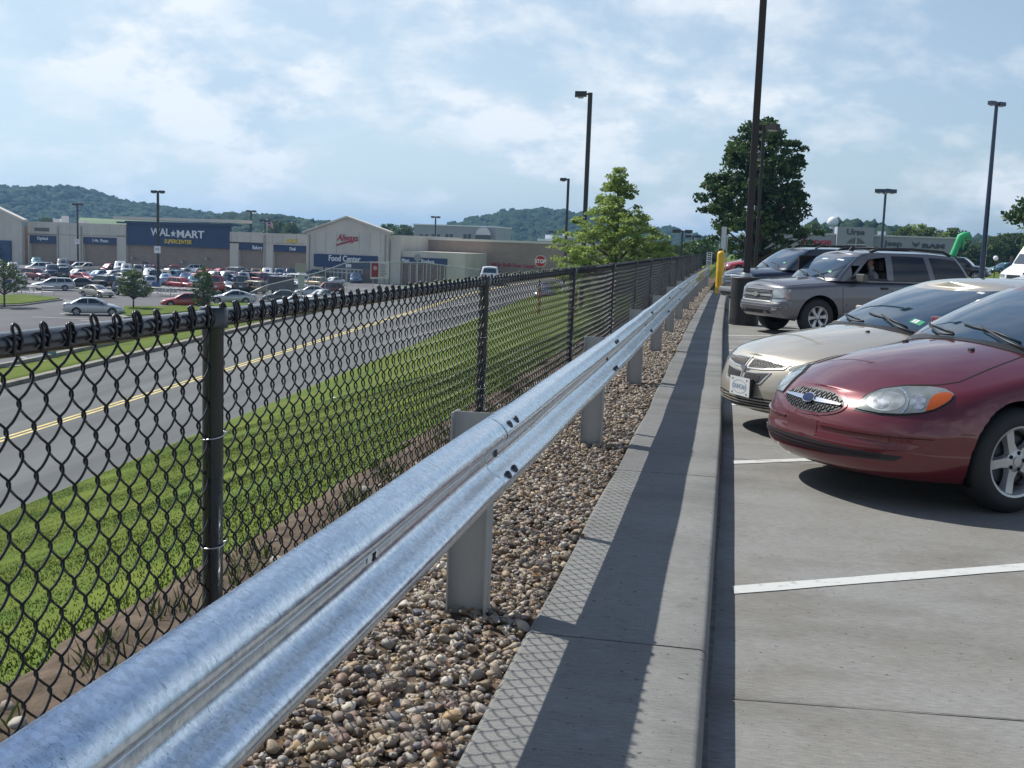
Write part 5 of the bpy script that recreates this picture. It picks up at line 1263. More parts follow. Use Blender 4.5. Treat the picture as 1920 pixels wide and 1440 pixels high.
def build_body(sp, res):
    Na, Nb, Nc, Nv, Nk = {2: (34, 96, 26, 26, 14), 1: (16, 44, 12, 14, 7), 0: (9, 22, 7, 9, 4)}[res]
    D, Y = seg_outline(0, sp['L'], sp['W'], sp['Rn'], sp['nf'], sp['Rr'], sp['nr'], Na, Nb, Nc)
    Y = Y*lerpk(D, sp['Wk']); nd, ny = normals2(D, Y)
    wf = np.clip(-nd, 0, 1)**2*(D < sp['L']/2); wr = np.clip(nd, 0, 1)**2*(D >= sp['L']/2); ws = 1-wf-wr
    zs = smoothkey(sp['zs'])(D); zt = np.maximum(smoothkey(sp['zt'])(D), zs+.002); zb = lerpk(D, sp['zb'])
    vs = np.linspace(0, 1, Nv); rows = []
    fp, spf, rp = smoothkey(sp['fp']), smoothkey(sp['sp']), smoothkey(sp['rp'])
    # underside first
    def ring(v):
        ins = wf*fp(v)+ws*spf(v)+wr*rp(v); return np.stack([D-nd*ins, np.maximum(Y-ny*ins, 0), zb+v*(zs-zb)], -1)
    r0 = ring(0.0); mid = r0.copy(); mid[:, 1] = 0; rows = [mid, r0]+[ring(v) for v in vs[1:]]
    top = rows[-1]
    for k in np.linspace(0, 1, Nk+1)[1:]:
        kk = k**1.15; p = top.copy(); p[:, 1] *= (1-kk); p[:, 2] = zs+(zt-zs)*(1-(1-kk)**sp.get('crown', 2.4)); rows.append(p)
    P = np.stack(rows, 1)    # station x row
    ns, nr = P.shape[:2]; V = P.reshape(-1, 3).copy(); V[:, 0] *= -1
    idx = np.arange(ns*nr).reshape(ns, nr)
    F = np.stack([idx[:-1, :-1], idx[:-1, 1:], idx[1:, 1:], idx[1:, :-1]], -1).reshape(-1, 4)
    row_of = np.tile(np.arange(nr-1), ns-1)
    # wheel openings: drop the side faces inside each circle, then snap the edge of the hole to the circle
    cen = V[F].mean(1); keep = np.ones(len(F), bool)
    for dw in sp['wheels']:
        keep &= ~((np.hypot(cen[:, 0]+dw, cen[:, 2]-sp['R']) < sp['arch']) & (cen[:, 1] > sp['W']*.60) & (cen[:, 2] < sp['R']+sp['arch']))
    gone = np.zeros(len(V), bool); gone[F[~keep].ravel()] = True
    F = F[keep]; row_of = row_of[keep]; used = np.zeros(len(V), bool); used[F.ravel()] = True
    for dw in sp['wheels']:
        ra = sp['arch']; dx, dz = V[:, 0]+dw, V[:, 2]-sp['R']; r = np.hypot(dx, dz)
        m = used & gone & (np.abs(dx) < ra*1.4) & (V[:, 1] > sp['W']*.60) & (r > 1e-3)
        hi = m & (dz > -.04); lo = m & ~hi; V[hi, 0] = -dw+dx[hi]/r[hi]*ra; V[hi, 2] = sp['R']+dz[hi]/r[hi]*ra
        V[lo, 0] = -dw+np.sign(dx[lo]+1e-9)*np.sqrt(np.maximum(ra*ra-dz[lo]**2, 0))
    return V, F, row_of
def build_green(sp, res):
    g = sp['g']; Na, Nb, Nc, Nh, Nk = {3: (26, 150, 16, 60, 12), 2: (18, 34, 16, 16, 12), 1: (10, 16, 8, 9, 6), 0: (6, 9, 5, 6, 3)}[res]
    D0, Y0 = seg_outline(g['c0'], g['c1'], g['wb'], g['gf'], g.get('nf', 2.4), g['gr'], 2.4, Na, Nb, Nc)
    D1, Y1 = seg_outline(g['t0'], g['t1'], g['wt'], g['gf']*.55, g.get('nf', 2.4), g['gr']*.6, 2.4, Na, Nb, Nc)
    rf = smoothkey(g['roof']); ztop = rf(D1)-g.get('edge', .05); zbot = smoothkey(sp['zt'])(D0)-.06
    if 'zbot' in g: zbot = lerpk(D0, g['zbot'])
    prof = smoothkey(g.get('prof', [(0, 0), (.3, .22), (.6, .50), (.85, .79), (.95, .93), (1, 1)]))
    hs = np.concatenate([np.linspace(0, .85, Nh-4), [.90, .945, .98, 1.0]]); rows = []
    for h in hs:
        q = prof(h); rows.append(np.stack([D0+(D1-D0)*q, Y0+(Y1-Y0)*q, zbot+(ztop-zbot)*h], -1))
    top = rows[-1]
    for k in np.linspace(0, 1, Nk+1)[1:]:
        p = top.copy(); p[:, 1] *= (1-k); p[:, 2] = ztop+(rf(D1)-ztop)*(1-(1-k)**2.2); rows.append(p)
    P = np.stack(rows, 1); P[..., 0] *= -1
    ns, nr = P.shape[:2]; idx = np.arange(ns*nr).reshape(ns, nr)
    F = np.stack([idx[:-1, :-1], idx[:-1, 1:], idx[1:, 1:], idx[1:, :-1]], -1).reshape(-1, 4)
    return P.reshape(-1, 3), F, P, hs, (Na, Nb, Nc)
def mirrored(V, F):
    n = len(V); V2 = V.copy(); V2[:, 1] *= -1
    return np.vstack([V, V2]), np.vstack([F, (F+n)[:, ::-1]])
def shell(name, V, F, mats, parent, mi=None, angle=.9):
    V, F2 = mirrored(V, F); o = None
    bm = bmesh.new(); vs = [bm.verts.new(v) for v in V.tolist()]; 
    for k, f in enumerate(F2.tolist()):
        try:
            q = bm.faces.new([vs[i] for i in f]); q.smooth = True
            if mi is not None: q.material_index = int(mi[k % len(F)])
        except ValueError: pass
    bmesh.ops.remove_doubles(bm, verts=bm.verts, dist=.0008); bmesh.ops.dissolve_degenerate(bm, edges=bm.edges, dist=.0003)
    for v in [v for v in bm.verts if not v.link_faces]: bm.verts.remove(v)
    bmesh.ops.recalc_face_normals(bm, faces=bm.faces)
    me = bpy.data.meshes.new(name); bm.to_mesh(me); bvh = BVHTree.FromBMesh(bm)
    # make sure normals look outward
    bm.free()
    for m in mats: me.materials.append(m)
    return link(name, me, parent), bvh
def resamp(P, n):
    P = np.array(P, float); s = np.concatenate([[0], np.cumsum(np.linalg.norm(np.diff(P, axis=0), axis=1))]); q = np.linspace(0, s[-1], n)
    return np.stack([np.interp(q, s, P[:, k]) for k in range(P.shape[1])], -1)
class Skin:
    """projects outlines onto a car's own surface, giving conforming panels with thickness"""
    def __init__(s, bvhs, sp, Mw=None): s.b = bvhs; s.sp = sp; s.Mw = Mw; s.Mi = Mw.inverted() if Mw else None
    def cast(s, o, d):
        best = None
        for b in s.b:
            h = b.ray_cast(o, d, 50)
            if h[0] is not None and (best is None or h[3] < best[2]): best = (h[0], h[1], h[3])
        return best
    def grid(s, bottom, top, axis, nu, nv):
        B, T = resamp(bottom, nu), resamp(top, nu); G = [[None]*nv for _ in range(nu)]
        for i in range(nu):
            for j in range(nv):
                a = B[i]+(T[i]-B[i])*(j/(nv-1))
                if axis == 'px':
                    dw = ray(float(a[0]), float(a[1])); o = s.Mi@EYEV; d = (s.Mi.to_3x3()@dw).normalized()
                elif axis == 'y': o = Vector((-a[0], 3, a[1])); d = Vector((0, -1, 0))
                elif axis == 'x': o = Vector((3, a[0], a[1])); d = Vector((-1, 0, 0))
                elif axis == 'r': o = Vector((-s.sp['L']-3, a[0], a[1])); d = Vector((1, 0, 0))
                else: o = Vector((-a[0], a[1], 4)); d = Vector((0, 0, -1))
                h = s.cast(o, d)
                if h:
                    n = h[1] if h[1].dot(d) < 0 else -h[1]; G[i][j] = (h[0], n)
        # fill misses from neighbours
        for _ in range(nu+nv):
            for i in range(nu):
                for j in range(nv):
                    if G[i][j] is None:
                        for a, b in ((i-1, j), (i+1, j), (i, j-1), (i, j+1)):
                            if 0 <= a < nu and 0 <= b < nv and G[a][b] is not None and G[a][b] != 'x': G[i][j] = G[a][b]; break
        return G
    def panel(s, bottom, top, axis='y', nu=12, nv=6, off=.004, thick=.012, rows=None):
        G = s.grid(bottom, top, axis, nu, nv); return s.solid(G, off, thick)
    def solid(s, G, off, thick):
        nu, nv = len(G), len(G[0]); vs = []; fs = []
        for i in range(nu):
            for j in range(nv): p, n = G[i][j]; vs.append(tuple(p+n*off))
        for i in range(nu-1):
            for j in range(nv-1): fs.append((i*nv+j, (i+1)*nv+j, (i+1)*nv+j+1, i*nv+j+1))
        ring = [(i, 0) for i in range(nu)]+[(nu-1, j) for j in range(1, nv)]+[(i, nv-1) for i in range(nu-2, -1, -1)]+[(0, j) for j in range(nv-2, 0, -1)]
        b = len(vs)
        for i, j in ring: p, n = G[i][j]; vs.append(tuple(p+n*(off-thick)))
        for k in range(len(ring)):
            (i, j), (i2, j2) = ring[k], ring[(k+1) % len(ring)]; fs.append((i*nv+j, b+k, b+(k+1) % len(ring), i2*nv+j2))
        return vs, fs
def add_panel(name, P, mat, parent, both=False, label=None, smooth=True):
    out = []
    for sgn in ((1, -1) if both else (1,)):
        vs, fs = P; mb = MB(); mb.add([(x, y*sgn, z) for x, y, z in vs], [f if sgn > 0 else f[::-1] for f in fs]); o = mb.build(name, mat, parent, smooth=smooth, angle=.6)
        if label: o['label'] = label
        out.append(o)
    return out
def band_lines(pl, w):
    """polyline -> (bottom, top) offset by +-w/2"""
    P = np.array(pl, float); T = np.gradient(P, axis=0); T /= np.linalg.norm(T, axis=1)[:, None]; Nn = np.stack([-T[:, 1], T[:, 0]], -1)*w/2
    return P-Nn, P+Nn
glassm = pm('car_glass', (.012, .030, .045), .035, spec=1.0, coat=1.0)
glass2 = pm('car_glass_dark', (.004, .005, .006), .05, spec=.6, coat=.3)
rubber = pm('rubber', (.02, .02, .021), .75); tyrem = pm('tyre', (.018, .018, .019), .7, bump=.15, bscale=60)
rimm = pm('alloy_rim', (.48, .48, .49), .33, metal=.75); rimd = pm('steel_rim', (.30, .30, .31), .4, metal=.7)
blackp = pm('black_plastic', (.016, .016, .017), .5); wellm = pm('wheel_well', (.008, .008, .008), .9)
chrome = pm('chrome', (.75, .76, .78), .12, metal=1); lampg = pm('headlamp', (.50, .52, .52), .12, metal=.55, coat=1); lampin = pm('headlamp_reflector', (.75, .77, .78), .10, metal=.9, coat=1)
amber = pm('amber_lens', (.34, .065, .005), .2, coat=.6); tailm = pm('tail_lens', (.32, .010, .012), .15, coat=1); platem = pm('number_plate', (.62, .63, .62), .4)
gap = pm('panel_gap', (.004, .004, .004), .9)
def paintm(name, col, metal=.35, rough=.34, coat=1.0): return pm('paint_'+name, col, rough, metal=metal, coat=coat)
def make_wheel(R, wid, rimR, style, res):
    """mesh data pair (tyre, rim); axis y, outer face at +y"""
    n = {2: 48, 1: 24, 0: 14}[res]; h = wid/2
    mb = MB(); prof = [(rimR-.01, -h*.86), (rimR+.012, -h*.97), ((R+rimR)/2, -h*1.03), (R-.03, -h*.9), (R-.006, -h*.62), (R, -h*.25), (R, h*.25), (R-.006, h*.62), (R-.03, h*.9), ((R+rimR)/2, h*1.03), (rimR+.012, h*.97), (rimR-.01, h*.86)]
    mb.lathe(prof, n, 0, axis='y'); tyre = mb
    rb = MB(); rb.lathe([(rimR, -h*.8), (rimR-.02, -h*.5), (rimR-.022, h*.55), (rimR-.008, h*.86), (rimR+.002, h*.93), (rimR-.012, h*.90), (rimR-.03, h*.66), (rimR-.035, -h*.1)], n, 0, axis='y')
    rb.lathe([(rimR-.03, h*.06), (0, h*.04)], n, 1, axis='y')
    if res:
        ns = {'five': 5, 'six': 6}.get(style, 5)
        for k in range(ns):
            a = 2*PI*k/ns+.3; 
            if style == 'five':   # broad tapering petals
                w0, w1 = .050, .034
            else: w0, w1 = .034, .052
            P = []
            for (r, w, yb, yt) in ((.03, w0, h*.35, h*.72), (rimR*.5, (w0+w1)/2*.85, h*.40, h*.66), (rimR-.02, w1*1.15, h*.3, h*.80)):
                for sg in (-1, 1):
                    for y in (yb, yt):
                        ww = w*(1.0 if y == yb else .72); P.append((r*math.cos(a)-sg*ww*math.sin(a), y, r*math.sin(a)+sg*ww*math.cos(a)))
            fs = []
            for q in range(2):
                b = q*4; c = b+4; fs += [(b, b+1, c+1, c), (b+2, c+2, c+3, b+3), (b+1, b+3, c+3, c+1), (b, c, c+2, b+2)]
            fs += [(8, 9, 11, 10), (0, 2, 3, 1)]; rb.add(P, fs, 0)
        rb.lathe([(.075, h*.3), (.073, h*.66), (.055, h*.74), (.03, h*.76), (.028, h*.82), (0, h*.83)], 20, 0, axis='y')
        for k in range(5):
            a = 2*PI*k/5+.3+PI/5; rb.lathe([(.013, h*.3), (.013, h*.735), (.009, h*.76), (0, h*.76)], 8, 1, o=(.052*math.cos(a), .004, .052*math.sin(a)), axis='y')
        rb.lathe([(rimR*.7, h*.02), (rimR*.7, h*.16), (rimR*.3, h*.18)], 24, 2, axis='y')
    else:
        rb.lathe([(rimR-.03, h*.5), (rimR*.5, h*.62), (.04, h*.55), (0, h*.6)], n, 0, axis='y')
    return tyre, rb
WH = {}
def wheels(root, sp, res, rmat=None):
    key = (sp['R'], sp['wwid'], sp['rimR'], sp.get('rim', 'five'), res, rmat.name if rmat else '')
    if key not in WH: WH[key] = None
    for dw in sp['wheels']:
        for sg in (1, -1):
            if WH[key] is None:
                t_, r_ = make_wheel(*key[:4], res); o = t_.build('wheel', tyrem, root, smooth=True, angle=.7); q = r_.build('rim', [rmat or rimm, wellm, boltm], o, smooth=True, angle=.6); WH[key] = (o.data, q.data)
            else:
                o = link('wheel', WH[key][0], root); q = link('rim', WH[key][1], o)
            o.location = (-dw, sg*(sp['W']*lerpk(dw, sp['Wk'])-sp['wwid']/2-sp.get('tuck', .035)), sp['R'])
            o.rotation_euler = (0, .4*dw, 0 if sg > 0 else PI)
    # wells
    mb = MB()
    for dw in sp['wheels']:
        for sg in (1, -1):
            y1 = sp['W']*float(lerpk(dw, sp['Wk']))-.055; y0 = sg*sp['W']*.42; n = 20; b = len(mb.v)
            for k in range(n+1):
                a = -.18+(PI+.36)*k/n
                for y in (y0, sg*(y1-.10*min(1, max(0, (.25-math.sin(a))/.4)))): mb.v.append((-dw+sp['arch']*1.01*math.cos(a), y, sp['R']+sp['arch']*1.01*math.sin(a)))
            for k in range(n): mb.f.append([b+2*k, b+2*k+1, b+2*k+3, b+2*k+2]); mb.m.append(0)
            mb.v.append((-dw, y0, sp['R'])); c = len(mb.v)-1
            for k in range(n): mb.f.append([b+2*k, b+2*k+2, c]); mb.m.append(0)
    mb.build('wheel_well', wellm, root)
def gh_patch(P, s0, s1, h0, h1, nu, nv, hs):
    """panel on the greenhouse grid between signed stations and profile heights"""
    ns = P.shape[0]; hs_ = np.concatenate([hs, 1+np.arange(1, P.shape[1]-len(hs)+1)])
    def pt(s, h):
        sg = 1 if s >= 0 else -1; a = min(abs(s), ns-1.001); i = int(a); f = a-i; row0 = P[i]*(1-f)+P[i+1]*f
        p = np.array([np.interp(h, hs_, row0[:, k]) for k in range(3)]); p[1] *= sg; return p
    G = []
    for i in range(nu):
        s = s0+(s1-s0)*i/(nu-1); col = []
        for j in range(nv):
            h = h0+(h1-h0)*j/(nv-1); e = .05; p = pt(s, h); a = pt(s+e, h)-pt(s-e, h); b = pt(s, min(h+.01, 1))-pt(s, h-.01); n = np.cross(a, b); n /= (np.linalg.norm(n)+1e-9)
            c = np.array([-(-P[0, 0, 0]-P[-1, 0, 0])/2, 0, .9]); 
            if n.dot(p-np.array([(P[0, 0, 0]+P[-1, 0, 0])/2, 0, .8])) < 0: n = -n
            col.append((Vector(p), Vector(n)))
        G.append(col)
    return G
def make_car(root, sp, res, paint, Mw=None, hole=None):
    V, F, row = build_body(sp, res); mi = np.where(row == 0, 1, 0)
    body, b1 = shell('body', V, F, [paint, wellm], root, mi)
    gV, gF, P, hs, (Na, Nb, Nc) = build_green(sp, 3 if hole is not None else res)
    if hole is not None:    # an open window: remove faces inside the outline (left side only is fine, both are cut)
        import mathutils
        cen = gV[gF].mean(1); B, T = hole; keep = []
        for c in cen:
            d = -c[0]; zb = np.interp(d, [p[0] for p in B], [p[1] for p in B]); zt = np.interp(d, [p[0] for p in T], [p[1] for p in T])
            keep.append(not (B[0][0] < d < B[-1][0] and zb < c[2] < zt and c[1] > sp['g']['wt']*.7))
        gFc = gF[np.array(keep)]
        cab, _ = shell('cabin', gV, gFc, [paint], root); _, b2 = shell('cabin', gV, gF, [paint], root); bpy.data.objects.remove(_)
    else: cab, b2 = shell('cabin', gV, gF, [paint], root)
    sk = Skin([b1, b2], sp, Mw); g = sp['g']; nu, nv = ((20, 10), (10, 6), (6, 4))[2-res]
    wsl = sp.get('ws', (.93, .10, .90)); s = Na*wsl[0]
    add_panel('windshield', sk.solid(gh_patch(P, -s, s, wsl[1], wsl[2], nu, nv, hs), .004, .01), glassm, root)
    if sp.get('rw', True):
        rwl = sp.get('rwp', (.80, .16, .88)); a = Na+Nb+Nc-1; 
        def rp(i): return a
        s0 = a-Nc*rwl[0]
        ns = P.shape[0]; Pm = P[::-1].copy(); add_panel('rear_window', sk.solid(gh_patch(Pm, -Nc*rwl[0], Nc*rwl[0], rwl[1], rwl[2], nu, nv, hs), .004, .01), glassm, root)
    for k, (B, T) in enumerate(sp['win']):
        pn = sk.panel(B, T, 'y', nu, nv, .005, .012)
        if hole is not None and k == 0:
            vs, fs = pn; mb = MB(); mb.add([(x, -y, z) for x, y, z in vs], [f[::-1] for f in fs]); mb.build('side_window', glass2, root, smooth=True)
        else: add_panel('side_window', pn, sp.get('wmat', glass2), root, both=True)
    wheels(root, sp, res, sp.get('rmat'))
    return body, cab, sk
# ---- body specifications (metres; d runs from the nose to the tail)
SEDAN = dict(L=4.75, W=.89, Rn=.62, nf=2.5, Rr=.45, nr=2.8, Wk=[(0, .95), (.6, .97), (1.2, .99), (2.2, 1), (3.6, .99), (4.75, .94)], zb=[(0, .20), (.7, .19), (4, .20), (4.75, .27)],
    zs=[(0, .64), (.5, .69), (1.1, .80), (1.5, .86), (2.4, .90), (3.8, .94), (4.4, .96), (4.75, .92)], zt=[(0, .66), (.4, .78), (.8, .87), (1.3, .95), (2.4, .98), (3.8, 1.02), (4.3, 1.04), (4.75, .97)],
    fp=[(0, .10), (.15, .02), (.4, 0), (.6, .01), (.8, .05), (.93, .11), (1, .17)], sp=[(0, .07), (.15, .02), (.45, 0), (.7, .012), (.9, .045), (1, .10)], rp=[(0, .10), (.2, .02), (.45, 0), (.75, .03), (.93, .06), (1, .12)],
    wheels=(.98, 3.66), R=.315, arch=.36, wwid=.205, rimR=.205, g=dict(c0=1.22, c1=4.20, wb=.80, t0=2.05, t1=3.42, wt=.58, gf=.32, gr=.30, roof=[(1.9, 1.36), (2.3, 1.415), (2.8, 1.43), (3.2, 1.41), (3.6, 1.36)]),
    win=[([(1.72, .97), (2.2, .965), (2.76, .965)], [(2.00, 1.17), (2.3, 1.315), (2.76, 1.345)]), ([(2.84, .965), (3.3, .98), (3.66, .995)], [(2.84, 1.345), (3.2, 1.335), (3.50, 1.24)]) ])
def derive(base, **kw):
    d = dict(base); g = dict(base['g']); g.update(kw.pop('g', {})); d.update(kw); d['g'] = g; return d
WAGON = derive(SEDAN, L=4.8, g=dict(c1=4.72, t1=4.30, roof=[(1.9, 1.36), (2.4, 1.43), (3.6, 1.44), (4.5, 1.38)]), zt=[(0, .66), (.4, .78), (.8, .87), (1.3, .95), (2.4, .98), (4.4, .99), (4.8, .96)],
    win=SEDAN['win'][:1]+[([(2.84, .965), (3.2, .97), (3.60, .975)], [(2.84, 1.345), (3.2, 1.35), (3.55, 1.35)]), ([(3.68, .98), (4.0, .985), (4.45, .99)], [(3.64, 1.35), (3.9, 1.345), (4.22, 1.32)])])
COUPE = derive(SEDAN, L=4.5, W=.87, wheels=(.95, 3.5), zt=[(0, .62), (.4, .72), (.8, .81), (1.3, .89), (2.4, .92), (3.8, .98), (4.5, .98)], zs=[(0, .60), (.5, .66), (1.1, .76), (1.5, .82), (2.4, .86), (3.8, .92), (4.5, .90)], zb=[(0, .18), (4.5, .24)],
    Wk=[(0, .95), (1, .99), (3.4, 1), (4.5, .94)], g=dict(c0=1.3, c1=4.15, t0=2.15, t1=2.95, wt=.56, roof=[(2, 1.28), (2.4, 1.32), (2.8, 1.325), (3.2, 1.28)]), win=[([(1.85, .90), (2.3, .90), (2.95, .90)], [(2.12, 1.08), (2.4, 1.215), (2.9, 1.24)]), ([(3.02, .90), (3.2, .92), (3.5, .95)], [(2.98, 1.235), (3.1, 1.21), (3.35, 1.12)])])
SUV = dict(L=4.75, W=.93, Rn=.40, nf=3.2, Rr=.25, nr=3.6, Wk=[(0, .93), (.5, .97), (1.2, 1), (3.6, 1), (4.75, .96)], zb=[(0, .34), (.7, .30), (4, .32), (4.75, .38)],
    zs=[(0, .94), (.4, .98), (1.1, 1.04), (1.5, 1.07), (4.4, 1.10), (4.75, 1.08)], zt=[(0, .96), (.25, 1.05), (.8, 1.12), (1.3, 1.16), (2.4, 1.16), (4.4, 1.16), (4.75, 1.12)],
    fp=[(0, .10), (.15, .02), (.35, 0), (.5, .03), (.8, .04), (.93, .08), (1, .13)], sp=[(0, .05), (.15, .02), (.45, 0), (.75, .01), (.92, .03), (1, .08)], rp=[(0, .08), (.2, .0), (.4, .01), (.75, .03), (1, .06)],
    wheels=(.92, 3.75), R=.365, arch=.43, wwid=.235, rimR=.225, g=dict(c0=1.15, c1=4.70, wb=.85, t0=1.80, t1=4.42, wt=.68, gf=.25, gr=.14, roof=[(1.7, 1.70), (2.2, 1.76), (3.5, 1.77), (4.5, 1.72)]),
    win=[([(1.55, 1.17), (2.0, 1.16), (2.5, 1.155)], [(1.78, 1.42), (1.95, 1.60), (2.5, 1.655)]), ([(2.6, 1.155), (3.0, 1.155), (3.5, 1.16)], [(2.6, 1.655), (3.0, 1.66), (3.45, 1.655)]), ([(3.65, 1.165), (4.0, 1.17), (4.4, 1.18)], [(3.58, 1.65), (3.9, 1.645), (4.22, 1.63)])])
VAN = derive(SUV, L=4.95, Rn=.75, nf=2.3, zb=[(0, .24), (4.95, .28)], zs=[(0, .74), (.5, .82), (1.1, .95), (1.5, 1.0), (4.7, 1.05), (4.95, 1.03)], zt=[(0, .76), (.4, .92), (.8, 1.03), (1.2, 1.10), (4.5, 1.12), (4.95, 1.08)], R=.33, arch=.385, rimR=.205, wheels=(.98, 4.0),
    g=dict(c0=.95, c1=4.90, wb=.87, t0=1.85, t1=4.65, wt=.68, gf=.3, roof=[(1.7, 1.66), (2.3, 1.74), (3.5, 1.76), (4.7, 1.70)]), win=[([(1.5, 1.10), (2.0, 1.09), (2.45, 1.085)], [(1.82, 1.36), (2.0, 1.57), (2.45, 1.62)]), ([(2.55, 1.085), (3.0, 1.09), (3.55, 1.10)], [(2.55, 1.62), (3.0, 1.63), (3.55, 1.63)]), ([(3.65, 1.10), (4.1, 1.11), (4.65, 1.12)], [(3.65, 1.63), (4.1, 1.62), (4.5, 1.60)])])
PICKUP = derive(SUV, L=5.4, wheels=(.95, 4.35), zt=[(0, .96), (.25, 1.05), (.8, 1.12), (1.3, 1.16), (3.2, 1.14), (3.3, 1.12), (5.4, 1.12)], zs=[(0, .94), (.4, .98), (1.1, 1.04), (1.5, 1.07), (5.0, 1.10), (5.4, 1.09)], zb=[(0, .36), (5.4, .42)], Wk=[(0, .93), (.5, .97), (1.2, 1), (5.4, .97)],
    g=dict(c0=1.2, c1=3.35, t0=1.85, t1=3.15, roof=[(1.7, 1.70), (2.2, 1.76), (3.3, 1.74)]), win=[([(1.6, 1.17), (2.0, 1.16), (2.45, 1.155)], [(1.82, 1.42), (1.98, 1.60), (2.45, 1.65)]), ([(2.53, 1.155), (2.8, 1.155), (3.15, 1.16)], [(2.53, 1.65), (2.8, 1.65), (3.02, 1.62)])])
SPECS = dict(sedan=SEDAN, wagon=WAGON, coupe=COUPE, suv=SUV, van=VAN, pickup=PICKUP)
PC = {}
def colm(c):
    tab = dict(white=(.70, .72, .74), silver=(.42, .44, .46), grey=(.16, .17, .18), black=(.008, .008, .010), red=(.36, .018, .018), maroon=(.13, .012, .02), blue=(.03, .07, .20), navy=(.010, .018, .05), teal=(.05, .16, .19), green=(.02, .07, .04), gold=(.36, .28, .17), beige=(.45, .40, .32), brown=(.13, .08, .05), skyblue=(.22, .32, .45))
    return paintm(c, tab[c], metal=.1 if c in ('white', 'red', 'black') else .4)
LOWRES = {}
def lowcar(kind, col, label, loc, heading, group='cars parked in the lower lot', scale=1.0, res=0):
    """small far car: first of each kind is built, later ones copy its meshes and carry their own paint"""
    sp = SPECS[kind]; root = thing({'suv': 'parked_suv', 'van': 'parked_minivan', 'pickup': 'parked_pickup', 'wagon': 'parked_wagon', 'coupe': 'parked_coupe'}.get(kind, 'parked_sedan'), label, {'suv': 'SUV', 'van': 'minivan', 'pickup': 'pickup truck'}.get(kind, 'car'), loc, 0, group)
    L_ = sp['L']; root.rotation_euler = (0, 0, heading); root.scale = (scale,)*3
    key = (kind, res)
    if key not in LOWRES:
        body, cab, sk = make_car(root, sp, res, colm('white'))
        zf = sp['zs'][0][1]; W_ = sp['W']
        add_panel('headlight', sk.panel([(W_*.45, zf*.78), (W_*.88, zf*.80)], [(W_*.45, zf*.95), (W_*.86, zf*.97)], 'x', 5, 3, .006, .02), lampg, root, both=True)
        add_panel('grille', sk.panel([(-W_*.36, zf*.76), (W_*.36, zf*.76)], [(-W_*.38, zf*.93), (W_*.38, zf*.93)], 'x', 6, 3, .004, .02), blackp, root)
        add_panel('lower_intake', sk.panel([(-W_*.5, zf*.42), (W_*.5, zf*.42)], [(-W_*.52, zf*.55), (W_*.52, zf*.55)], 'x', 6, 3, .004, .02), blackp, root)
        zr = sp['zs'][-1][1]; tall = kind in ('suv', 'van')
        add_panel('taillight', sk.panel([(W_*.62, zr*.72), (W_*.90, zr*.74)], [(W_*.62, zr*.94), (W_*.88, zr*.94)], 'r', 5, 3, .008, .02), tailm, root, both=True)
        add_panel('number_plate', sk.panel([(-.16, zr*.62), (.16, zr*.62)], [(-.16, zr*.76), (.16, zr*.76)], 'r', 3, 3, .006, .01), platem, root)
        wd = sp['win'][0][0][0][0]; mb = MB(); mb.obox((-wd-.05, W_*.97+.03, sp['win'][0][0][0][1]+.04), (.09, 0, 0), (0, .10, 0), (0, 0, .06)); o = mb.build('mirror', blackp, root); mb = MB(); mb.obox((-wd-.05, -W_*.97-.03, sp['win'][0][0][0][1]+.04), (.09, 0, 0), (0, .10, 0), (0, 0, .06)); mb.build('mirror', blackp, root)
        for ln in ([(sp['win'][0][0][0][0]-.05, .95), (sp['win'][0][0][0][0]-.05, .42)], [(sp['win'][1][0][0][0]-.04, .95), (sp['win'][1][0][0][0]-.04, .35)]):
            b_, t_ = band_lines(ln, .012); add_panel('door_gap', sk.panel(b_, t_, 'y', 5, 2, .002, .004), gap, root, both=True)
        if tall:
            for sg in (1, -1):
                mb = MB(); r = sp['g']; mb.tube([(-r['t0']-.4, sg*(r['wt']-.08), r['roof'][1][1]-.02), (-r['t0']-.5, sg*(r['wt']-.08), r['roof'][1][1]+.05), (-r['t1']+.4, sg*(r['wt']-.08), r['roof'][2][1]+.04), (-r['t1']+.25, sg*(r['wt']-.08), r['roof'][2][1]-.03)], .018, 5); mb.build('roof_rack', blackp, root)
        if kind == 'pickup':
            mb = MB(); mb.box(-5.3, -3.42, -.72, .72, 1.125, 1.135); mb.build('cargo_bed', blackp, root)
        LOWRES[key] = root
    else:
        src = LOWRES[key]
        for ch in src.children:
            c = ch.copy(); C.objects.link(c); c.parent = root
            for g_ in ch.children: d_ = g_.copy(); C.objects.link(d_); d_.parent = c
    for ch in root.children:
        if ch.name.split('.')[0] in ('body', 'cabin'):
            ch.material_slots[0].link = 'OBJECT'; ch.material_slots[0].material = colm(col)
    return root
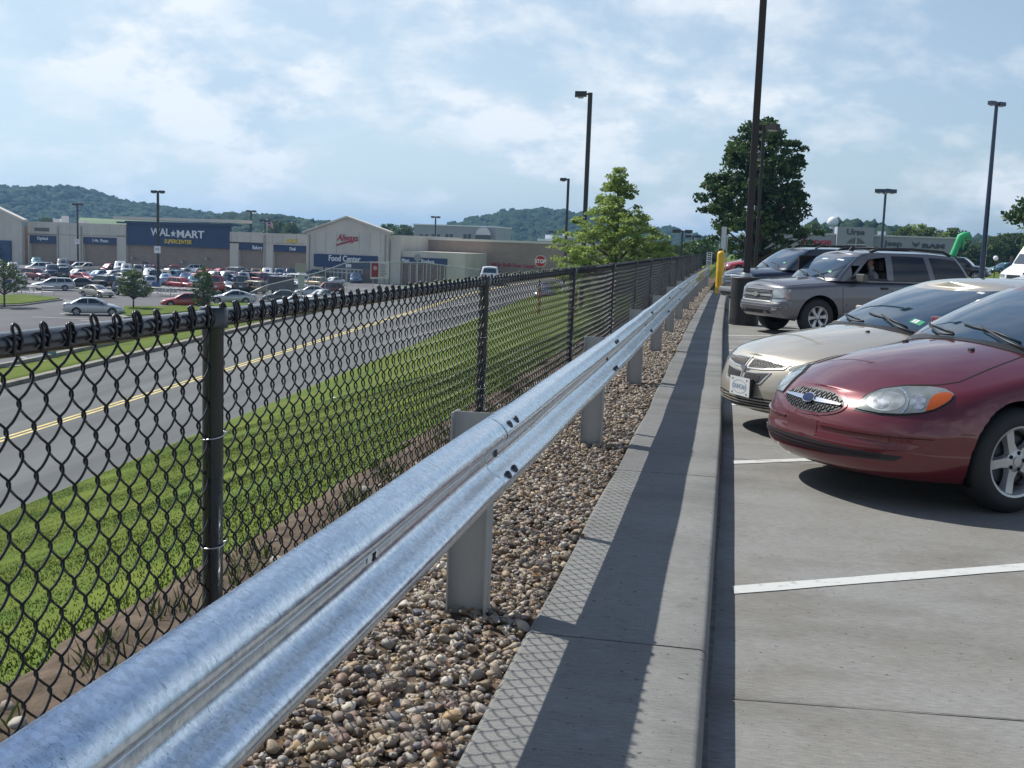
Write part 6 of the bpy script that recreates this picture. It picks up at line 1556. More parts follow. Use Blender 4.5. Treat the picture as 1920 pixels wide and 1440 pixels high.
def put_px(kind, col, px0, px1, pyb, view, label, scale=None, z=LOT_Z, **kw):
    """view: 'l' nose to the left, 'r' nose to the right, 'f' facing us, 'b' tail to us; px0..px1 the width it covers, pyb its lower edge"""
    sp = SPECS[kind]; c = on_z((px0+px1)/2, pyb, z); vdir = Vector((c.x, c.y, 0)).normalized(); right = Vector((vdir.y, -vdir.x, 0))
    ex = {'l': 0, 'r': 0, 'f': 1, 'b': 1}.get(view[0], 0)
    if view == 'l': h = -right
    elif view == 'r': h = right
    elif view == 'f': h = -vdir
    elif view == 'b': h = vdir
    elif view == 'fl': h = (-vdir-right*.9).normalized()
    elif view == 'fr': h = (-vdir+right*.9).normalized()
    elif view == 'bl': h = (vdir-right*.9).normalized()
    else: h = (vdir+right*.9).normalized()
    cr = abs(h.dot(right)); want = abs(px1-px0)*c.length/2190; have = sp['L']*cr+2*sp['W']*max(0, 1-cr*cr)**.5; s = scale or max(.86, min(1.12, want/have))
    ctr = c+vdir*(.9*s if view in 'lr' else 1.6*s); nose = ctr+h*(sp['L']/2*s); nose.z = z
    return lowcar(kind, col, label, nose, math.atan2(h.y, h.x), scale=s, **kw)
LC = [
 ('sedan', 'silver', 121, 230, 592, 'r', 'silver-white sedan driving right, nearest car in the lower lot', 1), ('sedan', 'red', 302, 394, 577, 'l', 'red sedan facing left in the front of the lower lot', 1),
 ('coupe', 'silver', 388, 481, 571, 'l', 'silver-white coupe directly right of the red sedan', 1), ('wagon', 'silver', 60, 138, 545, 'l', 'silver station wagon facing left in the open aisle', 1),
 ('sedan', 'black', 126, 170, 541, 'l', 'dark sedan right behind the silver station wagon', 0), ('suv', 'black', 163, 217, 541, 'bl', 'black SUV between the dark sedan and the small bushy sapling', 0),
 ('sedan', 'beige', 152, 211, 558, 'fr', 'beige sedan driving toward the right in front of the black SUV', 1), ('suv', 'navy', 213, 276, 556, 'fr', 'dark blue SUV behind the small bushy sapling', 1),
 ('sedan', 'silver', 28, 51, 532, 'b', 'silver car half hidden by the round sapling at the left', 0), ('van', 'white', 52, 93, 510, 'l', 'white minivan in the third row, left of the shoppers', 0),
 ('sedan', 'teal', 58, 80, 500, 'f', 'pale green car roof peeking over the white minivan', 0), ('suv', 'maroon', 46, 88, 526, 'fr', 'dark red hatchback SUV in the second row at the left', 0),
 ('suv', 'navy', 84, 110, 522, 'f', 'dark blue-grey SUV beside the dark red one', 0), ('van', 'black', 108, 131, 523, 'b', 'black minivan seen from behind, left of the white sedan pair', 0),
 ('suv', 'grey', 103, 134, 509, 'f', 'grey SUV right of the shoppers near the store', 0), ('van', 'white', 131, 166, 509, 'l', 'white minivan in the row nearest the store, before the pillar', 0),
 ('sedan', 'white', 129, 160, 521, 'fl', 'white sedan behind the red one at the left centre', 0), ('sedan', 'red', 138, 176, 529, 'fr', 'red sedan in the second row above the dark sedan', 0),
 ('sedan', 'skyblue', 166, 202, 524, 'fl', 'pale blue sedan in the second row, one of a bright pair', 0), ('sedan', 'white', 192, 221, 524, 'fl', 'white sedan in the second row, right one of the bright pair', 0),
 ('van', 'maroon', 190, 223, 512, 'fl', 'maroon minivan in the third row left of the tall lamp post', 0), ('pickup', 'beige', 148, 190, 511, 'l', 'long beige pickup in the third row before the store', 0),
 ('suv', 'white', 212, 240, 514, 'f', 'white SUV in the third row, left of the tall lamp post', 0), ('sedan', 'silver', 216, 246, 530, 'fr', 'silver sedan behind the bushy sapling crown', 0),
 ('sedan', 'silver', 236, 268, 505, 'f', 'silver car in the farthest row above the bushy sapling', 0), ('sedan', 'grey', 262, 290, 507, 'b', 'grey car in the farthest row left of the tall lamp post', 0),
 ('suv', 'silver', 271, 295, 541, 'b', 'silver hatchback just left of the tall lamp post foot', 0), ('sedan', 'white', 268, 294, 524, 'f', 'white sedan in the second row left of the tall lamp post', 0),
 ('suv', 'black', 297, 338, 522, 'fl', 'black SUV in the third row right of the tall lamp post', 0), ('van', 'white', 351, 374, 512, 'l', 'white minivan in the farthest row below the wide tan wall', 0),
 ('sedan', 'black', 338, 372, 529, 'fl', 'black sedan in the second row left of the small upright sapling', 0), ('sedan', 'skyblue', 298, 325, 535, 'b', 'pale blue car right of the tall lamp post foot', 0),
 ('suv', 'red', 318, 364, 545, 'fr', 'dull red SUV in the front rows left of the small upright sapling', 0), ('sedan', 'teal', 350, 378, 540, 'f', 'teal car tucked behind the small upright sapling', 0),
 ('pickup', 'red', 384, 424, 550, 'b', 'red pickup right of the small upright sapling', 0), ('sedan', 'silver', 402, 447, 547, 'fr', 'silver-blue sedan behind the coupe, right of the red pickup', 0),
 ('pickup', 'black', 432, 470, 550, 'b', 'black pickup with lit tail lamp right of the silver-blue sedan', 0), ('van', 'gold', 446, 498, 551, 'bl', 'gold minivan right of the black pickup', 0),
 ('van', 'maroon', 414, 448, 526, 'fl', 'maroon minivan in the third row before the bakery bay', 0), ('suv', 'grey', 443, 476, 526, 'l', 'grey SUV in the third row before the bakery bay', 0),
 ('suv', 'gold', 468, 492, 526, 'b', 'khaki SUV in the third row left of the yellow post', 0), ('sedan', 'red', 428, 468, 534, 'f', 'red sedan in the second row with bright hood', 0),
 ('sedan', 'skyblue', 472, 498, 532, 'f', 'pale blue sedan in the second row left of the navy van', 0), ('van', 'navy', 494, 522, 533, 'bl', 'navy minivan in the second row before the deli bay', 0),
 ('suv', 'white', 521, 556, 533, 'l', 'white SUV in the second row right of the navy van', 0), ('sedan', 'white', 538, 566, 546, 'bl', 'white sedan just left of the pale square sign', 0),
 ('sedan', 'silver', 554, 578, 529, 'f', 'silver sedan behind the pale square sign', 0), ('suv', 'skyblue', 577, 617, 526, 'fl', 'light silver-blue SUV before the food entrance', 0),
 ('suv', 'gold', 577, 604, 541, 'bl', 'mustard and brown SUV right of the pale square sign', 0), ('sedan', 'white', 603, 646, 536, 'fl', 'white sedan before the food entrance', 0),
 ('sedan', 'blue', 655, 680, 531, 'f', 'blue sedan on the ramp left of the banner', 0), ('van', 'white', 702, 721, 530, 'f', 'small white minivan facing us below the banner', 0),
 ('pickup', 'white', 768, 816, 526, 'l', 'white pickup driving left in front of the produce wing', 1), ('sedan', 'black', 504, 552, 566, 'l', 'near black sedan half hidden by the top rail', 1),
 ('sedan', 'grey', 533, 568, 552, 'l', 'dark grey sedan behind the near black one', 0), ('sedan', 'silver', 566, 600, 556, 'l', 'silver sedan left of the ramp grass', 0),
 ('suv', 'maroon', 596, 632, 553, 'l', 'dark maroon SUV beside the ramp grass', 0), ('sedan', 'white', 526, 578, 578, 'l', 'white sedan roof just above the top rail', 0),
 ('sedan', 'silver', 584, 620, 565, 'fl', 'silver sedan nearest the ramp grass above the top rail', 0), ('van', 'silver', 14, 34, 512, 'f', 'silver minivan before the left entrance', 0),
 ('sedan', 'white', -6, 12, 508, 'f', 'white car at the left border before the entrance', 0), ('sedan', 'navy', 30, 46, 519, 'b', 'navy car behind the round sapling crown', 0),
]
for (k, c, a, b, y, v, lab, r) in LC: put_px(k, c, a, b, y, v, lab, res=r)
# the fill of the further rows: bays between the places already taken
ORD = ['first', 'second', 'third', 'fourth', 'fifth', 'sixth', 'seventh', 'eighth', 'ninth', 'tenth', 'eleventh', 'twelfth', 'thirteenth', 'fourteenth', 'fifteenth', 'sixteenth', 'seventeenth', 'eighteenth']
rr = random.Random(4); rows = [(504, 238, 560, 15, 'back'), (517, 226, 600, 17, 'middle'), (538, 300, 400, 0, 'x'), (529, 282, 560, 15, 'front')]
for (yb, xa_, xb_, n_, nm) in rows:
    for i in range(n_):
        px = xa_+(xb_-xa_)*(i+.5)/n_+rr.uniform(-2, 2); py = yb+(px-236)*.026+rr.uniform(-.6, .6)
        k = rr.choice(['sedan', 'sedan', 'suv', 'suv', 'van', 'pickup', 'coupe']); c = rr.choice(['white', 'silver', 'silver', 'grey', 'black', 'red', 'blue', 'navy', 'green', 'beige', 'skyblue', 'maroon', 'white'])
        nn = {'suv': 'SUV', 'van': 'minivan', 'pickup': 'pickup'}.get(k, k)
        put_px(k, c, px-8, px+8, py, rr.choice(['f', 'b', 'fl', 'bl', 'fr', 'br']), f'far {c} {nn}, {ORD[i]} from the left in the {nm} filler row of parked cars'.replace(' filler', ''), scale=1.0)
# white vehicle on the road, driving away from us
p = at_y(907, 530, 104); lowcar('suv', 'white', 'white SUV driving away on the road, just above the fence top', (p.x, 107, float(road_z(107))), R_(101), group=None, scale=.98, res=1)
p = at_y(1000, 530, 80); lowcar('sedan', 'navy', 'dark car on the road behind the fence mesh, right of the white SUV', (p.x, 84, float(road_z(84))), R_(-98), group=None)
# cars behind on the upper lot
def upcar(kind, col, px, pyb, heading, label, scale=1.0, z=-.02, res=1):
    c = on_z(px, pyb, z); return lowcar(kind, col, label, c, heading, group='cars further back on the upper lot', scale=scale, res=res)
upcar('suv', 'black', 1856, 528, R_(-20), 'black pickup-like SUV behind the grey vehicle, nose to the right', res=1)
upcar('sedan', 'teal', 1856, 512, R_(-150), 'grey-green sedan between the dark lamp post and the white van', res=1)
upcar('sedan', 'red', 1352, 513, R_(200), 'bright red sedan beyond the dark blue vehicle, left', res=1)
upcar('sedan', 'black', 1392, 511, R_(190), 'black sedan just right of the bright red one', res=0)
upcar('sedan', 'navy', 1838, 505, R_(180), 'dark car behind the black one, near the dark lamp post', res=0)
p = at_y(1884, 520, 50); lowcar('sedan', 'white', 'white sedan front entering at the right border', (p.x, 50, 0), R_(206), group=None, res=1)
# ================================================================ THE FOUR NEAR CARS
HEAD = Vector((math.cos(R_(210)), math.sin(R_(210)), 0))
def carM(nx, ny, head=210, s=1.0): return Matrix.Translation((nx, ny, 0))@Matrix.Rotation(R_(head), 4, 'Z')@Matrix.Scale(s, 4)
def hexgrid(mb, sk, x0, x1, z0, z1, s, r, clip, axis='x', off=.004):
    """honeycomb bars laid on the surface inside clip(y,z)"""
    h = s*math.sqrt(3)/2; j = 0; z = z0
    done = set()
    while z < z1+h:
        x = x0+(s*.75*0 if True else 0); i = 0
        xx = x0
        while xx < x1+s:
            cx_ = xx; cz_ = z+(h/2 if i % 2 else 0)
            pts = [(cx_+s/2*math.cos(PI/3*k), cz_+s/2*math.sin(PI/3*k)) for k in range(6)]
            for k in range(3):
                a, b = pts[k], pts[k+1]
                if clip(*a) and clip(*b):
                    P = []
                    for q in (a, b):
                        hh = sk.cast(Vector((3, q[0], q[1])), Vector((-1, 0, 0)))
                        if hh: P.append(hh[0]+(hh[1] if hh[1].x > 0 else -hh[1])*off)
                    if len(P) == 2: mb.tube(P, r, 4, cap=False)
            xx += s*.75; i += 1
        z += h
def wiper(root, pts, name='wiper'):
    mb = MB(); mb.tube(pts[0], .006, 6); mb.tube(pts[1], .005, 6); return mb.build(name, blackp, root)
# ---- maroon sedan
FORD = derive(SEDAN, L=5.0, W=.925, Rn=.78, nf=2.25, Rr=.6, nr=2.4, Wk=[(0, .97), (.8, .975), (1.3, .99), (2.4, 1), (3.8, .99), (5, .93)], zb=[(0, .20), (.5, .19), (.9, .17), (4, .19), (5, .28)],
    zs=[(0, .675), (.25, .690), (.6, .735), (1.0, .81), (1.4, .88), (2.2, .915), (4, .95), (5, .90)], zt=[(0, .69), (.18, .755), (.40, .83), (.75, .91), (1.1, .965), (1.40, .995), (2.4, 1.0), (4, 1.03), (4.5, 1.04), (5, .95)],
    fp=[(0, .085), (.08, .03), (.2, .0), (.38, -.004), (.46, .01), (.56, .012), (.66, .03), (.80, .065), (.92, .115), (1, .16)],
    sp=[(0, .09), (.12, .04), (.3, .008), (.5, 0), (.7, .012), (.87, .045), (.95, .075), (1, .11)], crown=2.1,
    wheels=(.96, 3.70), R=.325, arch=.372, wwid=.215, rimR=.218, tuck=.02, rim='five', wmat=glassm,
    g=dict(c0=1.22, c1=4.42, wb=.83, t0=2.12, t1=3.48, wt=.56, gf=.42, gr=.45, nf=2.2, roof=[(2.0, 1.36), (2.4, 1.42), (2.9, 1.44), (3.4, 1.41), (3.8, 1.34)]), ws=(.90, .13, .93),
    win=[([(1.80, .985), (2.3, .975), (2.82, .975)], [(2.08, 1.17), (2.4, 1.32), (2.82, 1.36)]), ([(2.90, .975), (3.4, .99), (3.86, 1.01)], [(2.90, 1.36), (3.3, 1.345), (3.62, 1.25)])])
FM = carM(.485, 7.355, 211.5)
mar = paintm('maroon_pearl', (.125, .011, .016), metal=.32, rough=.30)
t_ = thing('sedan_car', 'maroon sedan with oval grille, nearest car, nosed toward the kerb', 'car', FM.translation, R_(211.5)); ford = t_
body, cab, sk = make_car(t_, FORD, 2, mar, FM)
def oval(cx_, cz, a, b, n, half=0):
    """bottom and top polylines of an oval, ends slightly open"""
    th = np.linspace(PI-.02, .02, n); return [(cx_+a*math.cos(t), cz-b*math.sin(t)) for t in th], [(cx_+a*math.cos(t), cz+b*math.sin(t)) for t in th]
gz0, gb, ga = .592, .070, .300
B, T = oval(0, gz0, ga+.022, gb+.017, 30); add_panel('grille_surround', sk.panel(B, T, 'x', 40, 8, .006, .02), mar, t_)
B, T = oval(0, gz0, ga, gb, 30); add_panel('grille', sk.panel(B, T, 'x', 40, 8, .009, .02), blackp, t_)
mb = MB(); hexgrid(mb, sk, -ga, ga, gz0-gb, gz0+gb, .032, .0034, lambda y, z: (y/ga)**2+((z-gz0)/gb)**2 < .95, off=.013); mb.build('grille_mesh', pm('grille_dark_chrome', (.10, .10, .105), .35, metal=.6), t_)
B = [(-ga*.95, gz0-.004), (-.1, gz0-.010), (.1, gz0-.010), (ga*.95, gz0-.004)]; T = [(-ga*.95, gz0+.006), (-.1, gz0+.013), (.1, gz0+.013), (ga*.95, gz0+.006)]
add_panel('chrome_bar', sk.panel(B, T, 'x', 30, 4, .022, .014), chrome, t_)
B, T = oval(0, gz0+.001, .056, .026, 20); add_panel('emblem', sk.panel(B, T, 'x', 16, 6, .032, .015), chrome, t_)
B, T = oval(0, gz0+.001, .052, .0225, 20); em = add_panel('emblem_field', sk.panel(B, T, 'x', 16, 6, .0345, .004), pm('emblem_blue', (.004, .016, .08), .6, coat=0, spec=.1), t_)[0]
h = sk.cast(Vector((3, 0, gz0)), Vector((-1, 0, 0))); lettering('Ford', .034, frame(h[0]+Vector((.0365, 0, .001)), (0, 1, 0), Vector((-.05, 0, 1))), chrome, em, depth=.002, shear=.3)
# headlamps traced on the near side, mirrored to the far side
HB = [(1604, 766), (1620, 770), (1650, 775), (1690, 777), (1730, 774), (1760, 765), (1782, 752), (1788, 743)]; HT = [(1604, 764), (1614, 752), (1630, 740), (1655, 731), (1700, 726), (1745, 727), (1772, 731), (1787, 740)]
add_panel('headlight_bezel', sk.panel([(x-3 if i == 0 else x, y+3) for i, (x, y) in enumerate(HB)], [(x, y-2) for x, y in HT], 'px', 26, 8, .003, .02), blackp, t_, both=True)
hl = add_panel('headlight', sk.panel(HB, HT, 'px', 26, 10, .010, .02), pm('headlamp_lens', (.20, .215, .205), .2, metal=.3, coat=1, var=.25, scale=7), t_, both=True)
for s_, o in zip((1, -1), hl):
    def hp(B, T, off, mat, nm, nu=12, nv=6):
        vs, fs = sk.panel(B, T, 'px', nu, nv, off, .006); mb = MB(); mb.add([(x, y*s_, z) for x, y, z in vs], [f if s_ > 0 else f[::-1] for f in fs]); return mb.build(nm, mat, o, smooth=True, angle=.5)
    hp([(1735, 772), (1750, 769), (1768, 760), (1782, 751), (1786, 744)], [(1744, 751), (1752, 743), (1764, 739), (1776, 738), (1785, 741)], .0125, amber, 'turn_signal')
    def ov(cx_, cy_, a, b): th = np.linspace(PI-.15, .15, 14); return [(cx_+a*math.cos(t), cy_+b*math.sin(t)) for t in th], [(cx_+a*math.cos(t), cy_-b*math.sin(t)) for t in th]
    hp(*ov(1662, 754, 36, 18), .0115, pm('lamp_bowl', (.30, .32, .32), .3, metal=.5, coat=1, var=.3, scale=12), 'reflector', 16, 8)
    hp(*ov(1652, 756, 17, 12), .0128, pm('lamp_inner', (.42, .44, .45), .2, metal=.7, coat=1, var=.5, scale=25), 'bulb_shroud', 12, 6)
    hp(*ov(1722, 756, 15, 14), .0115, MATS['lamp_inner'], 'reflector', 12, 6)
    arc = [(1686, 729), (1699, 738), (1704, 752), (1701, 765), (1692, 775)]; b_, tt_ = band_lines(arc, 2.6)
    hp(b_, tt_, .0125, lampin, 'lamp_divider', 16, 2)
# bumper details
add_panel('lower_intake', sk.panel([(-.66, .315), (-.3, .302), (0, .30), (.3, .302), (.66, .315)], [(-.70, .345), (-.3, .362), (0, .366), (.3, .362), (.70, .345)], 'x', 46, 5, .004, .02), blackp, t_)
for z_ in (.322, .344): b_, tt_ = band_lines([(-.6, z_+.004), (0, z_-.002), (.6, z_+.008)], .005); add_panel('intake_slat', sk.panel(b_, tt_, 'x', 30, 2, .010, .008), pm('dark_maroon_slat', (.03, .006, .01), .4), t_)
add_panel('plate_recess', sk.panel([(-.155, .385), (.155, .385)], [(-.155, .485), (.155, .485)], 'x', 10, 5, .003, .01), pm('plate_mount', (.075, .010, .014), .6), t_)
for s_ in (1,):
    b_, tt_ = band_lines([(.19, .462), (.5, .462), (.80, .468)], .009); add_panel('bumper_moulding', sk.panel(b_, tt_, 'x', 24, 3, .009, .012), mar, t_, both=True)
b_, tt_ = band_lines([(.19, .455), (.5, .455), (.80, .461)], .005); add_panel('moulding_gap', sk.panel(b_, tt_, 'x', 24, 2, .003, .005), gap, t_, both=True)
# hood shut line: sweeps from grille corner above the lamp back to the windshield
HL = [(1604, 762), (1622, 742), (1650, 729), (1700, 722), (1760, 722), (1800, 716), (1860, 690), (1919, 668)]
b_, tt_ = band_lines(HL, 2.0); add_panel('hood_gap', sk.panel(b_, tt_, 'px', 40, 2, .0016, .003), gap, t_, both=True)
for ln in ([(1.35, .86), (1.36, .6), (1.42, .3)], [(2.86, .93), (2.86, .5), (2.84, .25)], [(3.72, .95), (3.66, .7), (3.45, .52)]): b_, tt_ = band_lines(ln, .006); add_panel('door_gap', sk.panel(b_, tt_, 'y', 16, 2, .0015, .003), gap, t_, both=True)
b_, tt_ = band_lines([(.52, .50), (.70, .497), (.73, .40), (.72, .26)], .004); add_panel('bumper_gap', sk.panel(b_, tt_, 'y', 16, 2, .0012, .003), pm('soft_gap', (.03, .005, .008), .8), t_, both=True)
b_, tt_ = band_lines([(1.46, .55), (2.2, .54), (3.35, .55)], .035); add_panel('side_moulding', sk.panel(b_, tt_, 'y', 24, 4, .010, .014), mar, t_, both=True)
for d_ in (2.35, 3.25): add_panel('door_handle', sk.panel([(d_, .80), (d_+.18, .80)], [(d_, .835), (d_+.18, .83)], 'y', 6, 3, .022, .03), mar, t_, both=True)
for s_ in (1, -1):
    mb = MB(); mb.obox((-1.98, s_*.99, 1.0), (.05, 0, .01), (0, .12, 0), (0, 0, .068)); mb.obox((-1.95, s_*.88, .985), (.04, 0, 0), (0, .05, 0), (0, 0, .02)); o = mb.build('mirror', mar, t_); bv = o.modifiers.new('b', 'BEVEL'); bv.width = .03; bv.segments = 3
# cowl, washer nozzles, wipers
add_panel('cowl', sk.panel([(1.30, -.70), (1.235, -.35), (1.215, 0), (1.235, .35), (1.30, .70)], [(1.42, -.74), (1.34, -.36), (1.315, 0), (1.34, .36), (1.42, .74)], 'z', 30, 3, .005, .012), blackp, t_)
for y_ in (-.33, .30):
    h = sk.cast(Vector((-1.06, y_, 3)), Vector((0, 0, -1))); mb = MB(); mb.obox(h[0]+Vector((0, 0, .006)), (.016, 0, -.003), (0, .014, 0), (0, 0, .008)); o = mb.build('washer_nozzle', blackp, t_)
def ws_pts(sk, P, lift):
    out = []
    for d_, y_ in P:
        h = sk.cast(Vector((-d_, y_, 4)), Vector((0, 0, -1))); out.append(h[0]+(h[1] if h[1].z > 0 else -h[1])*lift)
    return out
def wipers(sk, root, c0, sets):
    for (a, b) in sets:
        mb = MB(); mb.tube(ws_pts(sk, a, .028), [.011, .009, .007, .006][:len(a)] if len(a) <= 4 else .008, 6); mb.tube(ws_pts(sk, b, .012), .0065, 6); mb.build('wiper', blackp, root, smooth=True)
wipers(sk, t_, 1.22, [([(1.30, .55), (1.34, .30), (1.42, .02), (1.44, -.02)], [(1.37, .40), (1.41, .15), (1.44, -.10), (1.47, -.22)]), ([(1.27, -.10), (1.33, -.30), (1.44, -.52), (1.47, -.55)], [(1.36, -.20), (1.42, -.40), (1.50, -.60), (1.54, -.66)])])
mb = MB(); h1 = [(-2.4, y, 1.0) for y in (.35, -.35)]
# ---- gold sedan with crosshair grille
NEON = derive(SEDAN, L=4.9, W=.895, Rn=.74, nf=2.15, Rr=.5, nr=2.5, Wk=[(0, .97), (.8, .975), (1.3, .99), (2.4, 1), (3.8, .99), (4.9, .93)], zb=[(0, .20), (.6, .18), (4.9, .27)],
    zs=[(0, .655), (.25, .675), (.6, .72), (1.0, .785), (1.4, .85), (2.2, .885), (4, .93), (4.9, .9)], zt=[(0, .67), (.16, .72), (.40, .785), (.75, .855), (1.1, .905), (1.40, .935), (2.4, .95), (4, 1.0), (4.9, .95)],
    fp=[(0, .09), (.1, .02), (.25, 0), (.42, 0), (.6, .02), (.8, .06), (.93, .11), (1, .15)], crown=2.2, wheels=(1.0, 3.74), R=.32, arch=.366, wwid=.205, rimR=.205, tuck=.02, wmat=glassm,
    g=dict(c0=1.18, c1=4.30, wb=.81, t0=2.10, t1=3.35, wt=.56, gf=.42, gr=.4, nf=2.2, roof=[(2.0, 1.31), (2.4, 1.355), (2.9, 1.365), (3.4, 1.34), (3.8, 1.27)]), ws=(.90, .13, .93),
    win=[([(1.80, .955), (2.3, .945), (2.82, .945)], [(2.08, 1.12), (2.4, 1.255), (2.82, 1.285)]), ([(2.90, .945), (3.4, .96), (3.76, .98)], [(2.90, 1.285), (3.2, 1.27), (3.50, 1.19)])])
NM = carM(.12, 9.62, 211)
champ = paintm('champagne', (.44, .395, .32), metal=.45, rough=.38)
t_ = thing('sedan_car', 'champagne gold sedan with crosshair grille and oval-logo front plate, beside the maroon one', 'car', NM.translation, R_(211)); neon = t_
body, cab, sk = make_car(t_, NEON, 2, champ, NM)
# quartered grille: two upper and two lower openings with honeycomb, bright cross between
chs = pm('grille_frame_silver', (.62, .60, .56), .25, metal=.7, coat=.5)
CELLS = [([(.035, .560), (.2, .566), (.40, .590)], [(.035, .628), (.2, .626), (.43, .612)]), ([(.035, .430), (.13, .432), (.24, .452)], [(.035, .515), (.18, .522), (.31, .535)])]
for B, T in CELLS:
    bb = [(B[0][0]-.018, B[0][1]-.014)]+[(x, z-.014) for x, z in B[1:-1]]+[(B[-1][0]+.02, B[-1][1]-.012)]; tt = [(T[0][0]-.018, T[0][1]+.012)]+[(x, z+.012) for x, z in T[1:-1]]+[(T[-1][0]+.02, T[-1][1]+.008)]
    add_panel('grille_frame', sk.panel(bb, tt, 'x', 20, 5, .007, .02), chs, t_, both=True)
    g2 = add_panel('grille', sk.panel(B, T, 'x', 20, 6, .010, .02), blackp, t_, both=True)
mb = MB()
for sg in (1, -1):
    for B, T in CELLS:
        def clip(y, z, B=B, T=T, sg=sg):
            y = y*sg; return B[0][0]+.003 < y < B[-1][0]-.004 and np.interp(y, [p[0] for p in B], [p[1] for p in B])+.003 < z < np.interp(y, [p[0] for p in T], [p[1] for p in T])-.003
        hexgrid(mb, sk, -.45, .45, .42, .64, .024, .0026, clip, off=.0135)
mb.build('grille_mesh', pm('grille_grey', (.22, .21, .20), .4, metal=.5), t_)
mb = MB(); h = sk.cast(Vector((3, 0, .540)), Vector((-1, 0, 0)))[0]; P = [(0, .030), (.024, .020), (.034, .034), (.040, .016), (.026, -.006), (.010, -.03), (-.010, -.03), (-.026, -.006), (-.040, .016), (-.034, .034), (-.024, .020)]
mb.prism3([(h.x+.012, y, .545+z) for y, z in P], (.012, 0, 0)); mb.build('emblem', chrome, t_)
add_panel('lower_intake', sk.panel([(-.68, .255), (0, .235), (.68, .255)], [(-.70, .335), (-.2, .325), (.2, .325), (.70, .335)], 'x', 40, 5, .004, .02), blackp, t_)
for z_ in (.262, .285, .308): b_, tt_ = band_lines([(-.66, z_+.008), (0, z_-.004), (.66, z_+.008)], .007); add_panel('intake_slat', sk.panel(b_, tt_, 'x', 30, 2, .012, .008), champ, t_)
for y_ in np.linspace(-.6, .6, 9): add_panel('intake_bar', sk.panel([(y_-.004, .245), (y_+.004, .245)], [(y_-.004, .33), (y_+.004, .33)], 'x', 2, 4, .010, .008), blackp, t_)
# front plate
h = sk.cast(Vector((3, .0, .40)), Vector((-1, 0, 0)))[0]; px0 = h.x+.045; py0 = .07; mb = MB(); mb.box(px0-.05, px0-.004, py0-.135, py0+.135, .330, .475); mb.build('plate_bracket', blackp, t_)
mb = MB(); mb.box(px0-.0035, px0+.002, py0-.153, py0+.153, .325, .480); pl = mb.build('front_plate', platem, t_); pl['label'] = 'white plate with an oval blue-grey logo'
inkm = pm('plate_ink', (.20, .27, .36), .5)
mb = MB(); n = 32
for k in range(n):
    a0, a1 = 2*PI*k/n, 2*PI*(k+1)/n; q = [(py0+r_*math.cos(a), .400+r_*.5*math.sin(a)) for a in (a0, a1) for r_ in (.105, .113)]; mb.add([(px0+.0028, *q[0]), (px0+.0028, *q[1]), (px0+.0028, *q[3]), (px0+.0028, *q[2])], [(0, 1, 2, 3)])
mb.build('logo_ring', inkm, pl); lettering('DUNCAN', .052, frame((px0+.003, py0, .400), (0, 1, 0), (0, 0, 1)), inkm, pl, depth=.001, xs=.85, bold=.0015)
mb = MB()
for y_, z_ in ((-.11, .46), (.11, .46), (-.11, .345), (.11, .345)): mb.lathe([(.0, .006), (.007, .005), (.008, .002)], 8, axis='x', o=(px0, py0+y_, z_))
build_each(mb, 'plate_screw', blackp, pl)
# lamps: vertical teardrops at the corners
B = [(.46, .585), (.58, .545), (.72, .545), (.83, .575)]; T = [(.48, .615), (.60, .655), (.72, .675), (.83, .665)]
add_panel('headlight', sk.panel(B, T, 'x', 18, 8, .008, .02), pm('headlamp_lens2', (.36, .37, .33), .18, metal=.3, coat=1), t_, both=True)
B = [(.53, .58), (.66, .57)]; T = [(.55, .63), (.66, .655)]; add_panel('reflector', sk.panel(B, T, 'x', 8, 5, .0095, .004), lampin, t_, both=True)
b_, tt_ = band_lines([(.04, .30), (.12, .44), (.17, .54), (.30, .66), (.70, .735), (1.15, .805), (1.26, .80)], .005)
HL = [(.70, .50), (.40, .665), (.55, .70), (.9, .73), (1.2, .74)]
b_, tt_ = band_lines([(.12, .0), (.13, .3), (.20, .5), (.34, .60), (.6, .66), (.9, .70), (1.2, .73)], .005); add_panel('hood_gap', sk.panel(b_, tt_, 'z', 50, 2, .0015, .003), gap, t_, both=True)
for ln in ([(1.35, .84), (1.36, .6), (1.42, .3)], [(2.86, .90), (2.86, .5), (2.84, .25)]): b_, tt_ = band_lines(ln, .006); add_panel('door_gap', sk.panel(b_, tt_, 'y', 16, 2, .0015, .003), gap, t_, both=True)
for s_ in (1, -1):
    mb = MB(); mb.obox((-1.98, s_*.97, .97), (.05, 0, .01), (0, .12, 0), (0, 0, .066)); mb.obox((-1.95, s_*.86, .955), (.04, 0, 0), (0, .05, 0), (0, 0, .02)); o = mb.build('mirror', champ, t_); bv = o.modifiers.new('b', 'BEVEL'); bv.width = .03; bv.segments = 3
add_panel('cowl', sk.panel([(1.27, -.68), (1.205, -.35), (1.185, 0), (1.205, .35), (1.27, .68)], [(1.39, -.72), (1.31, -.36), (1.285, 0), (1.31, .36), (1.39, .72)], 'z', 30, 3, .005, .012), blackp, t_)
for y_ in (-.33, .30):
    h = sk.cast(Vector((-1.03, y_, 3)), Vector((0, 0, -1))); mb = MB(); mb.obox(h[0]+Vector((0, 0, .006)), (.014, 0, -.003), (0, .012, 0), (0, 0, .007)); mb.build('washer_nozzle', blackp, t_)
wipers(sk, t_, 1.22, [([(1.27, .58), (1.31, .30), (1.39, .05), (1.41, .0)], [(1.34, .42), (1.38, .15), (1.41, -.10), (1.44, -.22)]), ([(1.25, -.05), (1.30, -.28), (1.40, -.50), (1.43, -.54)], [(1.33, -.20), (1.39, -.40), (1.47, -.60), (1.50, -.66)])])
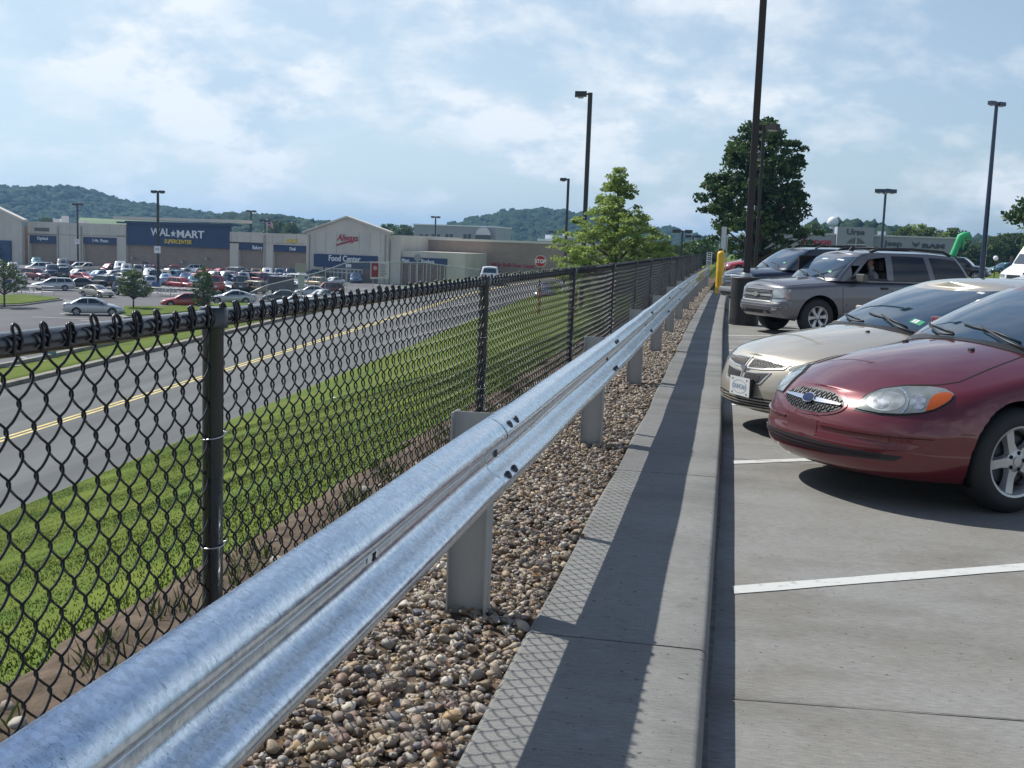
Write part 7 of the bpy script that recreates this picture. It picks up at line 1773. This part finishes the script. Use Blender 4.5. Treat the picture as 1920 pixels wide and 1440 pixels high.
# stickers behind the glass: registration decal low, small tag high
dec = sk.panel([(1691, 620), (1718, 627)], [(1694, 612), (1722, 619)], 'px', 5, 3, .006, .004) if False else None
def decal(sk, root, d0, d1, y0, y1, mat, nm, lift=.006):
    return add_panel(nm, sk.panel([(d0, y0), (d0, y1)], [(d1, y0), (d1, y1)], 'z', 5, 3, lift, .003), mat, root)[0]
decal(sk, t_, 1.40, 1.455, .36, .50, pm('decal_green', (.03, .28, .13), .4), 'registration_decal'); decal(sk, t_, 1.405, 1.45, .385, .41, platem, 'decal_print', .0085); decal(sk, t_, 1.405, 1.45, .42, .445, platem, 'decal_print', .0085)
decal(sk, t_, 2.03, 2.065, .43, .50, platem, 'windshield_tag_or_glare')
# ---- grey long SUV with the driver in it
TB = derive(SUV, L=4.93, W=.94, Rn=.42, nf=2.9, zb=[(0, .36), (.5, .33), (5.2, .42)], Wk=[(0, .90), (.5, .95), (.9, .99), (1.4, 1), (4.2, 1), (5.2, .96)],
    zs=[(0, .98), (.4, 1.01), (1.1, 1.06), (1.5, 1.09), (4.6, 1.12), (4.93, 1.10)], zt=[(0, 1.00), (.12, 1.06), (.4, 1.115), (.9, 1.16), (1.3, 1.19), (2.4, 1.18), (4.6, 1.18), (4.93, 1.12)],
    fp=[(0, .12), (.10, .05), (.22, .01), (.38, 0), (.46, .015), (.50, .07), (.6, .075), (.9, .09), (1, .12)], sp=[(0, .06), (.12, .03), (.4, 0), (.6, .0), (.75, .012), (.92, .03), (1, .09)],
    wheels=(.98, 3.95), R=.385, arch=.455, wwid=.245, rimR=.225, rim='six', tuck=.03,
    g=dict(c0=1.20, c1=4.84, wb=.875, t0=1.93, t1=4.42, wt=.68, gf=.27, gr=.20, roof=[(1.8, 1.70), (2.3, 1.765), (3.6, 1.775), (4.8, 1.70)]), wmat=glass2,
    win=[([(1.74, 1.20), (2.1, 1.18), (2.60, 1.17)], [(1.98, 1.45), (2.16, 1.61), (2.60, 1.665)]), ([(2.74, 1.17), (3.1, 1.17), (3.64, 1.175)], [(2.74, 1.665), (3.1, 1.67), (3.52, 1.66)]), ([(3.78, 1.18), (4.1, 1.185), (4.60, 1.20)], [(3.66, 1.655), (4.0, 1.65), (4.34, 1.62)])])
TM = carM(.43, 21.9, 209, .925)
tbg = paintm('graphite', (.135, .132, .145), metal=.5, rough=.38)
t_ = thing('suv_car', 'grey long SUV with roof rack and its driver sitting behind an open window', 'SUV', TM.translation, R_(209)); tb = t_; t_.scale = (.925,)*3
body, cab, sk = make_car(t_, TB, 2, tbg, TM, hole=TB['win'][0])
sil = pm('grille_silver', (.50, .49, .48), .3, metal=.7)
add_panel('grille_surround', sk.panel([(-.52, .66), (.52, .66)], [(-.54, .925), (.54, .925)], 'x', 20, 8, .012, .03), sil, t_)
add_panel('grille', sk.panel([(-.49, .685), (.49, .685)], [(-.51, .775), (.51, .775)], 'x', 20, 5, .018, .03), blackp, t_); add_panel('grille', sk.panel([(-.51, .825), (.51, .825)], [(-.52, .905), (.52, .905)], 'x', 20, 5, .018, .03), blackp, t_)
for z_ in (.71, .735, .855, .88): b_, tt_ = band_lines([(-.49, z_), (.49, z_)], .006); add_panel('grille_slat', sk.panel(b_, tt_, 'x', 14, 2, .022, .006), sil, t_)
h = sk.cast(Vector((3, 0, .80)), Vector((-1, 0, 0)))[0]; mb = MB(); x_ = h.x+.03
mb.prism3([(x_, y, .80+z) for y, z in ((-.105, -.03), (-.04, -.03), (-.045, -.048), (.035, -.048), (.04, -.03), (.095, -.03), (.105, .03), (.04, .03), (.045, .048), (-.035, .048), (-.04, .03), (-.095, .03))], (.016, 0, 0)); mb.build('emblem', pm('emblem_bright', (.75, .72, .62), .2, metal=.8), t_)
hl = add_panel('headlight', sk.panel([(.55, .665), (.70, .665), (.84, .69)], [(.56, .925), (.70, .93), (.85, .93)], 'x', 14, 8, .012, .03), lampg, t_, both=True)
add_panel('headlight_bezel', sk.panel([(.55, .73), (.83, .745)], [(.55, .742), (.84, .757)], 'x', 12, 2, .018, .01), blackp, t_, both=True)
add_panel('turn_signal', sk.panel([(.13, .70), (.24, .72), (.32, .75)], [(.12, .91), (.24, .92), (.30, .925)], 'y', 8, 6, .012, .02), pm('side_lamp', (.35, .18, .14), .2, coat=1), t_, both=True)
b_, tt_ = band_lines([(-.86, .635), (-.5, .645), (0, .645), (.5, .645), (.86, .635)], .02); add_panel('bumper_gap', sk.panel(b_, tt_, 'x', 24, 2, .004, .006), blackp, t_)
add_panel('lower_intake', sk.panel([(-.32, .425), (.32, .425)], [(-.36, .50), (.36, .50)], 'x', 12, 4, .008, .02), blackp, t_)
add_panel('fog_light', sk.panel([(.60, .50), (.72, .50)], [(.60, .555), (.72, .555)], 'x', 6, 4, .012, .02), lampin, t_, both=True)
add_panel('tow_opening', sk.panel([(.45, .43), (.56, .43)], [(.47, .49), (.50, .50)], 'x', 6, 4, .008, .02), blackp, t_, both=True)
b_, tt_ = band_lines([(-.85, .565), (0, .575), (.85, .565)], .012); add_panel('bumper_crease', sk.panel(b_, tt_, 'x', 24, 2, .004, .005), sil, t_)
b_, tt_ = band_lines([(.10, .80), (.14, .93), (.22, .99), (.7, 1.045), (1.3, 1.085)], .006); add_panel('hood_gap', sk.panel(b_, tt_, 'y', 24, 2, .0016, .003), gap, t_, both=True)
for ln in ([(1.50, 1.05), (1.50, .7), (1.56, .42)], [(2.67, 1.12), (2.67, .7), (2.68, .42)], [(3.75, 1.12), (3.78, .9), (3.64, .62)]): b_, tt_ = band_lines(ln, .008); add_panel('door_gap', sk.panel(b_, tt_, 'y', 16, 2, .0018, .003), gap, t_, both=True)
b_, tt_ = band_lines([(1.60, .66), (2.64, .66)], .05); add_panel('side_moulding', sk.panel(b_, tt_, 'y', 14, 3, .012, .014), tbg, t_, both=True)
for d_ in (2.40, 3.42): add_panel('door_handle', sk.panel([(d_, .98), (d_+.17, .98)], [(d_, 1.02), (d_+.17, 1.02)], 'y', 6, 3, .022, .03), blackp, t_, both=True)
for s_ in (1, -1):
    mb = MB(); mb.obox((-1.84, s_*1.04, 1.20), (.06, 0, .01), (0, .14, 0), (0, 0, .085)); mb.obox((-1.80, s_*.91, 1.17), (.04, 0, 0), (0, .06, 0), (0, 0, .03)); o = mb.build('mirror', pm('mirror_grey', (.09, .085, .08), .45), t_); bv = o.modifiers.new('b', 'BEVEL'); bv.width = .035; bv.segments = 3
    mb = MB(); mb.tube([(-2.30, s_*.60, 1.74), (-2.5, s_*.60, 1.80), (-3.3, s_*.61, 1.825), (-4.1, s_*.60, 1.79), (-4.3, s_*.59, 1.71)], [.035, .03, .028, .03, .035], 8); mb.build('roof_rack', blackp, t_, smooth=True)
    add_panel('window_trim', (lambda b: sk.panel(b[0], b[1], 'y', 30, 2, .007, .006))(band_lines([(1.70, 1.185), (2.4, 1.155), (4.8, 1.185)], .018)), blackp, t_, both=True) if s_ > 0 else None
mb = MB()
for d_ in (2.75, 4.0): mb.tube([(-d_, -.60, 1.815), (-d_, 0, 1.835), (-d_, .60, 1.815)], .014, 6)
mb.build('cross_bar', blackp, t_, smooth=True)
mb = MB(); mb.prism3([(-2.18, .0, 1.755), (-2.32, .0, 1.77), (-2.30, .0, 1.84), (-2.26, 0, 1.845)], (0, .02, 0)); mb.build('antenna_fin', blackp, t_)
wipers(sk, t_, 1.2, [([(1.26, .60), (1.31, .35), (1.38, .12), (1.40, .08)], [(1.32, .48), (1.36, .25), (1.39, .0), (1.41, -.10)]), ([(1.25, .02), (1.30, -.22), (1.37, -.44), (1.39, -.48)], [(1.31, -.10), (1.35, -.32), (1.41, -.54), (1.43, -.62)])])
decal(sk, t_, 1.40, 1.44, .48, .58, MATS['decal_green'], 'registration_decal'); decal(sk, t_, 1.72, 1.76, .30, .52, pm('glare', (.6, .62, .64), .5), 'windshield_tag_or_glare'); decal(sk, t_, 1.72, 1.76, -.25, -.05, MATS['glare'], 'windshield_tag_or_glare')  # the two pale upper panels are windshield glare painted as flat colour
for B_, T_ in (TB['win'][0],):
    for ln in (B_, T_, [B_[0], T_[0]], [B_[-1], T_[-1]]): b_, tt_ = band_lines(ln, .05); add_panel('window_frame', sk.panel(b_, tt_, 'y', 20, 3, .006, .012), tbg if ln is not B_ else blackp, t_)
# interior seen through the open window
mb = MB(); mb.box(-4.6, -1.5, -.80, -.76, .6, 1.62); mb.box(-2.95, -2.85, -.72, .72, .6, 1.60); mb.build('interior_trim', pm('interior_dark', (.012, .011, .010), .9), t_)
mb = MB(); mb.box(-2.78, -2.64, .16, .68, .62, 1.32, bev=.05); mb.box(-2.70, -2.16, .16, .68, .62, .78, bev=.05); mb.box(-2.74, -2.64, .30, .54, 1.36, 1.55, bev=.04); mb.build('seat', pm('seat_cloth', (.05, .045, .04), .9), t_)
mb = MB(); mb.lathe([(.175+.014*math.cos(q), .014*math.sin(q)) for q in np.linspace(0, 2*PI, 9)], 24); o = mb.build('steering_wheel', blackp, t_, smooth=True); o.location = (-1.95, .42, 1.10); o.rotation_euler = (0, R_(-65), 0)
# the driver: one skinned figure, head turned slightly to the window
def person_mesh(name, pts, edges, rad, mat, parent, sub=2):
    me = bpy.data.meshes.new(name); me.from_pydata([Vector(p) for p in pts], edges, []); o = link(name, me, parent)
    md = o.modifiers.new('skin', 'SKIN'); lay = me.skin_vertices[0] if me.skin_vertices else None
    if lay is None:
        bm = bmesh.new(); bm.from_mesh(me); bm.verts.layers.skin.verify(); bm.to_mesh(me); bm.free(); lay = me.skin_vertices[0]
    for i, r in enumerate(rad): lay.data[i].radius = r if hasattr(r, '__len__') else (r, r)
    lay.data[0].use_root = True
    o.modifiers.new('sub', 'SUBSURF').levels = sub; o.modifiers['sub'].render_levels = sub; me.materials.append(mat)
    for p in me.polygons: p.use_smooth = True
    o.modifiers['skin'].use_smooth_shade = True
    return o
pr = thing('person', 'driver with dark hair and pale grey shirt behind the open window of the grey SUV', 'person', TM@Vector((-2.50, .42, .78)), R_(209)); pr.scale = (.925,)*3
shirt = pm('grey_shirt', (.30, .30, .31), .9, var=.2, scale=30); skin = pm('skin', (.30, .17, .12), .6); hairm = pm('dark_hair', (.012, .009, .007), .6)
pts = [(0, 0, .06), (-.02, 0, .22), (-.03, 0, .40), (-.02, 0, .50), (0, 0, .56), (.02, 0, .62), (.04, 0, .70),
       (0, .17, .46), (.08, .23, .24), (.32, .16, .26), (.42, .10, .32), (0, -.17, .46), (.08, -.23, .24), (.30, -.16, .24), (.42, -.08, .30), (.40, .10, .10), (.62, .11, -.25), (.40, -.10, .10), (.62, -.11, -.25)]
ed = [(0,1),(1,2),(2,3),(3,4),(4,5),(5,6),(3,7),(7,8),(8,9),(9,10),(3,11),(11,12),(12,13),(13,14),(0,15),(15,16),(0,17),(17,18)]
rad = [(.15, .12), (.15, .11), (.17, .12), (.12, .09), .055, .075, .085, .065, .045, .038, .03, .065, .045, .038, .03, .08, .055, .08, .055]
bo = person_mesh('body', pts, ed, rad, shirt, pr)
# a head with a face, over the neck
bm = bmesh.new(); bmesh.ops.create_uvsphere(bm, u_segments=28, v_segments=22, radius=1)
for v in bm.verts:
    x, y, z = v.co; X, Y_, Z = x*.098, y*.078, z*.122
    if z < 0: X *= 1-.18*z*z; Y_ *= 1+.32*z
    if x > 0:
        X += .020*math.exp(-((y*.078)/.012)**2-((Z+.012)/.022)**2)       # nose
        X -= .010*(math.exp(-((abs(Y_)-.032)/.013)**2-((Z-.012)/.012)**2)); X += .006*math.exp(-((Y_)/.028)**2-((Z+.052)/.010)**2); X += .008*math.exp(-(Y_/.03)**2-((Z+.095)/.02)**2)
    Y_ += .012*(1 if y > 0 else -1)*math.exp(-((X+.0)/.014)**2-((Z+.005)/.026)**2)*(abs(y) > .85)
    v.co = (X, Y_, Z)
for f in bm.faces: f.smooth = True
me = bpy.data.meshes.new('head'); bm.to_mesh(me); bm.free(); me.materials.append(skin); hd = link('head', me, bo); hd.location = (.055, 0, .74); hd.rotation_euler = (0, 0, R_(38))
mb = MB()
for s_ in (-1, 1): mb.lathe([(0, .010), (.009, .006), (.011, 0)], 10, axis='x', o=(.086, s_*.032, .013))
build_each(mb, 'eye', pm('eye_dark', (.03, .02, .02), .3), hd); mb = MB(); mb.obox((.101, 0, -.050), (.003, 0, 0), (0, .022, 0), (0, 0, .004)); mb.build('mouth', pm('lips', (.25, .09, .08), .6), hd)
bm = bmesh.new(); bmesh.ops.create_uvsphere(bm, u_segments=28, v_segments=20, radius=1)
for v in bm.verts:
    x, y, z = v.co; v.co = (x*.112-.012, y*.094, z*.135+.006-(.05 if x < 0 and z < 0 else 0))
bmesh.ops.delete(bm, geom=[v for v in bm.verts if v.co.x > .035 and v.co.z < .062 or (v.co.x > -.01 and v.co.z < -.06)], context='VERTS')
for f in bm.faces: f.smooth = True
me = bpy.data.meshes.new('hair'); bm.to_mesh(me); bm.free(); me.materials.append(hairm); ho = link('hair', me, hd)
# hands on the wheel: palm, four fingers and thumb each
for s_ in (1, -1):
    pp_ = [(0, 0, 0), (.05, 0, .01), (.085, s_*.0, .012)]; ee = [(0, 1), (1, 2)]; rd_ = [.022, (.034, .018), (.036, .016)]
    for k in range(4):
        y = (-.030+.020*k); b = len(pp_); pp_ += [(.105, y, .01), (.13-.003*abs(k-1.5), y, -.006), (.132, y, -.028)]; ee += [(2, b), (b, b+1), (b+1, b+2)]; rd_ += [.0095, .0085, .0075]
    b = len(pp_); pp_ += [(.045, -s_*.036, .004), (.075, -s_*.050, -.008)]; ee += [(1, b), (b, b+1)]; rd_ += [.011, .009]
    o = person_mesh('hand', pp_, ee, rd_, skin, bo, 1); o.location = (.42, s_*.09, .31)
# ---- dark blue SUV behind
DUR = derive(SUV, L=5.0, W=.96, Rn=.45, nf=2.7, zb=[(0, .40), (5, .44)], Wk=[(0, .90), (.5, .95), (1.0, 1), (4.2, 1), (5.0, .96)],
    zs=[(0, 1.03), (.4, 1.06), (1.1, 1.11), (1.5, 1.14), (4.8, 1.16), (5.0, 1.14)], zt=[(0, 1.05), (.12, 1.13), (.4, 1.19), (.9, 1.23), (1.3, 1.25), (5.0, 1.2)],
    fp=[(0, .10), (.12, .02), (.34, 0), (.38, .10), (.6, .09), (.9, .10), (1, .13)], wheels=(.95, 3.95), R=.40, arch=.47, wwid=.25, rimR=.22, g=dict(c0=1.15, c1=4.92, wb=.89, t0=1.95, t1=4.5, wt=.70, roof=[(1.8, 1.76), (2.3, 1.83), (3.6, 1.85), (4.7, 1.78)]),
    win=[([(1.95, 1.25), (2.2, 1.24), (2.55, 1.235)], [(2.16, 1.44), (2.34, 1.66), (2.55, 1.72)]), ([(2.66, 1.235), (3.0, 1.235), (3.5, 1.24)], [(2.66, 1.72), (3.0, 1.73), (3.45, 1.72)]), ([(3.62, 1.24), (4.0, 1.245), (4.6, 1.26)], [(3.58, 1.71), (4.0, 1.70), (4.38, 1.68)])])
DM = carM(-.08, 29.4, 209, .93)
nav = paintm('midnight', (.010, .017, .034), metal=.3, rough=.28)
t_ = thing('suv_car', 'dark blue SUV with chrome crosshair grille behind the round lamp post base', 'SUV', DM.translation, R_(209)); dur = t_; t_.scale = (.93,)*3
body, cab, sk = make_car(t_, DUR, 2, nav, DM)
add_panel('grille_surround', sk.panel([(-.30, .66), (0, .65), (.30, .66)], [(-.46, 1.0), (0, 1.015), (.46, 1.0)], 'x', 20, 8, .014, .04), chrome, t_)
for s_ in (1,):
    for z0_, z1_, w0_, w1_ in ((.70, .81, .28, .34), (.85, .97, .35, .41)): add_panel('grille', sk.panel([(.03, z0_), (w0_, z0_)], [(.03, z1_), (w1_, z1_)], 'x', 8, 5, .020, .03), blackp, t_, both=True)
for z_ in (.735, .77, .885, .925): b_, tt_ = band_lines([(.03, z_), (.30+(z_-.7)*.3, z_)], .008); add_panel('grille_slat', sk.panel(b_, tt_, 'x', 8, 2, .024, .006), sil, t_, both=True)
add_panel('headlight', sk.panel([(.50, .72), (.66, .73), (.85, .78)], [(.53, .97), (.68, .98), (.85, .98)], 'x', 14, 8, .012, .03), lampg, t_, both=True)
add_panel('bumper', sk.panel([(-.86, .47), (0, .46), (.86, .47)], [(-.87, .64), (0, .65), (.87, .64)], 'x', 28, 6, .03, .04), pm('bumper_grey', (.16, .165, .18), .45, metal=.3), t_)
add_panel('lower_intake', sk.panel([(-.40, .49), (.40, .49)], [(-.42, .55), (.42, .55)], 'x', 12, 3, .034, .01), blackp, t_); add_panel('fog_light', sk.panel([(.55, .50), (.66, .50)], [(.55, .56), (.66, .56)], 'x', 6, 4, .036, .01), lampin, t_, both=True)
b_, tt_ = band_lines([(.12, .85), (.14, 1.0), (.22, 1.05), (.7, 1.10), (1.3, 1.14)], .006); add_panel('hood_gap', sk.panel(b_, tt_, 'y', 24, 2, .0016, .003), gap, t_, both=True)
for ln in ([(1.48, 1.1), (1.48, .7), (1.54, .46)], [(2.60, 1.16), (2.60, .7), (2.62, .46)]): b_, tt_ = band_lines(ln, .008); add_panel('door_gap', sk.panel(b_, tt_, 'y', 16, 2, .0018, .003), gap, t_, both=True)
for s_ in (1, -1):
    mb = MB(); mb.obox((-1.82, s_*1.06, 1.27), (.06, 0, .01), (0, .13, 0), (0, 0, .085)); mb.obox((-1.78, s_*.93, 1.24), (.04, 0, 0), (0, .06, 0), (0, 0, .03)); o = mb.build('mirror', chrome if s_ > 0 else blackp, t_); bv = o.modifiers.new('b', 'BEVEL'); bv.width = .035; bv.segments = 3
    mb = MB(); mb.tube([(-2.30, s_*.60, 1.80), (-2.5, s_*.60, 1.88), (-3.4, s_*.61, 1.90), (-4.1, s_*.60, 1.87), (-4.3, s_*.59, 1.79)], .022, 8); mb.build('roof_rack', blackp, t_, smooth=True)
wipers(sk, t_, 1.2, [([(1.22, .60), (1.27, .35), (1.34, .12), (1.36, .08)], [(1.28, .48), (1.32, .25), (1.35, .0), (1.37, -.10)]), ([(1.21, .02), (1.26, -.22), (1.33, -.44), (1.35, -.48)], [(1.27, -.10), (1.31, -.32), (1.37, -.54), (1.39, -.62)])])
decal(sk, t_, 1.38, 1.42, .48, .58, MATS['decal_green'], 'registration_decal')
# ---- white van at the right border
vb = on_z(1900, 515, -.05); va = at_y(1900, 515, 66); vt = thing('camper_van', 'large white camper van at the right border, facing left', 'van', (va.x, 66, -.1), R_(208))
vz = at_y(1910, 446, 66).z+.1
VP = [(0, .45), (0, .95), (-.25, 1.15), (-.75, 1.45), (-1.15, 2.1), (-1.5, vz-.35), (-2.2, vz-.05), (-7.0, vz-.05), (-7.0, .45)]
mb = MB(); mb.prism3([(x, -1.1, z) for x, z in VP], (0, 2.2, 0)); o = mb.build('body', pm('van_white', (.72, .73, .74), .3, coat=.6), vt); bv = o.modifiers.new('b', 'BEVEL'); bv.width = .08; bv.segments = 3
mb = MB(); q0, q1 = Vector((-.80, 0, 1.52)), Vector((-1.13, 0, 2.05)); nn = Vector((.85, 0, .53)).normalized()*.045
mb.add([q0+nn+Vector((0, y, 0)) for y in (-.95, .95)]+[q1+nn+Vector((0, y, 0)) for y in (.90, -.90)], [(0, 1, 2, 3)]); mb.build('windshield', glassm, vt)
mb = MB()
for s_ in (1, -1): mb.add([(-1.0, s_*1.112, 1.45), (-1.9, s_*1.112, 1.45), (-1.9, s_*1.112, 2.05), (-1.3, s_*1.112, 2.05)], [(0, 1, 2, 3)]); mb.add([(-3, s_*1.112, 1.55), (-4.2, s_*1.112, 1.55), (-4.2, s_*1.112, 2.1), (-3, s_*1.112, 2.1)], [(0, 1, 2, 3)])
mb.build('side_window', glass2, vt)
mb = MB()
for s_ in (1, -1): mb.box(.005, .03, s_*.85-.15, s_*.85+.15, .78, .93)
mb.build('headlight', lampg, vt); mb = MB(); mb.box(.005, .02, -.5, .5, .70, .90); mb.build('grille', blackp, vt); mb = MB(); mb.box(-.3, .12, -1.12, 1.12, .42, .62); mb.build('bumper', MATS['van_white'], vt)
mb = MB(); 
for s_ in (1, -1): mb.obox((-.95, s_*1.35, 1.75), (.04, 0, 0), (0, .1, 0), (0, 0, .2)); mb.tube([(-.95, s_*1.1, 1.6), (-.95, s_*1.3, 1.7)], .02, 5)
mb.build('mirror', blackp, vt)
for dw in (1.3, 5.4):
    for s_ in (1, -1):
        tt_, rb = make_wheel(.38, .25, .21, 'five', 1) if (dw, s_) == (1.3, 1) else (None, None)
        if tt_: o = tt_.build('wheel', tyrem, vt, smooth=True); q = rb.build('rim', [rimd, wellm, boltm], o, smooth=True); vw = (o.data, q.data)
        else: o = link('wheel', vw[0], vt); q = link('rim', vw[1], o)
        o.location = (-dw, s_*.99, .38); o.rotation_euler = (0, 0, 0 if s_ > 0 else PI)
# shoppers near the store
def walker(px, pyb, lab, cs, seed, fac_=0):
    b_ = on_z(px, pyb, LOT_Z); t_ = thing('person', lab, 'person', b_, fac_, 'shoppers in the lower lot'); r = random.Random(seed); st_ = .18
    pts = [(0, 0, .98), (0, 0, 1.2), (0, 0, 1.42), (.02, 0, 1.52), (.03, 0, 1.60), (.03, 0, 1.72), (0, .19, 1.42), (-.06, .24, 1.15), (.05, .24, .92), (0, -.19, 1.42), (.06, -.24, 1.15), (.2, -.22, .98), (0, .09, .92), (st_*.5, .10, .50), (st_*.2, .10, .08), (st_*.2+.16, .10, .04), (0, -.09, .92), (-st_*.3, -.10, .50), (-st_*1.2, -.10, .08), (-st_*1.2+.16, -.10, .04)]
    ed = [(0,1),(1,2),(2,3),(3,4),(4,5),(2,6),(6,7),(7,8),(2,9),(9,10),(10,11),(0,12),(12,13),(13,14),(14,15),(0,16),(16,17),(17,18),(18,19)]
    rad = [(.15,.11),(.14,.10),(.16,.10),.055,.085,.07,.06,.045,.035,.06,.045,.035,.09,.06,.045,.035,.09,.06,.045,.035]
    bo = person_mesh('body', pts, ed, rad, skin, t_, 1)
    c = pm('cloth_'+cs, dict(red=(.4, .05, .05), white=(.6, .6, .6), navy=(.03, .04, .10))[cs], .9)
    mb = MB(); mb.lathe([(.17, .98), (.165, 1.15), (.20, 1.38), (.12, 1.47), (.07, 1.49)], 14); mb.build('shirt', c, bo, smooth=True)
    mb = MB(); mb.tube([(0, .09, 1.0), (st_*.5, .10, .5), (st_*.2, .10, .10)], [.115, .085, .07], 10); mb.tube([(0, -.09, 1.0), (-st_*.3, -.10, .5), (-st_*1.2, -.10, .10)], [.115, .085, .07], 10); mb.build('trousers', pm('cloth_navy', (.03, .04, .10), .9), bo, smooth=True)
    mb = MB(); mb.lathe([(0, 1.79), (.06, 1.775), (.095, 1.71), (.098, 1.65), (.08, 1.60)], 12, o=(.01, 0, 0)); mb.build('hair', hairm, bo, smooth=True)
walker(93, 514, 'person in a red top standing among the cars before the optical bay', 'red', 1, 1.2); walker(100, 513, 'person in a white top beside the one in red', 'white', 2, -1.0)
walker(525, 530, 'person in a white top walking before the deli bay', 'white', 3, 2.0); walker(411, 520, 'person in a red top below the cream pillar of the bakery bay', 'red', 4, .4); walker(424, 519, 'second person in red just right of the other by the bakery pillar', 'red', 5, 3.0)
_yp = on_z(490, 527, LOT_Z); y2_ = at_y(490, 506, _yp.y)
t_ = thing('marker_post', 'orange-yellow post before the brown pillar base by the deli bay', 'marker post', _yp); mb = MB(); mb.lathe([(.16, -.1), (.16, y2_.z-LOT_Z-.1), (.10, y2_.z-LOT_Z)], 14, cap=True); mb.build('shaft', ylw, t_, smooth=True, angle=.7)
mb = MB(); mb.lathe([(.165, .9), (.165, 1.1)], 14); mb.build('reflective_band', white, t_)
# ================================================================ AIR
hm = bpy.data.materials.new('haze_air'); hm.use_nodes = True; t = hm.node_tree; t.nodes.clear()
pv = N(t, 'ShaderNodeVolumePrincipled'); pv.inputs['Color'].default_value = (.34, .62, 1.0, 1); pv.inputs['Density'].default_value = .00024; pv.inputs['Anisotropy'].default_value = .35
ou = N(t, 'ShaderNodeOutputMaterial'); L(t, pv.outputs[0], ou.inputs['Volume'])
mb = MB(); mb.box(-4050, 4050, -80, 5100, -9.5, 95); o = mb.build('haze', hm); tag(o, kind='stuff')
